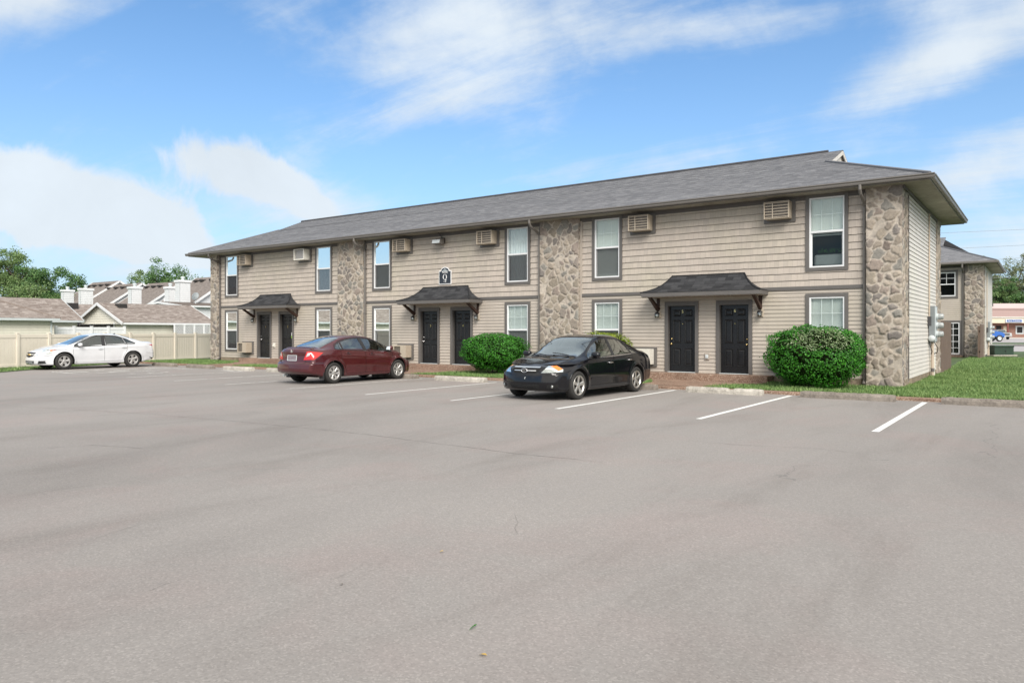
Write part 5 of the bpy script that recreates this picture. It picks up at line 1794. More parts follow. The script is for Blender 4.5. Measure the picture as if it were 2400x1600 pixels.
common = dict(zs_min=.19)
BLACK = dict(common, name='black_sedan', label='glossy black sedan backed in with its grille and headlamps facing the camera', cat='car',
    loc=(-9.43, 15.95, 0), yaw=math.radians(-92.0), xf=2.28, xr=-2.52, wb_=2.73, wr=.325, ar=.385, track=1.60, rimr=.225, spokes=5, spoke_w=(.034, .050), spoke_kind='one', rimmat=M['alloy'],
    paint=PB_, glass=M['carglass'], rglass=M['carglassdark'], inner=M['inner'], dash=M['innergrey'], dashz=.97, trimmat=M['chrome'], mirmat=PB_, handlemat=M['chrome'],
    zc=[(2.28, .74), (2.15, .785), (1.9, .845), (1.5, .915), (1.14, .962), (1.06, .985), (.70, 1.165), (.26, 1.385), (.12, 1.425), (-.25, 1.470), (-.7, 1.468), (-1.02, 1.425), (-1.2, 1.375), (-1.55, 1.235), (-1.85, 1.115), (-2.0, 1.08), (-2.3, 1.065), (-2.52, 1.01)],
    ze=[(2.28, .70), (1.9, .80), (1.5, .875), (1.14, .925), (.95, .975), (.55, 1.185), (.18, 1.345), (0, 1.385), (-.4, 1.405), (-.9, 1.365), (-1.2, 1.275), (-1.55, 1.14), (-1.85, 1.05), (-2.1, 1.025), (-2.52, .96)],
    we=[(2.28, .60), (1.9, .70), (1.14, .755), (.95, .745), (.5, .665), (.1, .60), (-.4, .585), (-.9, .59), (-1.3, .63), (-1.8, .70), (-2.2, .70), (-2.52, .64)],
    zb=[(2.28, .62), (1.9, .70), (1.4, .80), (1.1, .865), (.8, .895), (.3, .915), (-.8, .955), (-1.5, .99), (-2.0, .985), (-2.52, .90)],
    wb=[(2.28, .74), (1.9, .82), (1.4, .865), (1.0, .875), (.3, .875), (-1.2, .872), (-1.9, .835), (-2.52, .735)],
    wm=[(2.28, .80), (1.9, .885), (1.4, .912), (.3, .915), (-1.2, .915), (-1.9, .885), (-2.52, .80)],
    zs=[(2.28, .22), (1.9, .20), (1.0, .19), (-1.0, .19), (-1.9, .22), (-2.52, .30)],
    plan_f=.34, plan_r=.22, prof_f=[(.1, .06), (.25, .02), (.40, .0), (.55, .02), (.62, .045), (.70, .075), (.80, .12), (1.0, .3)], prof_r=[(.2, .06), (.45, .0), (.65, .01), (.9, .05), (1.1, .10)],
    bow=(-.2, .6, -2.0, -1.2), ws=(.23, 1.02), rw=(-1.82, -1.10),
    side_glass=[('side_window', [(.90, .93), (.88, .985), (.50, 1.205), (.20, 1.325), (.02, 1.36), (-.24, 1.372), (-.17, .93)], M['carglass']), ('side_window', [(-.27, .935), (-.33, 1.372), (-.75, 1.352), (-1.02, 1.275), (-1.10, .97)], M['carglass']), ('quarter_window', [(-1.13, .975), (-1.06, 1.262), (-1.24, 1.18), (-1.43, 1.02), (-1.45, .99)], M['carglass'])],
    doors=[[(.98, .30), (1.00, .55), (.96, .90), (.52, 1.245), (.18, 1.375), (-.27, 1.41), (-.20, .92), (-.20, .30)], [(-.20, .30), (-.20, .92), (-.27, 1.41), (-.78, 1.385), (-1.14, 1.255), (-1.16, .98), (-1.10, .72), (-.98, .55), (-.93, .30)]],
    trim=[[(.90, .922), (.3, .932), (-.5, .958), (-1.46, .998)]], trimw=.016,
    mould=[([(.86, .455), (-.90, .475)], .035)], pillars=[((-.22, .93), (-.30, 1.385), .085, .085)],
    top_seams=[[(1.06, .74), (1.6, .70), (2.02, .60), (2.14, .42)]], side_seams=[[(-1.95, .62), (-2.42, .58)]], front_seams=[[(0, .575), (.45, .575), (.80, .58)]],
    patches=[],
    lens=[('grille', M['gap'], [('f', 0, .612), ('f', .29, .612), ('f', .36, .665), ('f', .40, .755), ('f', 0, .770)], 0, .004, False),
        ('head_lamp', M['headlens'], [('f', .41, .622), ('f', .48, .735), ('s', 1.97, .775), ('s', 1.84, .785), ('s', 1.80, .70), ('f', .78, .645)], math.radians(40), .009, True),
        ('amber_lamp', M['amber'], [('s', 1.955, .772), ('s', 1.85, .780), ('s', 1.81, .705), ('s', 1.935, .675)], math.radians(55), .012, True),
        ('lower_intake', M['gap'], [('f', 0, .262), ('f', .36, .262), ('f', .42, .365), ('f', 0, .372)], 0, .003, False),
        ('fog_recess', M['gap'], [('f', .55, .285), ('f', .77, .30), ('f', .77, .372), ('f', .57, .365)], math.radians(20), .003, True),
        ('tail_lamp', M['redlens'], [('s', -2.26, .955), ('r', .56, .955), ('r', .52, .78), ('s', -2.34, .76)], math.radians(140), .005, True)],
    handles=[(-.02, .80), (-.98, .84)], mirror=(.78, .945), extra=extra_black)

RED = dict(common, name='maroon_sedan', label='dark red sedan parked nose in, seen from its tail lamps and rear bumper', cat='car',
    loc=(-17.95, 16.12, 0), yaw=math.radians(90.0), xf=2.22, xr=-2.28, wb_=2.67, wr=.316, ar=.378, track=1.52, rimr=.205, spokes=7, spoke_w=(.018, .030), spoke_kind='split', rimmat=M['hubcap'],
    paint=PR_, glass=M['carglass'], rglass=M['carglass'], inner=M['innergrey'], dash=M['innerdark'], dashz=.98, trimmat=M['blackplastic'], mirmat=PR_, handlemat=PR_,
    zc=[(2.22, .66), (2.0, .74), (1.6, .86), (1.40, .92), (1.32, .95), (.9, 1.15), (.42, 1.345), (.22, 1.395), (-.2, 1.435), (-.6, 1.425), (-.95, 1.37), (-1.3, 1.26), (-1.62, 1.135), (-1.76, 1.085), (-1.95, 1.07), (-2.18, 1.06), (-2.28, 1.0)],
    ze=[(2.22, .60), (2.0, .68), (1.6, .81), (1.35, .885), (1.2, .925), (.75, 1.165), (.30, 1.315), (0, 1.36), (-.4, 1.37), (-.85, 1.315), (-1.2, 1.21), (-1.55, 1.075), (-1.76, 1.025), (-2.0, 1.02), (-2.28, .955)],
    we=[(2.22, .55), (1.9, .66), (1.38, .735), (1.2, .73), (.7, .64), (.2, .57), (-.3, .55), (-.8, .555), (-1.2, .60), (-1.7, .665), (-2.28, .62)],
    zb=[(2.22, .55), (1.9, .66), (1.5, .78), (1.2, .85), (.8, .90), (.2, .935), (-.8, .985), (-1.4, 1.005), (-1.8, .99), (-2.28, .90)],
    wb=[(2.22, .68), (1.9, .76), (1.4, .825), (.9, .845), (0, .845), (-1.0, .842), (-1.7, .805), (-2.28, .71)],
    wm=[(2.22, .74), (1.9, .83), (1.4, .872), (.3, .877), (-1.1, .877), (-1.7, .862), (-2.28, .80)],
    zs=[(2.22, .20), (1.8, .19), (1.0, .19), (-1.0, .19), (-1.7, .20), (-2.0, .26), (-2.28, .30)],
    plan_f=.36, plan_r=.20, prof_f=[(.1, .06), (.25, .02), (.40, .0), (.55, .03), (.70, .12), (.8, .2), (1.0, .4)], prof_r=[(.15, .14), (.28, .05), (.40, .0), (.58, .01), (.64, .07), (.85, .095), (1.0, .085), (1.1, .11)],
    bow=(0, .8, -1.9, -1.1), ws=(.36, 1.28), rw=(-1.72, -.93),
    side_glass=[('quarter_window', [(1.08, .915), (1.05, .975), (.92, 1.06), (.90, .93)], M['carglass']), ('side_window', [(.87, .93), (.87, 1.075), (.5, 1.235), (.20, 1.305), (-.08, 1.33), (-.04, .95)], M['carglass']), ('side_window', [(-.16, .955), (-.20, 1.335), (-.62, 1.305), (-.93, 1.235), (-.98, 1.0)], M['carglass']), ('quarter_window', [(-1.01, 1.0), (-.965, 1.222), (-1.14, 1.15), (-1.27, 1.045), (-1.24, 1.015)], M['carglass'])],
    doors=[[(1.02, .28), (1.08, .55), (1.08, .87), (.62, 1.245), (.28, 1.345), (-.12, 1.375), (-.10, .94), (-.08, .28)], [(-.08, .28), (-.10, .94), (-.12, 1.375), (-.62, 1.355), (-1.02, 1.245), (-1.10, 1.0), (-1.05, .70), (-.93, .52), (-.86, .28)]],
    trim=[[(1.08, .905), (.2, .945), (-.6, .978), (-1.28, 1.02), (-1.20, 1.15), (-.95, 1.255), (-.6, 1.325), (-.15, 1.35), (.25, 1.32), (.62, 1.205), (1.05, .97), (1.08, .905)]], trimw=.018,
    mould=[([(.98, .47), (-.80, .52)], .030)], pillars=[((-.09, .95), (-.14, 1.34), .10, .10)], crease=[(1.0, .70, -2.0, .86, .014, .05)],
    top_seams=[[(1.38, .72), (1.7, .66), (2.0, .5)], [(-1.82, .0), (-1.84, .55), (-2.02, .62)]], side_seams=[[(-1.72, .63), (-2.2, .60)]], rear_seams=[[(0, .605), (.50, .605), (.55, .66), (.52, .72)], [(.55, .66), (.80, .63)]],
    patches=[],
    lens=[('tail_lamp', M['redlens'], [('r', .47, .715), ('r', .56, .955), ('s', -2.05, .965), ('s', -1.72, .925), ('s', -1.90, .80), ('s', -2.02, .725)], math.radians(140), .005, True),
        ('reverse_lamp', M['clearlens'], [('r', .55, .80), ('r', .60, .915), ('r', .69, .925), ('r', .66, .84)], math.radians(180), .009, True),
        ('head_lamp', M['headlens'], [('f', .42, .60), ('f', .52, .70), ('s', 1.50, .765), ('s', 1.75, .66)], math.radians(45), .008, True),
        ('grille', M['gap'], [('f', 0, .50), ('f', .40, .50), ('f', .42, .56), ('f', 0, .56)], 0, .003, False),
        ('lower_intake', M['gap'], [('f', 0, .24), ('f', .55, .24), ('f', .6, .36), ('f', 0, .38)], 0, .003, False)],
    handles=[(.16, .84), (-.80, .875)], mirror=(.86, .965), extra=extra_red)

WHITE = dict(common, name='white_sedan', label='white sedan parked along the tan fence at the far left of the lot', cat='car',
    loc=(-33.0, 15.18, 0), yaw=math.radians(-91.5), xf=2.35, xr=-2.50, wb_=2.737, wr=.335, ar=.395, track=1.62, rimr=.215, spokes=5, spoke_w=(.040, .062), spoke_kind='one', rimmat=M['hubcap'],
    paint=PW_, glass=M['carglassdark'], rglass=M['carglassdark'], inner=M['innerdark'], dash=M['innerdark'], dashz=.98, trimmat=M['blackplastic'], mirmat=PW_, handlemat=PW_,
    zc=[(2.35, .74), (2.2, .79), (1.9, .86), (1.5, .93), (1.20, .975), (1.12, 1.0), (.75, 1.17), (.28, 1.375), (.12, 1.415), (-.25, 1.460), (-.6, 1.458), (-.95, 1.415), (-1.2, 1.355), (-1.55, 1.24), (-1.9, 1.125), (-2.0, 1.105), (-2.35, 1.095), (-2.5, 1.04)],
    ze=[(2.35, .69), (1.9, .81), (1.5, .885), (1.2, .935), (1.0, .98), (.6, 1.18), (.2, 1.335), (0, 1.375), (-.4, 1.395), (-.9, 1.34), (-1.2, 1.265), (-1.55, 1.155), (-1.9, 1.065), (-2.1, 1.05), (-2.5, .99)],
    we=[(2.35, .58), (1.9, .70), (1.2, .755), (1.0, .745), (.5, .66), (.1, .60), (-.4, .585), (-.9, .59), (-1.3, .63), (-1.8, .70), (-2.2, .71), (-2.5, .66)],
    zb=[(2.35, .60), (1.9, .70), (1.4, .80), (1.1, .86), (.8, .89), (.3, .92), (-.8, .975), (-1.5, 1.02), (-2.0, 1.01), (-2.5, .93)],
    wb=[(2.35, .72), (1.9, .82), (1.4, .865), (1.0, .88), (.3, .88), (-1.2, .88), (-1.9, .845), (-2.5, .76)],
    wm=[(2.35, .80), (1.9, .89), (1.4, .922), (.3, .927), (-1.2, .927), (-1.9, .905), (-2.5, .83)],
    zs=[(2.35, .20), (1.9, .19), (1.0, .20), (-1.0, .20), (-1.9, .23), (-2.5, .33)],
    plan_f=.36, plan_r=.24, prof_f=[(.1, .08), (.25, .01), (.40, .0), (.52, .03), (.62, .045), (.70, .08), (.80, .14), (1.0, .3)], prof_r=[(.2, .10), (.45, .0), (.65, .01), (.9, .05), (1.1, .04)],
    bow=(-.2, .65, -2.1, -1.2), ws=(.25, 1.08), rw=(-1.86, -1.08),
    side_glass=[('side_window', [(.98, .915), (.94, .975), (.52, 1.195), (.20, 1.315), (.02, 1.35), (-.16, 1.36), (-.10, .95)], M['carglassdark']), ('side_window', [(-.26, .96), (-.30, 1.362), (-.75, 1.335), (-1.0, 1.27), (-1.06, .995)], M['carglassdark']), ('quarter_window', [(-1.10, .995), (-1.04, 1.258), (-1.22, 1.19), (-1.48, 1.045), (-1.46, 1.01)], M['carglassdark'])],
    doors=[[(1.03, .30), (1.05, .55), (1.02, .90), (.52, 1.24), (.18, 1.365), (-.22, 1.40), (-.18, .94), (-.18, .30)], [(-.18, .30), (-.18, .94), (-.22, 1.40), (-.78, 1.37), (-1.12, 1.25), (-1.14, 1.0), (-1.10, .72), (-.98, .55), (-.93, .30)]],
    trim=[[(.98, .905), (.3, .93), (-.5, .965), (-1.48, 1.02), (-1.22, 1.205), (-1.0, 1.285), (-.75, 1.35), (-.25, 1.375), (.05, 1.362), (.25, 1.325), (.55, 1.205), (.95, .985)]], trimw=.020,
    mould=[([(.90, .30), (-.85, .33)], .03)], pillars=[((-.17, .95), (-.23, 1.37), .12, .12)], crease=[(1.3, .80, -2.2, .92, .012, .05)],
    top_seams=[[(1.18, .74), (1.6, .70), (2.05, .58)]], side_seams=[[(1.70, .62), (2.1, .56)], [(-1.95, .62), (-2.4, .58)]], front_seams=[[(0, .54), (.45, .55)]],
    patches=[],
    lens=[('grille', M['blackplastic'], [('f', 0, .495), ('f', .24, .53), ('f', .39, .605), ('f', 0, .592)], 0, .004, False),
        ('grille', M['blackplastic'], [('f', 0, .655), ('f', .40, .645), ('f', .42, .70), ('f', 0, .715)], 0, .004, False),
        ('head_lamp', M['headlens'], [('f', .47, .595), ('f', .56, .715), ('s', 1.96, .790), ('s', 1.60, .830), ('s', 1.78, .742), ('f', .84, .645)], math.radians(45), .009, True),
        ('amber_lamp', M['amber'], [('s', 1.80, .805), ('s', 1.62, .826), ('s', 1.765, .755), ('s', 1.84, .745)], math.radians(60), .012, True),
        ('lower_intake', M['gap'], [('f', 0, .252), ('f', .40, .255), ('f', .42, .365), ('f', 0, .370)], 0, .003, False),
        ('fog_recess', M['blackplastic'], [('f', .56, .245), ('s', 1.98, .255), ('s', 2.03, .35), ('f', .80, .375), ('f', .62, .37)], math.radians(35), .004, True),
        ('tail_lamp', M['redlens'], [('s', -2.10, .968), ('r', .55, .985), ('r', .55, .80), ('s', -2.40, .785)], math.radians(140), .005, True),
        ('rear_valance', M['blackplastic'], [('s', -2.05, .27), ('s', -2.30, .39), ('r', .85, .43), ('r', .80, .33), ('s', -2.22, .30)], math.radians(140), .004, True)],
    handles=[(-.02, .815), (-.98, .86)], mirror=(.80, .945), extra=extra_white)

for S_car in (BLACK, RED, WHITE):
    make_car(S_car)
# ------------------------------------------------------------------ wall mounted things
def ac_unit(kind):
    """origin at the wall, centre of the sleeve; projects towards -y"""
    label0 = 'x'
    t = thing('air_conditioner', label0, 'air conditioner', (0, 0, 0))
    body = M['acwhite'] if kind in ('old', 'lowwhite') else M['ac']
    w, h, d = .35, .245, .38
    mb = MB()
    mb.bbox(-.44, .44, -.055, .0, -.33, .30, .004)
    mb.build('mounting_trim', M['trim'], t)
    mb = MB()
    for (x0, x1, z0, z1) in ((-w, w, h - .02, h), (-w, w, -h, -h + .02), (-w, -w + .02, -h + .021, h - .021), (w - .02, w, -h + .021, h - .021)):
        mb.bbox(x0, x1, -d, -.056, z0, z1, .006)
    mb.build('casing', body, t)
    MB().bbox(-w + .03, w - .03, -d + .05, -.1, -h + .03, h - .03, .01).build('coil', M['fins'] if kind == 'old' else M['acdark'], t)
    mb = MB()
    if kind in ('guard',):
        for i in range(6):
            z = -h + .045 + i * (2 * h - .09) / 5
            mb.bbox(-w + .02, w - .02, -d - .012, -d + .002, z - .009, z + .009, .003)
        for x in (-w + .012, -w * .30, w - .012):
            mb.bbox(x - .012, x + .012, -d - .016, -d + .002, -h, h, .003)
    elif kind == 'old':
        mb.bbox(-w, w, -d - .02, -d, -h, -h + .05, .004); mb.bbox(-w, w, -d - .02, -d, h - .03, h, .004)
        for x in (-w + .02, w - .02, ):
            mb.bbox(x - .02, x + .02, -d - .018, -d, -h + .05, h - .03, .004)
    else:
        mb.bbox(-w, -w + .05, -d - .015, -d, -h, h, .004); mb.bbox(w - .30, w, -d - .015, -d, -h, h, .004)
        mb.bbox(-w + .05, w - .30, -d - .015, -d, h - .05, h, .004); mb.bbox(-w + .05, w - .30, -d - .015, -d, -h, -h + .05, .004)
        for i in range(10):
            z = -h + .08 + i * .037
            mb.bbox(-w + .05, w - .30, -d + .0, -d + .01, z, z + .006, .001)
    mb.build('guard' if kind == 'guard' else 'grille', body, t)
    if kind in ('low', 'lowwhite'):
        mb = MB()
        for i in range(9):
            z = -h + .06 + i * .045
            mb.bbox(w, w + .003, -d + .05, -d + .30, z, z + .02, .001)
        mb.build('side_louvre', body, t)
    return t
proto = {k: ac_unit(k) for k in ('guard', 'old', 'low', 'lowwhite')}
used_ac = set()
def put_ac(kind, x, z, label, group):
    o = proto[kind] if kind not in used_ac else copy_tree(proto[kind])
    used_ac.add(kind)
    o.location = (x, FY - .004, z)
    o['label'] = label; o['group'] = group
    return o
GU, GL = 'window air conditioners high on the facade', 'air conditioners low on the facade'
A_, B_, C_ = UC
put_ac('guard', A_ - 2.15, 5.01, 'barred beige air conditioner under the eave, at the far left end of the facade', GU)
put_ac('old', A_ + 2.20, 5.01, 'air conditioner with white face and bare grey coil under the eave', GU)
put_ac('guard', B_ - 2.15, 5.01, 'barred beige air conditioner under the eave, left of the floodlight', GU)
put_ac('guard', B_ + 2.20, 5.01, 'barred beige air conditioner under the eave, right of the floodlight', GU)
put_ac('guard', C_ - 2.15, 5.01, 'barred beige air conditioner under the eave, above the black car', GU)
put_ac('guard', C_ + 2.18, 5.01, 'barred beige air conditioner under the eave, nearest the half open window', GU)
put_ac('low', A_ - 2.10, .76, 'beige air conditioner low on the wall beside the far left window', GL)
put_ac('low', B_ - 2.10, .74, 'beige air conditioner low on the wall behind the nose of the red car', GL)
put_ac('lowwhite', C_ - 2.10, .74, 'white air conditioner low on the wall behind the tail of the black car', GL)
put_ac('low', C_ + 2.30, .76, 'beige air conditioner low on the wall half hidden by the big hedge', GL)

def lantern():
    t = thing('wall_lantern', 'x', 'wall lamp', (0, 0, 0))
    MB().bbox(-.075, .075, -.03, 0, -.12, .12, .012).build('back_plate', M['ac'], t)
    mb = MB(); mb.tube([(0, -.02, .03), (0, -.07, .085), (0, -.125, .075), (0, -.135, .05)], .014, 8)
    mb.lathe([(0, .075), (.03, .072), (.075, .03), (.083, .012), (.083, .0), (.0, .0)], (0, -.135, .0), 'z', 16)
    mb.build('hood', M['black'], t, smooth=False)
    MB().lathe([(.062, .0), (.066, -.05), (.058, -.115), (0, -.118)], (0, -.135, 0), 'z', 16).build('glass_jar', M['lampglass'], t, smooth=True)
    MB().lathe([(0, -.015), (.02, -.02), (.027, -.055), (.012, -.085), (0, -.09)], (0, -.135, 0), 'z', 10).build('bulb', M['white'], t, smooth=True)
    mb = MB()
    for i in range(4):
        a = math.pi / 4 + i * math.pi / 2
        mb.tube([(.068 * math.cos(a), -.135 + .068 * math.sin(a), .0), (.062 * math.cos(a), -.135 + .062 * math.sin(a), -.12)], .004, 5)
    mb.build('cage', M['black'], t)
    return t
lan = lantern()
LBL = [('left of the far left pair of doors', 'right of the far left pair of doors, above the red car'), ('left of the doors under the building sign', 'right of the doors under the building sign, above the round shrub'), ('left of the near pair of doors, above the black car tail', 'right of the near pair of doors, above the big hedge')]
for i, c in enumerate(UC):
    for j, s in enumerate((-1, 1)):
        o = lan if (i, j) == (0, 0) else copy_tree(lan)
        o.location = (c + (-1.60 if s < 0 else 1.64), FY - .018, 2.09)
        o['label'] = 'black jar lantern ' + LBL[i][j]; o['group'] = 'wall lanterns beside the doors'

# floodlight
t = thing('floodlight', 'dark floodlight with a pale lens under the eave of the middle bay', 'floodlight', (-19.15, FY - .025, 5.08))
WL[t.name] = Vector((0, 0, 0))
mb = MB(); mb.bbox(-.10, .16, -.09, 0, -.10, .10, .015); mb.tube([(.05, -.05, .09), (.02, -.10, .2), (-.05, -.14, .28), (-.12, -.1, .33)], .012, 6); mb.build('mount', M['black'], t)
mb = MB(); mb.prism([(-.10, .08), (-.33, .02), (-.36, -.13), (-.10, -.16)], -.24, .20, 'x'); mb.build('housing', M['gutter'], t)
MB().add([(-.21, -.332, .012), (.17, -.332, .012), (.17, -.362, -.122), (-.21, -.362, -.122)], [(0, 1, 2, 3)]).build('lens', M['greylt'], t)

# the building sign
t = thing('building_sign', 'dark navy sign with white border reading Building Q 1-6', 'sign', (-18.98, FY - .03, 3.66))
WL[t.name] = Vector((0, 0, 0))
def arch(w, z0, z1, r, top, n=14):
    pts = [(-w, z0), (w, z0), (w, z1), (r, z1)]
    pts += [(r * math.cos(a), z1 + (top - z1) * math.sin(a)) for a in np.linspace(.12, math.pi - .12, n)]
    return pts + [(-r, z1), (-w, z1)]
MB().prism(arch(.315, -.285, .245, .215, .385), -.018, .0, 'y').build('border', M['white'], t)
MB().prism(arch(.288, -.258, .218, .195, .358), -.024, -.0185, 'y').build('face', M['navy'], t)
o = text_mesh('Building', .085, 'lettering', M['white'], t, .002); o.location = (0, -.028, .182); o.rotation_euler = (math.radians(90), 0, 0)
o = text_mesh('1-6', .10, 'lettering', M['white'], t, .002); o.location = (0, -.028, -.178); o.rotation_euler = (math.radians(90), 0, 0)
mb = MB()   # serif Q: ring with swelling sides and a tail
n = 40
vo, vi = [], []
for i in range(n):
    a = 2 * math.pi * i / n
    vo.append((.102 * math.cos(a), -.028, -.0 + .108 * math.sin(a))); vi.append(((.102 - .030 * abs(math.cos(a)) - .008) * math.cos(a), -.028, -.0 + (.108 - .012) * math.sin(a)))
mb.add(vo + vi, [(i, (i + 1) % n, n + (i + 1) % n, n + i) for i in range(n)])
mb.add([(-.02, -.0285, -.108), (.02, -.0285, -.098), (.075, -.0285, -.125), (.105, -.0285, -.118), (.092, -.0285, -.134), (.055, -.0285, -.140)], [(0, 1, 2, 3, 4, 5)])
mb.build('letter', M['white'], t, recalc=False)
mb = MB()   # fleur ornament in the arch
for cx_, w, h0, h1 in ((0, .036, .235, .345), (-.075, .03, .215, .285), (.075, .03, .215, .285), (-.13, .022, .215, .25), (.13, .022, .215, .25)):
    mb.add([(cx_ - w, -.027, h0), (cx_ - w * .35, -.027, h0), (cx_ - w * .35, -.027, h0 + (h1 - h0) * .5), (cx_, -.027, h1), (cx_ - w * 1.0, -.027, h0 + (h1 - h0) * .6)], [(0, 1, 2, 3, 4)])
    mb.add([(cx_ + w, -.027, h0), (cx_ + w * .35, -.027, h0), (cx_ + w * .35, -.027, h0 + (h1 - h0) * .5), (cx_, -.027, h1), (cx_ + w * 1.0, -.027, h0 + (h1 - h0) * .6)], [(4, 3, 2, 1, 0)])
    mb.add([(cx_ - w, -.0275, h0 - .01), (cx_ + w, -.0275, h0 - .01), (cx_ + w, -.0275, h0 + .012), (cx_ - w, -.0275, h0 + .012)], [(0, 1, 2, 3)])
mb.build('ornament', M['greylt'], t, recalc=False)

# outlets and tap
for x, z, lab in ((C_ - .0, .78, 'small grey outlet box on the wall between the near pair of doors'), (A_ - .05, .88, 'white outlet cover on the wall between the far left doors')):
    t = thing('outlet_box', lab, 'outlet', (x, FY - .014, z)); WL[t.name] = Vector()
    MB().bbox(-.075, .075, -.035, 0, -.11, .11, .01).build('plate', M['tan'] if x > -10 else M['acwhite'], t)
    mb = MB(); mb.bbox(-.045, .05, -.10 if x < -10 else -.07, -.036, -.06, .05, .02); mb.build('cover', M['greylt'] if x > -10 else M['acwhite'], t)
t = thing('door_hanger', 'white and green paper hanger on the knob of a far left door', 'door hanger', (A_ + 1.20, FY + .03, 1.36)); WL[t.name] = Vector()
MB().bbox(-.05, .05, -.008, 0, -.02, .13, .002).build('paper', M['white'], t)
MB().bbox(-.055, .045, -.012, -.004, -.14, -.02, .002).build('green_part', material('lime paper', (.25, .48, .05), .6), t)

# electric meters on the end wall
M['metergl'] = varied('clouded meter glass', (.34, .36, .36), .2, .2, 12)
def meter_bank(loc, label, full=True):
    t = thing('meter_bank', label, 'electric meter', loc); WL[t.name] = Vector()
    MB().bbox(.0, .17, -.22, .38, 1.20, 2.36, .012).build('cabinet', M['grey'], t)
    MB().bbox(.172, .182, -.19, .35, 1.23, 2.33, .004).build('cover', M['greylt'], t)
    for z in (2.02, 1.74, 1.46):
        mb = MB(); mb.lathe([(.10, .18), (.105, .24), (.10, .245)], (0, .10, z), 'x', 20); mb.build('meter_ring', M['greylt'], t)
        MB().lathe([(.092, .24), (.088, .36), (.07, .385), (0, .39)], (0, .10, z), 'x', 20).build('meter_glass', M['metergl'], t, smooth=True)
    mb = MB(); mb.lathe([(0, -.02), (.10, -.02), (.105, -.16), (.085, -.20), (0, -.205)], (.10, -.24, 1.32), 'y', 20); mb.build('side_meter', M['greylt'], t, smooth=True)
    MB().bbox(.0, .10, -.52, -.38, 1.72, 2.02, .01).build('phone_box', material('dark grey box', (.05, .05, .055), .5), t)
    mb = MB(); mb.tube([(.085, -.02, 1.2), (.085, -.02, -.1)], .045, 10); mb.build('conduit', M['pvc'], t)
    mb = MB(); mb.tube([(.09, -.02, .25), (.09, -.02, .36)], .056, 10); mb.build('coupling', M['trim'], t)
    mb = MB(); mb.tube([(.03, -.30, 2.0), (.03, -.30, 5.3)], .022, 8); mb.build('riser', M['pvc'], t)
    MB().bbox(.0, .12, .22, .34, -.1, .72, .01).build('low_cover', M['cream'], t)
    mb = MB(); mb.tube([(.02, -.42, 1.72), (.03, -.40, 1.2), (.10, -.22, .9), (.06, -.2, .8)], .012, 6); mb.tube([(.10, .30, 1.2), (.20, .38, 1.0), (.17, .42, .85), (.06, .38, .8)], .014, 6); mb.tube([(.05, .36, 1.2), (.05, .36, .7)], .012, 6); build_each(mb, 'cable', M['cable'], t, smooth=True)
    return t
mbk = meter_bank((XR + .012, 27.35, 0), 'grey cabinet with round electric meters on the side wall of the near block')

# plain wooden screens behind the blocks
def wood_fence(x, y0, y1, h, label):
    t = thing('wood_fence', label, 'fence', (x, y0, 0))
    n = max(2, int((y1 - y0) / .145))
    mb = MB()
    for z in (.4, 1.5):
        mb.box(x - .06, x - .02, y0, y1, z, z + .09)
    for y in (y0 + .04, y1 - .04):
        mb.box(x - .12, x - .02, y - .04, y + .04, 0, h - .08)
    build_each(mb, 'rail', M['fencewood'], t)
    r = np.random.default_rng(4)
    for i in range(n):
        y = y0 + (y1 - y0) * (i + .5) / n
        dz = r.uniform(-.02, .02)
        MB().bbox(x - .018 + r.uniform(-.006, .006), x + .004, y - .066, y + .066, .03, h + dz, .004).build('board', M['fencewood'], t)
    return t
wood_fence(-2.98, YB + .1, 33.5, 1.90, 'brown board fence behind the end wall with the electric meters')
wood_fence(-2.83, 47.0, 49.7, 1.90, 'weathered board fence in front of the stone pier of the rear block')

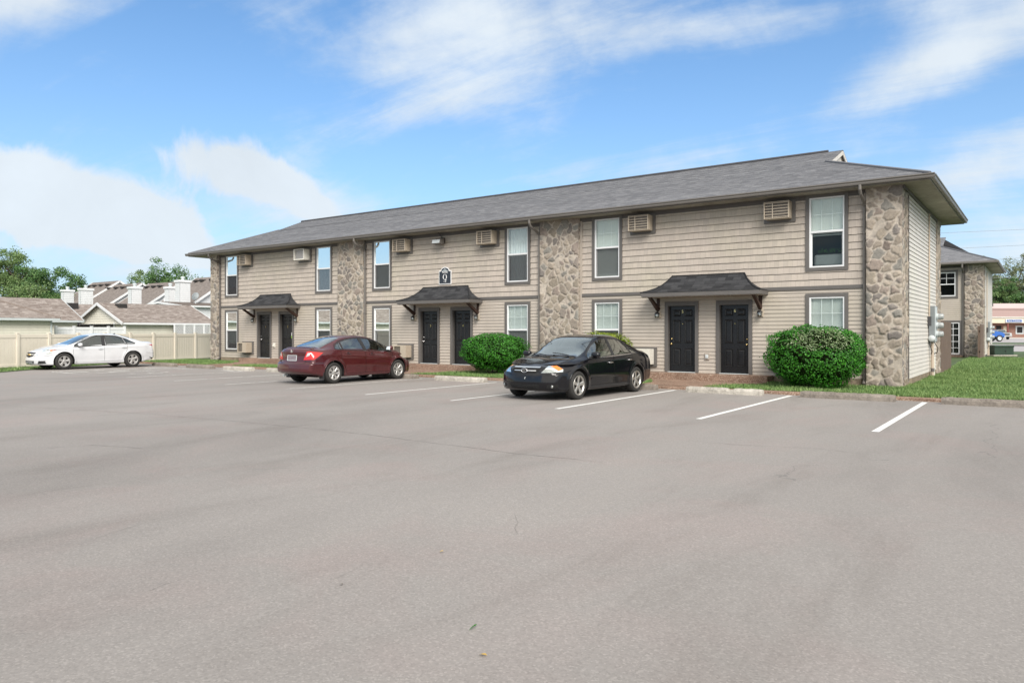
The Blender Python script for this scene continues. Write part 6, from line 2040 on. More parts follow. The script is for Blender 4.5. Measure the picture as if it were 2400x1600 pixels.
# ------------------------------------------------------------------ shrubs
def leaf_cloud(P, N, size, r, flat=.5):
    """one small folded leaf per point; returns V, F"""
    n = len(P)
    d = N + r.normal(0, flat, (n, 3)); d /= np.linalg.norm(d, axis=1, keepdims=True)
    a = np.cross(d, r.normal(0, 1, (n, 3))); a /= np.linalg.norm(a, axis=1, keepdims=True) + 1e-9
    b = np.cross(d, a)
    L = (size * r.uniform(.6, 1.35, n))[:, None]
    V = np.stack([P - a * L * .5, P + b * L * .28 + d * L * .06, P + a * L * .5, P - b * L * .28 + d * L * .06], 1).reshape(-1, 3)
    F = np.arange(4 * n).reshape(-1, 4)
    return V, F
def shrub(name, label, c, rx, ry, rz, n, mat, seed, size=.045, frost=None, sq=2.6, holes=(), grp=None):
    t = thing(name, label, 'shrub', (c[0], c[1], .06), 0, grp)
    WL[t.name] = Vector()
    r = np.random.default_rng(seed)
    m = int(n * 1.6)
    d = r.normal(0, 1, (m, 3)); d /= np.linalg.norm(d, axis=1, keepdims=True)
    d = d[d[:, 2] > -.85]
    q = 1 / (np.abs(d[:, 0] / 1) ** sq + np.abs(d[:, 1] / 1) ** sq + np.abs(d[:, 2] / 1) ** sq) ** (1 / sq)
    base = d * q[:, None]
    lum = 1 + .045 * np.sin(d[:, 0] * 7 + seed) * np.sin(d[:, 1] * 6 + 2) + .04 * np.sin(d[:, 2] * 9 + d[:, 0] * 5) + .025 * np.sin(d[:, 0] * 19 + d[:, 2] * 17)
    dep = 1 - np.abs(r.normal(0, .075, len(d))) + (r.random(len(d)) < .06) * r.uniform(0, .05, len(d))
    # narrower towards the ground
    zz = base[:, 2]
    nar = np.where(zz < 0, 1 - .20 * zz ** 2 - .10 * np.abs(zz), 1)
    P = base * (lum * dep)[:, None] * [rx, ry, rz]
    P[:, 0] *= nar; P[:, 1] *= nar
    shoot = (r.random(len(d)) < .022) & (d[:, 2] > -.2)
    P = P * np.where(shoot, r.uniform(1.02, 1.085, len(d)), 1)[:, None]
    N = base / np.array([rx, ry, rz]); N /= np.linalg.norm(N, axis=1, keepdims=True)
    for h, hr in holes:
        h = np.array(h); keep = (np.linalg.norm(d - h / np.linalg.norm(h), axis=1) > hr * (1 + .5 * np.sin(d[:, 0] * 31 + d[:, 2] * 23))) | (r.random(len(d)) < .12)
        P, N, d = P[keep], N[keep], d[keep]
    P, N, d = P[:n], N[:n], d[:n]
    P = P + [0, 0, c[2] - .06]
    sel = np.zeros(len(P), bool)
    if frost is not None:
        f = np.array(frost[0]); f = f / np.linalg.norm(f)
        dist = np.linalg.norm((d - f) * frost[2], axis=1) + .10 * np.sin(d[:, 0] * 13) * np.sin(d[:, 2] * 11 + 1)
        sel = r.random(len(P)) < np.clip(3.0 * (1 - dist / frost[1]) + .05, 0, .94) * (dist < frost[1])
    V, F = leaf_cloud(P[~sel], N[~sel], size, r)
    np_mesh('foliage', V, F, mat, t)
    if sel.any():
        V, F = leaf_cloud(P[sel], N[sel], size * .9, r)
        tag(np_mesh('frosted_foliage', V, F, M['bushpale'], t), 'pale sun bleached leaves')
    # dark core painted as the shade between the leaves
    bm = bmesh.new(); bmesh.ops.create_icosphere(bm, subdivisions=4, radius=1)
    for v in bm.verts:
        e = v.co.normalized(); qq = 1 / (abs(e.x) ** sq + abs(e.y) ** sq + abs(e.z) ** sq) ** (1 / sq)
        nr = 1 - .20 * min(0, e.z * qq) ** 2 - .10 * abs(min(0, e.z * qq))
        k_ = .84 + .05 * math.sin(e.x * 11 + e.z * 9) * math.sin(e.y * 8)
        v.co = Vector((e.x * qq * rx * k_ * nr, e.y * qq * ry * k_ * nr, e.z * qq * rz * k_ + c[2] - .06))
    me = bpy.data.meshes.new('shade_core'); bm.to_mesh(me); bm.free()
    link_mesh('shade_core', me, M['leafcore'], t)
    mb = MB()
    for i in range(9):
        a = i * 2.4
        mb.tube([(.12 * math.cos(a), .12 * math.sin(a), -.05), (.45 * rx * math.cos(a), .45 * ry * math.sin(a), c[2] * .45)], .022, 5)
    mb.build('stem', M['bark'], t)
    return t
shrub('hedge_shrub', 'big rounded dark green hedge with a pale patch in front of the near window', (-4.92, 20.55, .86), 1.20, .95, .80, 17500, M['bush'], 3, .054, ((.25, -.78, .58), .50, np.array([.62, .9, 1.35])), sq=3.1, holes=(((-.95, -.45, .15), .13), ((-.25, -1, .18), .11), ((-.1, -1, -.02), .12), ((.35, -1, .03), .08), ((-.1, -.9, -.45), .10), ((.7, -.7, -.5), .1), ((-.85, -.6, -.05), .08)), grp=None)
shrub('hedge_shrub', 'round clipped green shrub between the red car and the black car', (-15.55, 20.6, .80), 1.14, .95, .66, 14500, M['bush'], 5, .052, holes=(((.5, -.6, .0), .07), ((.2, -.8, -.5), .08), ((.9, -.3, -.2), .07)), sq=2.8)
shrub('yellow_shrub', 'yellow green shrub showing above the roof of the black car', (-11.42, 20.8, .80), 1.0, .72, .70, 9000, M['bushyel'], 9, .048, sq=3.0)

# ------------------------------------------------------------------ tan vinyl fence and white fence
def vinyl_fence(a, dirv, n, pitch, h, mat, label, first=0, closed=True, rail=.16):
    dirv = Vector((*dirv, 0)).normalized()
    t = thing('vinyl_fence', label, 'fence', tuple(a), math.atan2(dirv.y, dirv.x)); WL[t.name] = Vector()
    r = np.random.default_rng(2)
    for i in range(n + 1):
        x = i * pitch
        MB().bbox(x - .063, x + .063, -.063, .063, -.05, h + .03, .01).build('post', mat, t)
        mb = MB(); mb.bbox(x - .075, x + .075, -.075, .075, h + .031, h + .05, .006); mb.prism([(x - .06, -.06), (x + .06, -.06), (x + .06, .06), (x - .06, .06)], h + .05, h + .065); mb.build('post_cap', mat, t)
    for i in range(n):
        x0, x1 = i * pitch + .064, (i + 1) * pitch - .064
        mb = MB()
        m = max(1, int((x1 - x0) / .16))
        for k_ in range(m):
            xa, xb = x0 + (x1 - x0) * k_ / m, x0 + (x1 - x0) * (k_ + 1) / m
            mb.bbox(xa + .002, xb - .002, -.011, .011, .06, h - rail + .02, .004)
        mb.build('panel', mat, t)
        mb = MB(); mb.bbox(x0, x1, -.028, .028, h - rail, h - .005, .008); mb.bbox(x0, x1, -.028, .028, .04, .16, .008); build_each(mb, 'rail', mat, t)
    return t
fd = Vector((-.247, .969, 0))
vinyl_fence(Vector((-35.3, 13.3, 0)) - fd * 1.41 * 4, fd[:2], 14, 1.41, 1.42, M['fence_tan'], 'tan vinyl privacy fence behind the white car')
pa, pb = at(131, 43.5), at(292, 47.0)
vinyl_fence(pa, (pb - pa)[:2], 4, (pb - pa).length / 4, 1.80, M['vinyl'], 'white vinyl fence between the garages behind the tan fence')

# ------------------------------------------------------------------ litter on the asphalt
def litter(px, py, name, label, cat, mat, L, wd, rz):
    d = EYE * 1740 / (py - 776)
    p = at(px, d)
    mb = MB()
    mb.add([(-L, 0, .004), (-L * .3, -wd, .012), (L * .5, -wd * .7, .009), (L, 0, .006), (L * .5, wd * .7, .012), (-L * .3, wd, .008)], [(0, 1, 2, 3, 4, 5)])
    o = mb.build(name, mat, recalc=False); o.location = p + Vector((0, 0, .002)); o.rotation_euler.z = rz
    return tag(o, label, cat)
litter(1109, 1472, 'grass_blade', 'single green grass blade lying on the asphalt', 'grass blade', M['bush'], .045, .005, 1.1 + YAW)
litter(1132, 1537, 'fallen_leaf', 'small dry yellow leaf on the asphalt near the bottom edge', 'leaf', material('dry leaf', (.40, .27, .07), .7), .022, .010, .3)
litter(800, 1371, 'pebble', 'small dark chip on the asphalt at the lower left', 'pebble', M['concdark'], .012, .010, .3)
litter(1035, 1294, 'fallen_leaf', 'tiny tan leaf on the asphalt in the middle', 'leaf', material('dry leaf', (.40, .27, .07), .7), .018, .008, 1.3)
# ------------------------------------------------------------------ neighbours
def on_y(px, py, Y):
    u = (px - 1200) / 1740
    X = Y * (u * CT - ST) / (u * ST + CT)
    d = -X * ST + Y * CT
    return X, EYE - (py - 776) / 1740 * d
def on_x(px, py, X):
    u = (px - 1200) / 1740
    Y = -X * (u * ST + CT) / (ST - u * CT)
    d = -X * ST + Y * CT
    return Y, EYE - (py - 776) / 1740 * d

def gable_block(t, x0, x1, y0, y1, ze, zr, axis, wall, roof, fascia, over=.35, hip=None, pitch=.16):
    """walls with lap siding on the sides seen, a gable roof, rakes and gutters"""
    mb = MB()
    lap_rows(mb, x0, x1, 0, ze, pitch, .018, [], lambda x, o, z: (x, y0 - o, z))
    lap_rows(mb, y0, y1, 0, ze, pitch, .018, [], lambda y, o, z: (x1 + o, y, z))
    lap_rows(mb, -x1, -x0, 0, ze, pitch, .018, [], lambda x, o, z: (-x, y1 + o, z))
    lap_rows(mb, -y1, -y0, 0, ze, pitch, .018, [], lambda y, o, z: (x0 - o, -y, z))
    mb.build('wall', wall, t, recalc=False)
    xm, ym = (x0 + x1) / 2, (y0 + y1) / 2
    s = over
    if axis == 'y':
        k = (zr - ze) / (x1 - xm)
        zo = ze - s * k
        h0, h1 = (hip or (0, 0))
        R = shingle_slope('roof', [(x1 + s, y0 - s, zo), (x1 + s, y1 + s, zo), (xm, y1 + s - h1, zr), (xm, y0 - s + h0, zr)], roof, t, .16)
        shingle_slope('rear_slope', [(x0 - s, y1 + s, zo), (x0 - s, y0 - s, zo), (xm, y0 - s + h0, zr), (xm, y1 + s - h1, zr)], roof, R, .16)
        for y, sg, h in ((y0, -1, h0), (y1, 1, h1)):
            if h:
                a = (x0 - s, y + sg * s, zo); b = (x1 + s, y + sg * s, zo)
                shingle_slope('hip_end', [a, b, (xm, y + sg * s - sg * h, zr)] if sg < 0 else [b, a, (xm, y + sg * s - sg * h, zr)], roof, R, .16)
                MB().tube([(x1 + s, y + sg * s, zo + .02), (xm, y + sg * s - sg * h, zr + .02)], .05, 6).build('hip_cap', roof, R)
            else:
                mb = MB()
                g = zr - ze
                n = int(g / pitch)
                for i in range(n + 1):
                    za, zb = ze + i * pitch, min(zr, ze + (i + 1) * pitch)
                    wa, wb = (x1 - xm) * (1 - (za - ze) / g), (x1 - xm) * (1 - (zb - ze) / g)
                    if wa < .05: continue
                    mb.quad((xm - wa, y + sg * .02, za), (xm + wa, y + sg * .02, za), (xm + wb, y + sg * .004, zb), (xm - wb, y + sg * .004, zb))
                mb.build('gable_end', wall, t, recalc=False)
                mb = MB()
                for xe in (x0 - s, x1 + s):
                    mb.bar((xe, y + sg * s, zo - .08), (xm, y + sg * s, zr - .08), .04, .18)
                build_each(mb, 'rake_board', fascia, t)
        for xe, sg in ((x0 - s, -1), (x1 + s, 1)):
            MB().bbox(xe - .02 if sg < 0 else xe - .0, xe + (.0 if sg < 0 else .10), y0 - s + .05, y1 + s - .05, zo - .14, zo - .01, .01).build('gutter', fascia, t)
        mb = MB(); mb.box(x0 - s + .01, x1 + s - .02, y0 - s + .03, y1 + s - .03, zo - .10, zo - .085); mb.build('soffit', fascia, t)
    else:
        k = (zr - ze) / (ym - y0)
        zo = ze - s * k
        R = shingle_slope('roof', [(x0 - s, y0 - s, zo), (x1 + s, y0 - s, zo), (x1 + s, ym, zr), (x0 - s, ym, zr)], roof, t, .16)
        shingle_slope('rear_slope', [(x1 + s, y1 + s, zo), (x0 - s, y1 + s, zo), (x0 - s, ym, zr), (x1 + s, ym, zr)], roof, R, .16)
        for x, sg in ((x0, -1), (x1, 1)):
            mb = MB(); g = zr - ze; n = int(g / pitch)
            for i in range(n + 1):
                za, zb = ze + i * pitch, min(zr, ze + (i + 1) * pitch)
                wa, wb = (ym - y0) * (1 - (za - ze) / g), (ym - y0) * (1 - (zb - ze) / g)
                if wa < .05: continue
                mb.quad((x + sg * .02, ym - wa, za), (x + sg * .02, ym + wa, za), (x + sg * .004, ym + wb, zb), (x + sg * .004, ym - wb, zb))
            mb.build('gable_end', wall, t, recalc=False)
            mb = MB()
            for ye in (y0 - s, y1 + s):
                mb.bar((x + sg * s, ye, zo - .09), (x + sg * s, ym, zr - .09), .05, .22)
            build_each(mb, 'rake_board', fascia, t)
        MB().bbox(x0 - s, x1 + s, y0 - s - .1, y0 - s, zo - .14, zo - .01, .01).build('gutter', fascia, t)
    return R, zo

def roof_box(t, p, w, h, mat, name='roof_vent'):
    MB().bbox(p[0] - w, p[0] + w, p[1] - w, p[1] + w, p[2] - .05, p[2] + h, .03).build(name, mat, t)

# cream garage with its gable to the lot
g0 = at(292, 50.0); GX, GY = g0.x, g0.y
xl, ze_ = on_y(186, 757, GY)
xa, zr_ = on_y(229, 706.5, GY)
xm = (xl + GX) / 2
yend, _z = on_x(438, 711, xm)
t = thing('garage', 'cream garage with a gable facing the fence and a long brown roof', 'garage', ((xl + GX) / 2, GY + 6, 0))
gable_block(t, xl, GX, GY, yend, 2.25, zr_ - .1, 'y', M['cream'], M['brown_shingle'], M['vinyl'], .30)
xd0, zd = on_y(180, 757.5, GY); xd1, zd1 = on_y(268, 765, GY)
MB().bbox(xl + .25, xd1, GY - .06, GY - .02, .05, 2.05, .01).build('garage_door', material('garage opening shade', (.095, .085, .085), .8), t)  # flat dark panel painted as the shade in the garage opening
mb = MB(); mb.bbox(xd1, xd1 + .12, GY - .07, GY - .02, .0, 2.15, .01); mb.bbox(GX - .14, GX + .03, GY - .035, GY - .0, 0, 2.25, .01); mb.build('corner_board', M['vinyl'], t)
yv, zv = on_x(288, 708, xm + .9)
MB().bbox(xm + .35, xm + .95, yv - .3, yv + .3, zr_ - .55, zr_ - .15, .05).build('roof_vent', M['vent'], t)

# cream garage at the far left with hip roof
AX = -46.0
ya1, za1 = on_x(122, 752, AX)
ya0 = ya1 - 26
zrA = 4.95
t = thing('garage', 'cream garage with a hipped brown roof at the left edge', 'garage', (AX - 5, (ya0 + ya1) / 2, 0))
gable_block(t, AX - 11.5, AX, ya0, ya1, 2.42, zrA, 'y', M['cream'], M['brown_shingle'], M['greylt'], .32, hip=(6.1, 6.1))
mb = MB(); mb.bbox(AX + .02, AX + .10, ya1 - .12, ya1 - .02, 0, 2.3, .02); mb.build('downspout', M['greylt'], t)
# second wing behind it
BX = -52.4
rx_ = BX - 3.0
yr1, zrB = on_x(144, 700.5, rx_)
t = thing('garage', 'cream garage wing with a level brown ridge behind the hipped garage', 'garage', (rx_, yr1 - 4, 0))
gable_block(t, rx_ - 3, BX, ya1 - 6.0, yr1 - .3, 2.40, zrB, 'y', M['cream'], M['brown_shingle'], M['greylt'], .3)
yb1 = yr1
# lower roof beyond, below the two left chimneys
CX_ = BX - 4.6
yc0, _ = on_x(150, 730, CX_); yc1, zrC = on_x(214, 713.5, CX_ - 3.2)
t = thing('garage', 'low cream garage with a brown roof below the two left chimneys', 'garage', (CX_ - 3.2, yc1 - 2, 0))
gable_block(t, CX_ - 6.4, CX_, yb1 + 1.2, yc1 + 3, 1.9, zrC, 'y', M['cream'], M['brown_shingle'], M['greylt'], .3)
yv, zv = on_x(166, 714, CX_ - 2.9)
MB().bbox(CX_ - 3.1, CX_ - 2.4, yv - .35, yv + .35, zv - .35, zv + .12, .05).build('roof_vent', M['vent'], t)

# townhouses: ridges run left, gable ends face right
def townhouse(apex, low, back, left, D, label, vents=(), pipes=()):
    p = at(apex[0], D)
    X1 = p.x
    Ya, Za = p.y, hgt(apex[1], D)
    Yf, Zf = on_x(low[0], low[1], X1)
    X0, _ = on_y(left, apex[1], Ya)
    k = (Za - Zf) / (Ya - Yf)
    half = (Ya - Yf) + 1.5
    t = thing('townhouse', label, 'townhouse', ((X0 + X1) / 2, Ya, 0), 0, 'townhouses beyond the garages')
    ze = Za - k * half
    gable_block(t, X0, X1 - .3, Ya - half, Ya + half, ze, Za, 'x', M['townwall'], M['town_shingle'], M['vinyl'], .30)
    for fx, fy in vents:
        x = X0 + (X1 - X0) * fx; y = Ya - fy
        MB().bbox(x - .28, x + .28, y - .35, y + .3, Za - k * fy - .05, Za - k * fy + .16, .05).build('roof_vent', M['vent'], t)
    for fx, fy in pipes:
        x = X0 + (X1 - X0) * fx; y = Ya - fy
        MB().lathe([(0, .42), (.09, .42), (.09, -.1)], (x, y, Za - k * fy), 'z', 10).build('vent_pipe', M['vinyl'], t)
    return t, X0, X1, Ya, Za, k
townhouse((281, 657.3), (209, 700.4), None, 221, 92, 'brown roofed townhouse with the farthest left gable', [(.12, .9), (.35, .9), (.6, .9), (.85, .9)], [(.55, 5.5)])
townhouse((334, 662.8), (268.6, 703.7), None, 256, 88, 'brown roofed townhouse second from the left', [(.2, .8), (.45, .8), (.65, .8), (.82, .8)], [(.25, 6), (.75, 5)])
townhouse((428, 659), (353.7, 707.5), None, 353, 84, 'brown roofed townhouse with a tall white chimney before its roof', [(.12, .8), (.35, .8), (.55, .8)], [(.5, 4.5)])
townhouse((548, 645), (457.7, 707), None, 464, 78, 'brown roofed townhouse partly hidden by the stone pier', [(.15, .7), (.32, .7), (.6, .7)], [(.10, 4.2), (.42, 4.2)])
def chimney(px0, px1, py, D, label, split=.5):
    a, b = at(px0, D), at(px1, D)
    w = (b - a).length
    # axis aligned box whose two visible faces span the width
    sx = w * split / CT * 1.0; sy = w * (1 - split) / ST * 1.0
    x0, y0 = a.x, a.y
    z = hgt(py, D)
    t = thing('chimney', label, 'chimney', (x0 + sx / 2, y0 + sy / 2, 0), 0, 'white sided chimneys of the townhouses')
    mb = MB()
    lap_rows(mb, x0, x0 + sx, 0, z, .2, .016, [], lambda x, o, zz: (x, y0 - o, zz))
    lap_rows(mb, y0, y0 + sy, 0, z, .2, .016, [], lambda y, o, zz: (x0 + sx + o, y, zz))
    lap_rows(mb, -x0 - sx, -x0, 0, z, .2, .016, [], lambda x, o, zz: (-x, y0 + sy + o, zz))
    lap_rows(mb, -y0 - sy, -y0, 0, z, .2, .016, [], lambda y, o, zz: (x0 - o, -y, zz))
    mb.build('shaft', M['townwall'], t, recalc=False)
    MB().bbox(x0 - .1, x0 + sx + .1, y0 - .1, y0 + sy + .1, z - .22, z, .02).build('cap', M['vinyl'], t)
    MB().lathe([(.0, .38), (.18, .36), (.20, .22), (.14, .2), (.14, -.02)], (x0 + sx / 2, y0 + sy / 2, z), 'z', 12).build('flue', M['greylt'], t)
chimney(143, 167, 679, 84, 'white chimney farthest left, beside the trees', .45)
chimney(184, 209, 675.5, 83, 'white chimney with a bare shrub before it, second from the left', .35)
chimney(300, 327, 672, 77, 'white chimney in the middle of the row, against a brown roof', .5)
chimney(386, 411, 672, 75.5, 'short white chimney behind the tallest one', .6)
chimney(410.5, 442, 656.5, 72, 'tallest white chimney of the row, near the stone pier', .52)
# low white wing between the garage and the stone pier
a = at(436, 66); b = at(520, 63)
t = thing('townhouse_wing', 'low white sided wing showing above the garage roof beside the stone pier', 'house', (a.x, a.y, 0))
gable_block(t, a.x - 6, a.x + 1.2, a.y - 1, a.y + 16, hgt(716, 66), hgt(706, 66), 'y', M['townwall'], M['town_shingle'], M['vinyl'], .25)
# dish
p = at(456, 68)
t = thing('satellite_dish', 'small grey satellite dish on a roof near the stone pier', 'satellite dish', (p.x, p.y, hgt(706, 68))); WL[t.name] = Vector()
mb = MB(); mb.lathe([(0, 0), (.2, .02), (.36, .09), (.38, .095), (.36, .075), (.2, .0)], (0, 0, 0), 'y', 18); o = mb.build('reflector', M['grey'], t); o.rotation_euler = (math.radians(-20), 0, math.radians(20)); o.location = (0, 0, .5)
MB().tube([(0, .1, -.3), (0, .1, .3), (0, .02, .5)], .04, 6).build('mast', M['greylt'], t)
MB().tube([(0, .0, .4), (.25, -.35, .55)], .025, 6).build('feed_arm', M['greylt'], t)
mb = MB(); mb.box(GX + .02, GX + .06, on_x(405, 770, GX)[0], yend - .2, .0, 2.08); mb.build('carport_shade_panel', M['dark'], bpy.data.objects['garage'])  # dark sheet on the wall, coloured as the shade of an open carport
# lattice screen along the garage
yl0, _ = on_x(409, 770, GX + .6); yl1, _ = on_x(500, 770, GX + .6)
t = thing('lattice_screen', 'white lattice screen under the garage eave beside the stone pier', 'lattice', (GX + .6, (yl0 + yl1) / 2, 0))
xx = GX + .6
mb = MB()
sp = .19
n = int((yl1 - yl0 + 1.4) / sp)
for i in range(n):
    for sg in (1, -1):
        y = yl0 - 1.0 + i * sp
        z0, z1 = .9, 2.0
        ya_, yb_ = (y, y + 1.1) if sg > 0 else (y + 1.1, y)
        ya_c, yb_c = max(yl0, min(yl1, ya_)), max(yl0, min(yl1, yb_))
        if abs(yb_ - ya_) < 1e-6: continue
        za = z0 + (z1 - z0) * (ya_c - ya_) / (yb_ - ya_); zb = z0 + (z1 - z0) * (yb_c - ya_) / (yb_ - ya_)
        if abs(ya_c - yb_c) < .02: continue
        mb.bar((xx + .012 * sg, ya_c, za), (xx + .012 * sg, yb_c, zb), .016, .045)
mb.build('lattice', M['vinyl'], t)
m_ = 5
for i in range(m_):
    y = yl0 + (yl1 - yl0) * i / (m_ - 1)
    MB().bbox(xx - .05, xx + .05, y - .05, y + .05, 0, 2.06, .01).build('post', M['vinyl'], t)
MB().bbox(xx - .04, xx + .04, yl0, yl1, 2.0, 2.07, .01).build('rail', M['vinyl'], t)

# ------------------------------------------------------------------ rear apartment block on the right
t = rear = thing('apartment_building', 'smaller tan apartment block with a stone corner behind the lawn on the right', 'apartment building', (-12, 54, 0))
ROFF = (-12, 54, 0)
Y2, X2, X2L, Y2B = 50.0, -2.85, -16.0, 58.2
mb = MB()
hw = [(-5.25, -4.15, 3.50, 5.02), (-6.2, -3.95, .15, 2.12)]
lap_rows(mb, X2L, X2 - .95, .18, 5.35, .115, .016, hw, lambda x, o, z: (x, Y2 - o, z), dutch=True)
mb.build('lap_siding', M['lap'], t, recalc=False)
mb = MB()
lap_rows(mb, Y2 + .8, Y2B, .18, 5.35, .118, .016, [], lambda y, o, z: (X2 + o, y, z))
mb.build('side_wall', M['sidewall'], t, recalc=False)
MB().box(X2L, X2 - .02, Y2 + .5, Y2B, 0, 5.4).build('inner_core', M['room'], t)
stone_part('stone_pier', [((X2 - .92, Y2 - .16, 0), (1, 0, 0), (0, -1, 0), .92, 5.35, 71, (1, 1)), ((X2, Y2 - .16, 0), (0, 1, 0), (1, 0, 0), .96, 5.35, 72, (1, 1)), ((X2 - .92, Y2 - .16, 0), (0, 1, 0), (-1, 0, 0), .16, 5.35, 73, (1, 0))], M['stone'], t, ROFF)
def rwin(x0, x1, z0, z1, nx, nz, split, blind):
    mb = MB(); c = .12
    mb.bbox(x0 - c, x0, Y2 - .05, Y2 + .02, z0 - c, z1 + c, .005); mb.bbox(x1, x1 + c, Y2 - .05, Y2 + .02, z0 - c, z1 + c, .005)
    mb.bbox(x0, x1, Y2 - .048, Y2 + .02, z1, z1 + c, .005); mb.bbox(x0, x1, Y2 - .048, Y2 + .02, z0 - c, z0, .005)
    w = mb.build('window' if split else 'patio_door', M['trim'], t)
    mb = MB(); f = .06
    mb.bbox(x0, x0 + f, Y2 - .03, Y2 + .05, z0, z1, .004); mb.bbox(x1 - f, x1, Y2 - .03, Y2 + .05, z0, z1, .004); mb.bbox(x0 + f, x1 - f, Y2 - .03, Y2 + .05, z1 - f, z1, .004); mb.bbox(x0 + f, x1 - f, Y2 - .03, Y2 + .05, z0, z0 + f, .004)
    zm = z0 + (z1 - z0) * .5 if split else z0
    if split: mb.bbox(x0 + f, x1 - f, Y2 - .028, Y2 + .045, zm - .03, zm + .03, .004)
    mb.build('sash_frame', M['vinyl'], w)
    mb = MB()
    for i in range(1, nx): 
        x = x0 + (x1 - x0) * i / nx; mb.box(x - .014, x + .014, Y2 - .01, Y2 - .004, zm + .03, z1 - f)
    for i in range(1, nz):
        z = zm + (z1 - zm) * i / nz; mb.box(x0 + f, x1 - f, Y2 - .0115, Y2 - .0055, z - .014, z + .014)
    mb.build('muntin', M['vinyl'], w)
    MB().quad((x0, Y2 + .01, z0), (x1, Y2 + .01, z0), (x1, Y2 + .01, z1), (x0, Y2 + .01, z1)).build('pane', M['glassdark'], w)
    mb = MB()
    n = 22
    if blind:
        for i in range(n):
            x = x0 + (x1 - x0) * i / n
            mb.quad((x, Y2 + .1, z0), (x + .05, Y2 + .14, z0), (x + .05, Y2 + .14, z1), (x, Y2 + .1, z1))
        mb.build('blind', M['fins'], w)
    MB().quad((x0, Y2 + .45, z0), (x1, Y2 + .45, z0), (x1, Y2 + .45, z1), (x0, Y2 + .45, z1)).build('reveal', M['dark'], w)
rwin(-5.6, -4.22, 3.58, 4.98, 3, 2, True, False)
rwin(-6.0, -4.02, .22, 2.06, 6, 5, False, True)
MB().bbox(-6.5, -2.9 - .95, Y2 - .7, Y2 - .02, -.02, .16, .01).build('door_step', M['agg'], t)
ex, ey, eyb = X2 + .66, Y2 - .62, Y2B + 1.0
rz2, ry2 = 7.5, (ey + eyb) / 2
PF2 = (rz2 - 5.5) / (ry2 - ey)
hx = ex - run; zg2 = 5.5 + run * PF2
R2 = shingle_slope('roof', [(X2L - .6, ey, 5.5), (ex, ey, 5.5), (hx, ey + run, zg2), (X2L - .6, ey + run, zg2)], M['shingle'], t)
shingle_slope('upper_roof', [(X2L - .6, ey + run, zg2), (hx + .28, ey + run, zg2), (hx + .28, ry2, rz2), (X2L - .6, ry2, rz2)], M['shingle'], R2)
shingle_slope('hip_end', [(ex, ey, 5.5), (ex, eyb, 5.5), (hx, eyb - run, zg2), (hx, ey + run, zg2)], M['shingle'], R2)
shingle_slope('rear_slope', [(ex, eyb, 5.5), (X2L - .6, eyb, 5.5), (X2L - .6, ry2, rz2), (hx, ry2, rz2)], M['shingle'], R2)
MB().add([(hx + .06, ey + run, zg2), (hx + .06, eyb - run, zg2), (hx + .06, ry2, rz2 - .02)], [(0, 1, 2)]).build('gable_end', M['tan'], t)
MB().tube([(ex, ey, 5.52), (hx, ey + run, zg2 + .02)], .045, 6).build('hip_cap', M['shingle'], R2)
mb = MB(); mb.box(X2L - .6, ex - .02, ey + .02, Y2 + .1, 5.37, 5.385); mb.box(X2 - .1, ex - .02, Y2 + .101, eyb, 5.37, 5.385); mb.build('soffit', M['soffit'], t)
mb = MB(); mb.bbox(X2L - .6, ex + .1, ey - .10, ey, 5.385, 5.51, .02); mb.bbox(ex, ex + .1, ey + .001, eyb, 5.385, 5.51, .02); build_each(mb, 'gutter', M['gutter'], t)
mb = MB(); mb.tube([(X2 - 1.0, ey - .05, 5.4), (X2 - 1.0, ey - .03, 5.2), (X2 - 1.0, Y2 - .07, 4.9), (X2 - 1.0, Y2 - .07, .1)], .05, 8); mb.build('downspout', M['gutter'], t)
MB().box(X2L, X2 - .9, Y2 - .025, Y2, 5.22, 5.40).build('frieze_board', M['frieze'], t)
m2 = copy_tree(mbk); m2.location = (X2 + .012, 52.6, -.25); m2['label'] = 'grey electric meter cabinet on the side wall of the rear block'

# green transformer
p = at(2343, 45.2)
t = thing('transformer_box', 'dark green utility transformer box on a pad in the lawn', 'transformer', (p.x, p.y, .06), YAW); WL[t.name] = Vector()
MB().bbox(-.72, .72, -.55, .55, -.05, .06, .02).build('pad', M['conc'], t)
MB().bbox(-.58, .58, -.42, .42, .061, .50, .02).build('cabinet', M['transf'], t)
MB().bbox(-.60, .60, -.46, .44, .501, .64, .05).build('lid', M['transf'], t)
mb = MB(); mb.box(.10, .112, -.425, -.42, .08, .49); mb.bbox(.04, .08, -.45, -.42, .25, .33, .008); mb.build('door_seam', M['dark'], t)

# ------------------------------------------------------------------ brick shops across the street
D_ = 165.0
p0 = at(2395, D_)
t = shop = thing('shop_building', 'long brick shop building with a pink roof beyond the street', 'shop building', (p0.x, p0.y, 0), YAW); WL[t.name] = Vector()
Z = lambda py: hgt(py, D_)
xs_ = lambda px: (px - 2395) / 1740 * D_
MB().box(-45, 60, 1.8, 20, -.5, Z(757)).build('brick_wall', M['brick'], t)
MB().box(-45, 60, -.2, 1.9, Z(757), Z(745)).build('fascia', M['beige'], t)
MB().add([(-45, -.3, Z(743)), (60, -.3, Z(743)), (60, 1.2, Z(726)), (-45, 1.2, Z(726))], [(0, 1, 2, 3)]).build('mansard', M['mallroof'], t)
MB().box(-45, 60, -.4, .0, Z(745) + .01, Z(742)).build('eave_trim', M['kerb'], t)
MB().add([(-45, 1.2, Z(726) + .01), (60, 1.2, Z(726) + .01), (60, 9, Z(707.5)), (-45, 9, Z(707.5))], [(0, 1, 2, 3)]).build('roof', M['pinkroof'], t)
MB().box(-45, 60, 1.1, 1.35, Z(726) - .02, Z(722)).build('roof_edge', M['mallroof'], t)
MB().box(-45, 60, -1.0, 1.9, -.4, .12).build('pavement', M['kerb'], t)
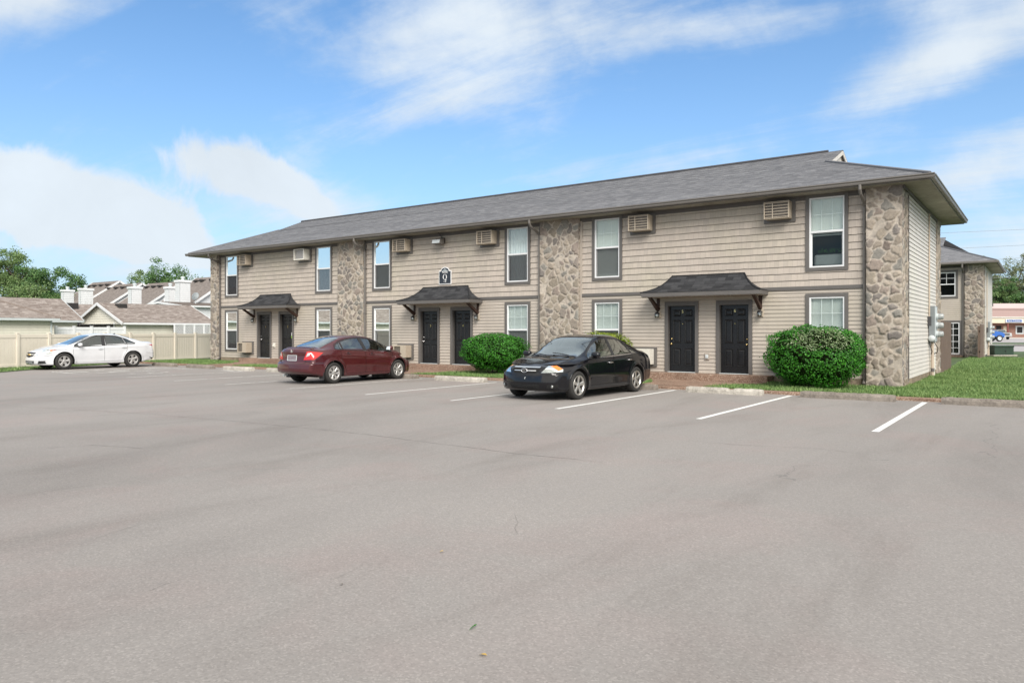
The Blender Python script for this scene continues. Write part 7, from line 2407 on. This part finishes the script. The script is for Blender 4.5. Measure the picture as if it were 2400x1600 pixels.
for px in (2362, 2440, 2300):
    MB().box(xs_(px) - .14, xs_(px) + .14, -.1, .2, .1, Z(757)).build('post', material('red post', (.20, .06, .05), .6), t)
d_ = MB(); d_.bbox(xs_(2364), xs_(2374.5), 1.74, 1.8, .12, Z(764), .02); d_.build('door', M['beige'], t)
MB().bbox(xs_(2374.6), xs_(2377), 1.70, 1.8, .12, Z(762), .02).build('door_frame', M['dark'], t)
MB().bbox(xs_(2347), xs_(2359), 1.74, 1.8, Z(776), Z(763), .02).build('shop_window', M['dark'], t)
w_ = MB().bbox(xs_(2393), xs_(2412), 1.74, 1.8, Z(783), Z(763), .02).build('shop_window', M['greylt'], t)
MB().bbox(xs_(2396), xs_(2409), 1.70, 1.74, Z(780), Z(766), .02).build('pane', M['dark'], w_)
MB().lathe([(0, .5), (.1, .5), (.1, -.2)], (xs_(2361), 5, Z(714)), 'z', 8).build('vent_pipe', M['vent'], t)
t = thing('shop_sign', 'blue shop sign with a pale border on the beige fascia', 'sign', tuple(p0 + Vector((0, 0, 0))), YAW); WL[t.name] = Vector()
sx0, sx1 = xs_(2354.3), xs_(2394)
MB().bbox(sx0, sx1, -.45, -.22, Z(755.5), Z(748), .04).build('cabinet', material('sign cabinet', (.55, .58, .68), .4), t)
MB().bbox(sx0 + .25, sx1 - .25, -.47, -.451, Z(754.2), Z(749.2), .03).build('face', M['blue'], t)
mb = MB()                                       # lettering too small and blurred to read: light strokes of about that size
r5 = np.random.default_rng(8)
x = sx0 + .5
for wlen in (5, 1, 7):
    for i in range(wlen):
        h_ = r5.uniform(.14, .22) if i else .30
        mb.box(x, x + .045, -.48, -.471, Z(753) , Z(753) + h_); 
        mb.box(x + .05, x + .13, -.48, -.471, Z(753) + h_ * (.5 if i % 2 else .85), Z(753) + h_ * (.5 if i % 2 else .85) + .045)
        x += .19
    x += .16
mb.build('lettering', M['white'], t)

# blue truck in front of the shops
p = at(2333, 112)
t = thing('blue_truck', 'blue work truck nose showing beside the rear block', 'truck', (p.x, p.y, 0), YAW); WL[t.name] = Vector()
blp = material('blue truck paint', (.03, .12, .42), .25, 0, .5, None, .6)
mb = MB()
mb.prism([(-.95, .75), (.55, .70), (.80, .62), (.82, 1.02), (.70, 1.26), (.35, 1.40), (-.2, 1.52), (-.95, 1.55)], -.95, .95, 'y'); mb.build('hood', blp, t)
mb = MB(); mb.prism([(-2.7, .7), (-.95, .7), (-.95, 1.55), (-1.35, 2.25), (-2.6, 2.3)], -.98, .98, 'y'); mb.build('cab', blp, t)
MB().prism([(-1.0, 1.55), (-1.38, 2.15), (-1.9, 2.15), (-1.9, 1.55)], -.99, .99, 'y').build('side_window', M['dark'], t)
MB().bbox(-7, -2.75, -1.0, 1.0, .9, 1.1, .03).build('flatbed', M['black'], t)
MB().bbox(.72, .98, -1.0, 1.0, .55, .78, .05).build('bumper', M['chrome'], t)
MB().bbox(.76, .85, -.88, -.55, .95, 1.12, .03).build('headlight', M['greylt'], t)
for x, y in ((0, -.86), (0, .86), (-5.2, -.86), (-5.2, .86)):
    mb = MB(); mb.lathe([(.30, -.14), (.46, -.14), (.50, -.08), (.50, .08), (.46, .14), (.30, .14)], (x, y, .5), 'y', 24); w = mb.build('wheel', M['tyre'], t, smooth=True)
    mb = MB(); mb.lathe([(.0, -.06), (.10, -.10), (.13, -.05), (.22, -.06), (.29, -.13), (.31, -.12), (.31, .1)], (x, y, .5), 'y', 24); mb.build('rim', M['greylt'], w, smooth=True)
    mb = MB(); mb.tube([(x + .62 * math.cos(a), y - .12 * (1 if y > 0 else -1) * 0, .5 + .62 * math.sin(a)) for a in np.linspace(.1, 3.0, 14)], .06, 6); mb.build('wheel_arch', M['black'], t)
# silver pickup seen from the front
p = at(2357.5, 138)
t = thing('silver_pickup', 'silver pickup facing the camera beside the blue truck', 'pickup', (p.x, p.y, 0), YAW); WL[t.name] = Vector()
sv = material('silver paint', (.42, .40, .38), .3, .4, .5, None, .5)
mb = MB(); mb.prism([(-.98, .55), (.98, .55), (1.0, 1.0), (.94, 1.22), (.6, 1.30), (-.6, 1.30), (-.94, 1.22), (-1.0, 1.0)], -.2, 5.2, 'y'); mb.build('body', sv, t)
mb = MB(); mb.prism([(-.88, 1.28), (.88, 1.28), (.68, 1.86), (-.68, 1.86)], 1.2, 3.4, 'y'); mb.build('cabin', sv, t)
MB().add([(-.80, 1.15, 1.32), (.80, 1.15, 1.32), (.62, 1.19, 1.80), (-.62, 1.19, 1.80)], [(0, 1, 2, 3)]).build('windscreen', M['carglassdark'], t)
MB().bbox(-.55, .55, -.24, -.2, .82, 1.10, .03).build('grille', M['dark'], t)
mb = MB(); mb.bbox(-.56, .56, -.26, -.241, .93, .98, .01); mb.bbox(-.98, .98, -.34, -.2, .52, .74, .05); mb.build('bumper', M['chrome'], t)
for s in (1, -1):
    MB().bbox(min(s * .6, s * .92), max(s * .6, s * .92), -.24, -.2, .88, 1.08, .03).build('headlight', M['greylt'], t)
    for y in (.7, 4.2):
        mb = MB(); mb.lathe([(.0, -.12), (.34, -.12), (.40, -.08), (.40, .08), (.34, .12), (0, .12)], (s * .80, y, .40), 'x', 20); mb.build('wheel', M['tyre'], t, smooth=True)
    MB().bbox(min(s * 1.0, s * 1.2), max(s * 1.0, s * 1.2), 1.3, 1.5, 1.25, 1.45, .03).build('wing_mirror', M['black'], t)

# power lines
def wire(y0, y1, D0, D1, label):
    a = at(2150, D0) + Vector((0, 0, hgt(y0, D0))); b = at(2480, D1) + Vector((0, 0, hgt(y1, D1)))
    d = b - a
    pts = []
    for i in range(25):
        q = -3.0 + 9.0 * i / 24
        pts.append(a + d * q + Vector((0, 0, .05 * (q - .5) ** 2 - .01)))
    return tag(MB().tube(pts, .016, 5).build('power_line', M['grey']), label, 'power line', 'overhead lines on the right')
wire(548.5, 534, 70, 74, 'highest overhead line on the right')
wire(586.5, 570.5, 72, 76, 'middle overhead line on the right')
wire(619, 599, 74, 78, 'lower overhead line above the rear roof')
wire(651, 650.5, 95, 97, 'lowest pale overhead line against the trees')

# ------------------------------------------------------------------ trees
def tree(loc, H_, crown, n, size, mat, label, seed, trunk_h=.28, gap=.35, group='trees behind the neighbouring roofs', shape=1.0, name='leafy_tree', levels=3, spread=.8, base=.2):
    t = thing(name, label, 'tree', tuple(loc), 0, group); WL[t.name] = Vector()
    r = np.random.default_rng(seed)
    mb = MB()
    tips = []
    def grow(p, d, L, rad, lev):
        k_ = 4
        pts = [p]; q = p; dd = d
        for i in range(k_):
            dd = (dd + Vector(r.normal(0, .13, 3)) + Vector((0, 0, .05))).normalized()
            q = q + dd * (L / k_)
            pts.append(q)
        mb.tube(pts, [rad * (1 - .55 * i / k_) for i in range(k_ + 1)], 6 if lev else 8)
        if lev >= levels:
            tips.append((q, L)); return
        m = 3 if lev else 6
        for i in range(m):
            a = 2 * math.pi * (i + r.uniform(-.3, .3)) / m
            up = r.uniform(.25, .9)
            nd = (Vector((math.cos(a), math.sin(a), 0)) * spread + dd * up).normalized()
            st = pts[int(r.integers(2, k_ + 1))]
            grow(st, nd, L * r.uniform(.62, .82), rad * .52, lev + 1)
        tips.append((q, L * .8))
    h0 = H_ * trunk_h
    grow(Vector((0, 0, -.2)), Vector((r.normal(0, .04), r.normal(0, .04), 1)).normalized(), h0 + .2, H_ * .028, 0)
    T_ = np.array([q for q, L in tips])
    # fit the tips to the wanted crown
    lo, hi = T_.min(0), T_.max(0)
    mb.build('trunk', M['bark'], t, smooth=True)
    sc = np.array([crown / max(1e-3, (hi[0] - lo[0]) / 2), crown / max(1e-3, (hi[1] - lo[1]) / 2), (H_ * (1 - base)) / max(1e-3, hi[2] - h0 * .7)])
    mid = np.array([(lo[0] + hi[0]) / 2, (lo[1] + hi[1]) / 2, h0 * .7])
    tr = t.children[0]
    co = np.empty(len(tr.data.vertices) * 3, np.float32); tr.data.vertices.foreach_get('co', co); co = co.reshape(-1, 3)
    wz = np.clip((co[:, 2] - h0 * .6) / (h0 * .4), 0, 1)[:, None]
    tgt = (co - mid) * sc + [0, 0, H_ * base]
    co2 = co * (1 - wz) + tgt * wz
    tr.data.vertices.foreach_set('co', co2.astype(np.float32).ravel())
    T2 = (T_ - mid) * sc + [0, 0, H_ * base]
    # leaf clumps round the tips
    m = len(T2)
    w = r.uniform(.3, 1.3, m); w /= w.sum()
    ci = r.choice(m, n, p=w)
    R_ = crown * gap * r.uniform(.55, 1.2, m)[ci]
    d = r.normal(0, 1, (n, 3)); d /= np.linalg.norm(d, axis=1, keepdims=True)
    P = T2[ci] + d * (R_ * r.random(n) ** .45)[:, None] * [1, 1, .75]
    P[:, 2] = np.maximum(P[:, 2], H_ * .06)
    V, F = leaf_cloud(P, d + [0, 0, .5], size, r, .8)
    np_mesh('crown', V, F, mat, t)
    return t
def put_tree(px, top, D, wpx, *a, **k):
    H_ = hgt(top, D)
    return tree(at(px, D), H_, wpx / 1740 * D / 2, *a, **k)
put_tree(38, 583, 105, 124, 20000, .26, M['tree1'], 'tall airy oak at the left edge with branches showing', 21, trunk_h=.30, gap=.24, levels=4)
put_tree(118, 633, 98, 124, 16000, .26, M['tree2'], 'dense green tree to the right of the tall oak', 22, trunk_h=.2, gap=.34, base=.1)
put_tree(160, 645, 112, 90, 10000, .28, M['tree2'], 'green tree behind the farthest left chimney', 23, gap=.42, base=.1)
put_tree(-30, 650, 96, 110, 9000, .26, M['tree2'], 'dark green tree cut by the left edge', 24, gap=.34, base=.08)
put_tree(70, 668, 90, 130, 9000, .24, M['tree1'], 'low pale green tree before the oak trunk', 25, gap=.34, base=.06, trunk_h=.15)
put_tree(322, 638, 130, 84, 9000, .30, M['tree1'], 'pale green tree above the townhouse roofs', 26, gap=.42, base=.1)
put_tree(383, 609, 135, 92, 12000, .30, M['tree2'], 'dark pointed tree rising behind the chimneys', 27, gap=.36, base=.08, trunk_h=.40, levels=4)
put_tree(438, 632, 132, 70, 8000, .30, M['tree2'], 'rounded green tree left of the stone pier', 28, gap=.42, base=.1)
for i, (px, top, D, w, m, lab) in enumerate([(2352, 612, 215, 74, 'tree3', 'dusty tree over the shop roof beside the rear block'), (2400, 598, 225, 84, 'tree3', 'tall dusty tree over the shop roof at the right edge'), (2448, 604, 220, 80, 'tree3', 'dusty tree just cut by the right edge'), (2330, 660, 205, 60, 'tree1', 'low green tree behind the shop roof'), (2378, 655, 204, 70, 'tree2', 'dark green tree low behind the shop roof'), (2425, 660, 203, 70, 'tree2', 'dark tree low behind the shop roof at the right edge'), (2292, 603, 230, 26, 'tree2', 'tree top peeking over the rear block roof')]):
    put_tree(px, top, D, w, 9000, .46, M[m], lab, 40 + i, gap=.36, base=.1, trunk_h=.3, group='trees behind the brick shops')
put_tree(352, 642, 138, 60, 8000, .30, M['tree1'], 'low pale tree between the pale tree and the pointed tree', 61, gap=.42, base=.1)
put_tree(408, 628, 137, 62, 8000, .30, M['tree2'], 'leafy tree just right of the pointed tree', 62, gap=.42, base=.1)
# bare shrub before a chimney
p = at(196, 74)
t = thing('bare_shrub', 'bare twiggy shrub in front of a white chimney', 'shrub', tuple(p)); WL[t.name] = Vector()
mb = MB(); r7 = np.random.default_rng(6)
for i in range(16):
    a = r7.uniform(0, 6.28); l = r7.uniform(.6, 1.5)
    mb.tube([(0, 0, 0), (.3 * math.cos(a), .3 * math.sin(a), 2.2), (l * math.cos(a), l * math.sin(a), 3.6 + r7.uniform(0, 1.0))], [.03, .02, .006], 4)
build_each(mb, 'twigs', M['bark'], t)
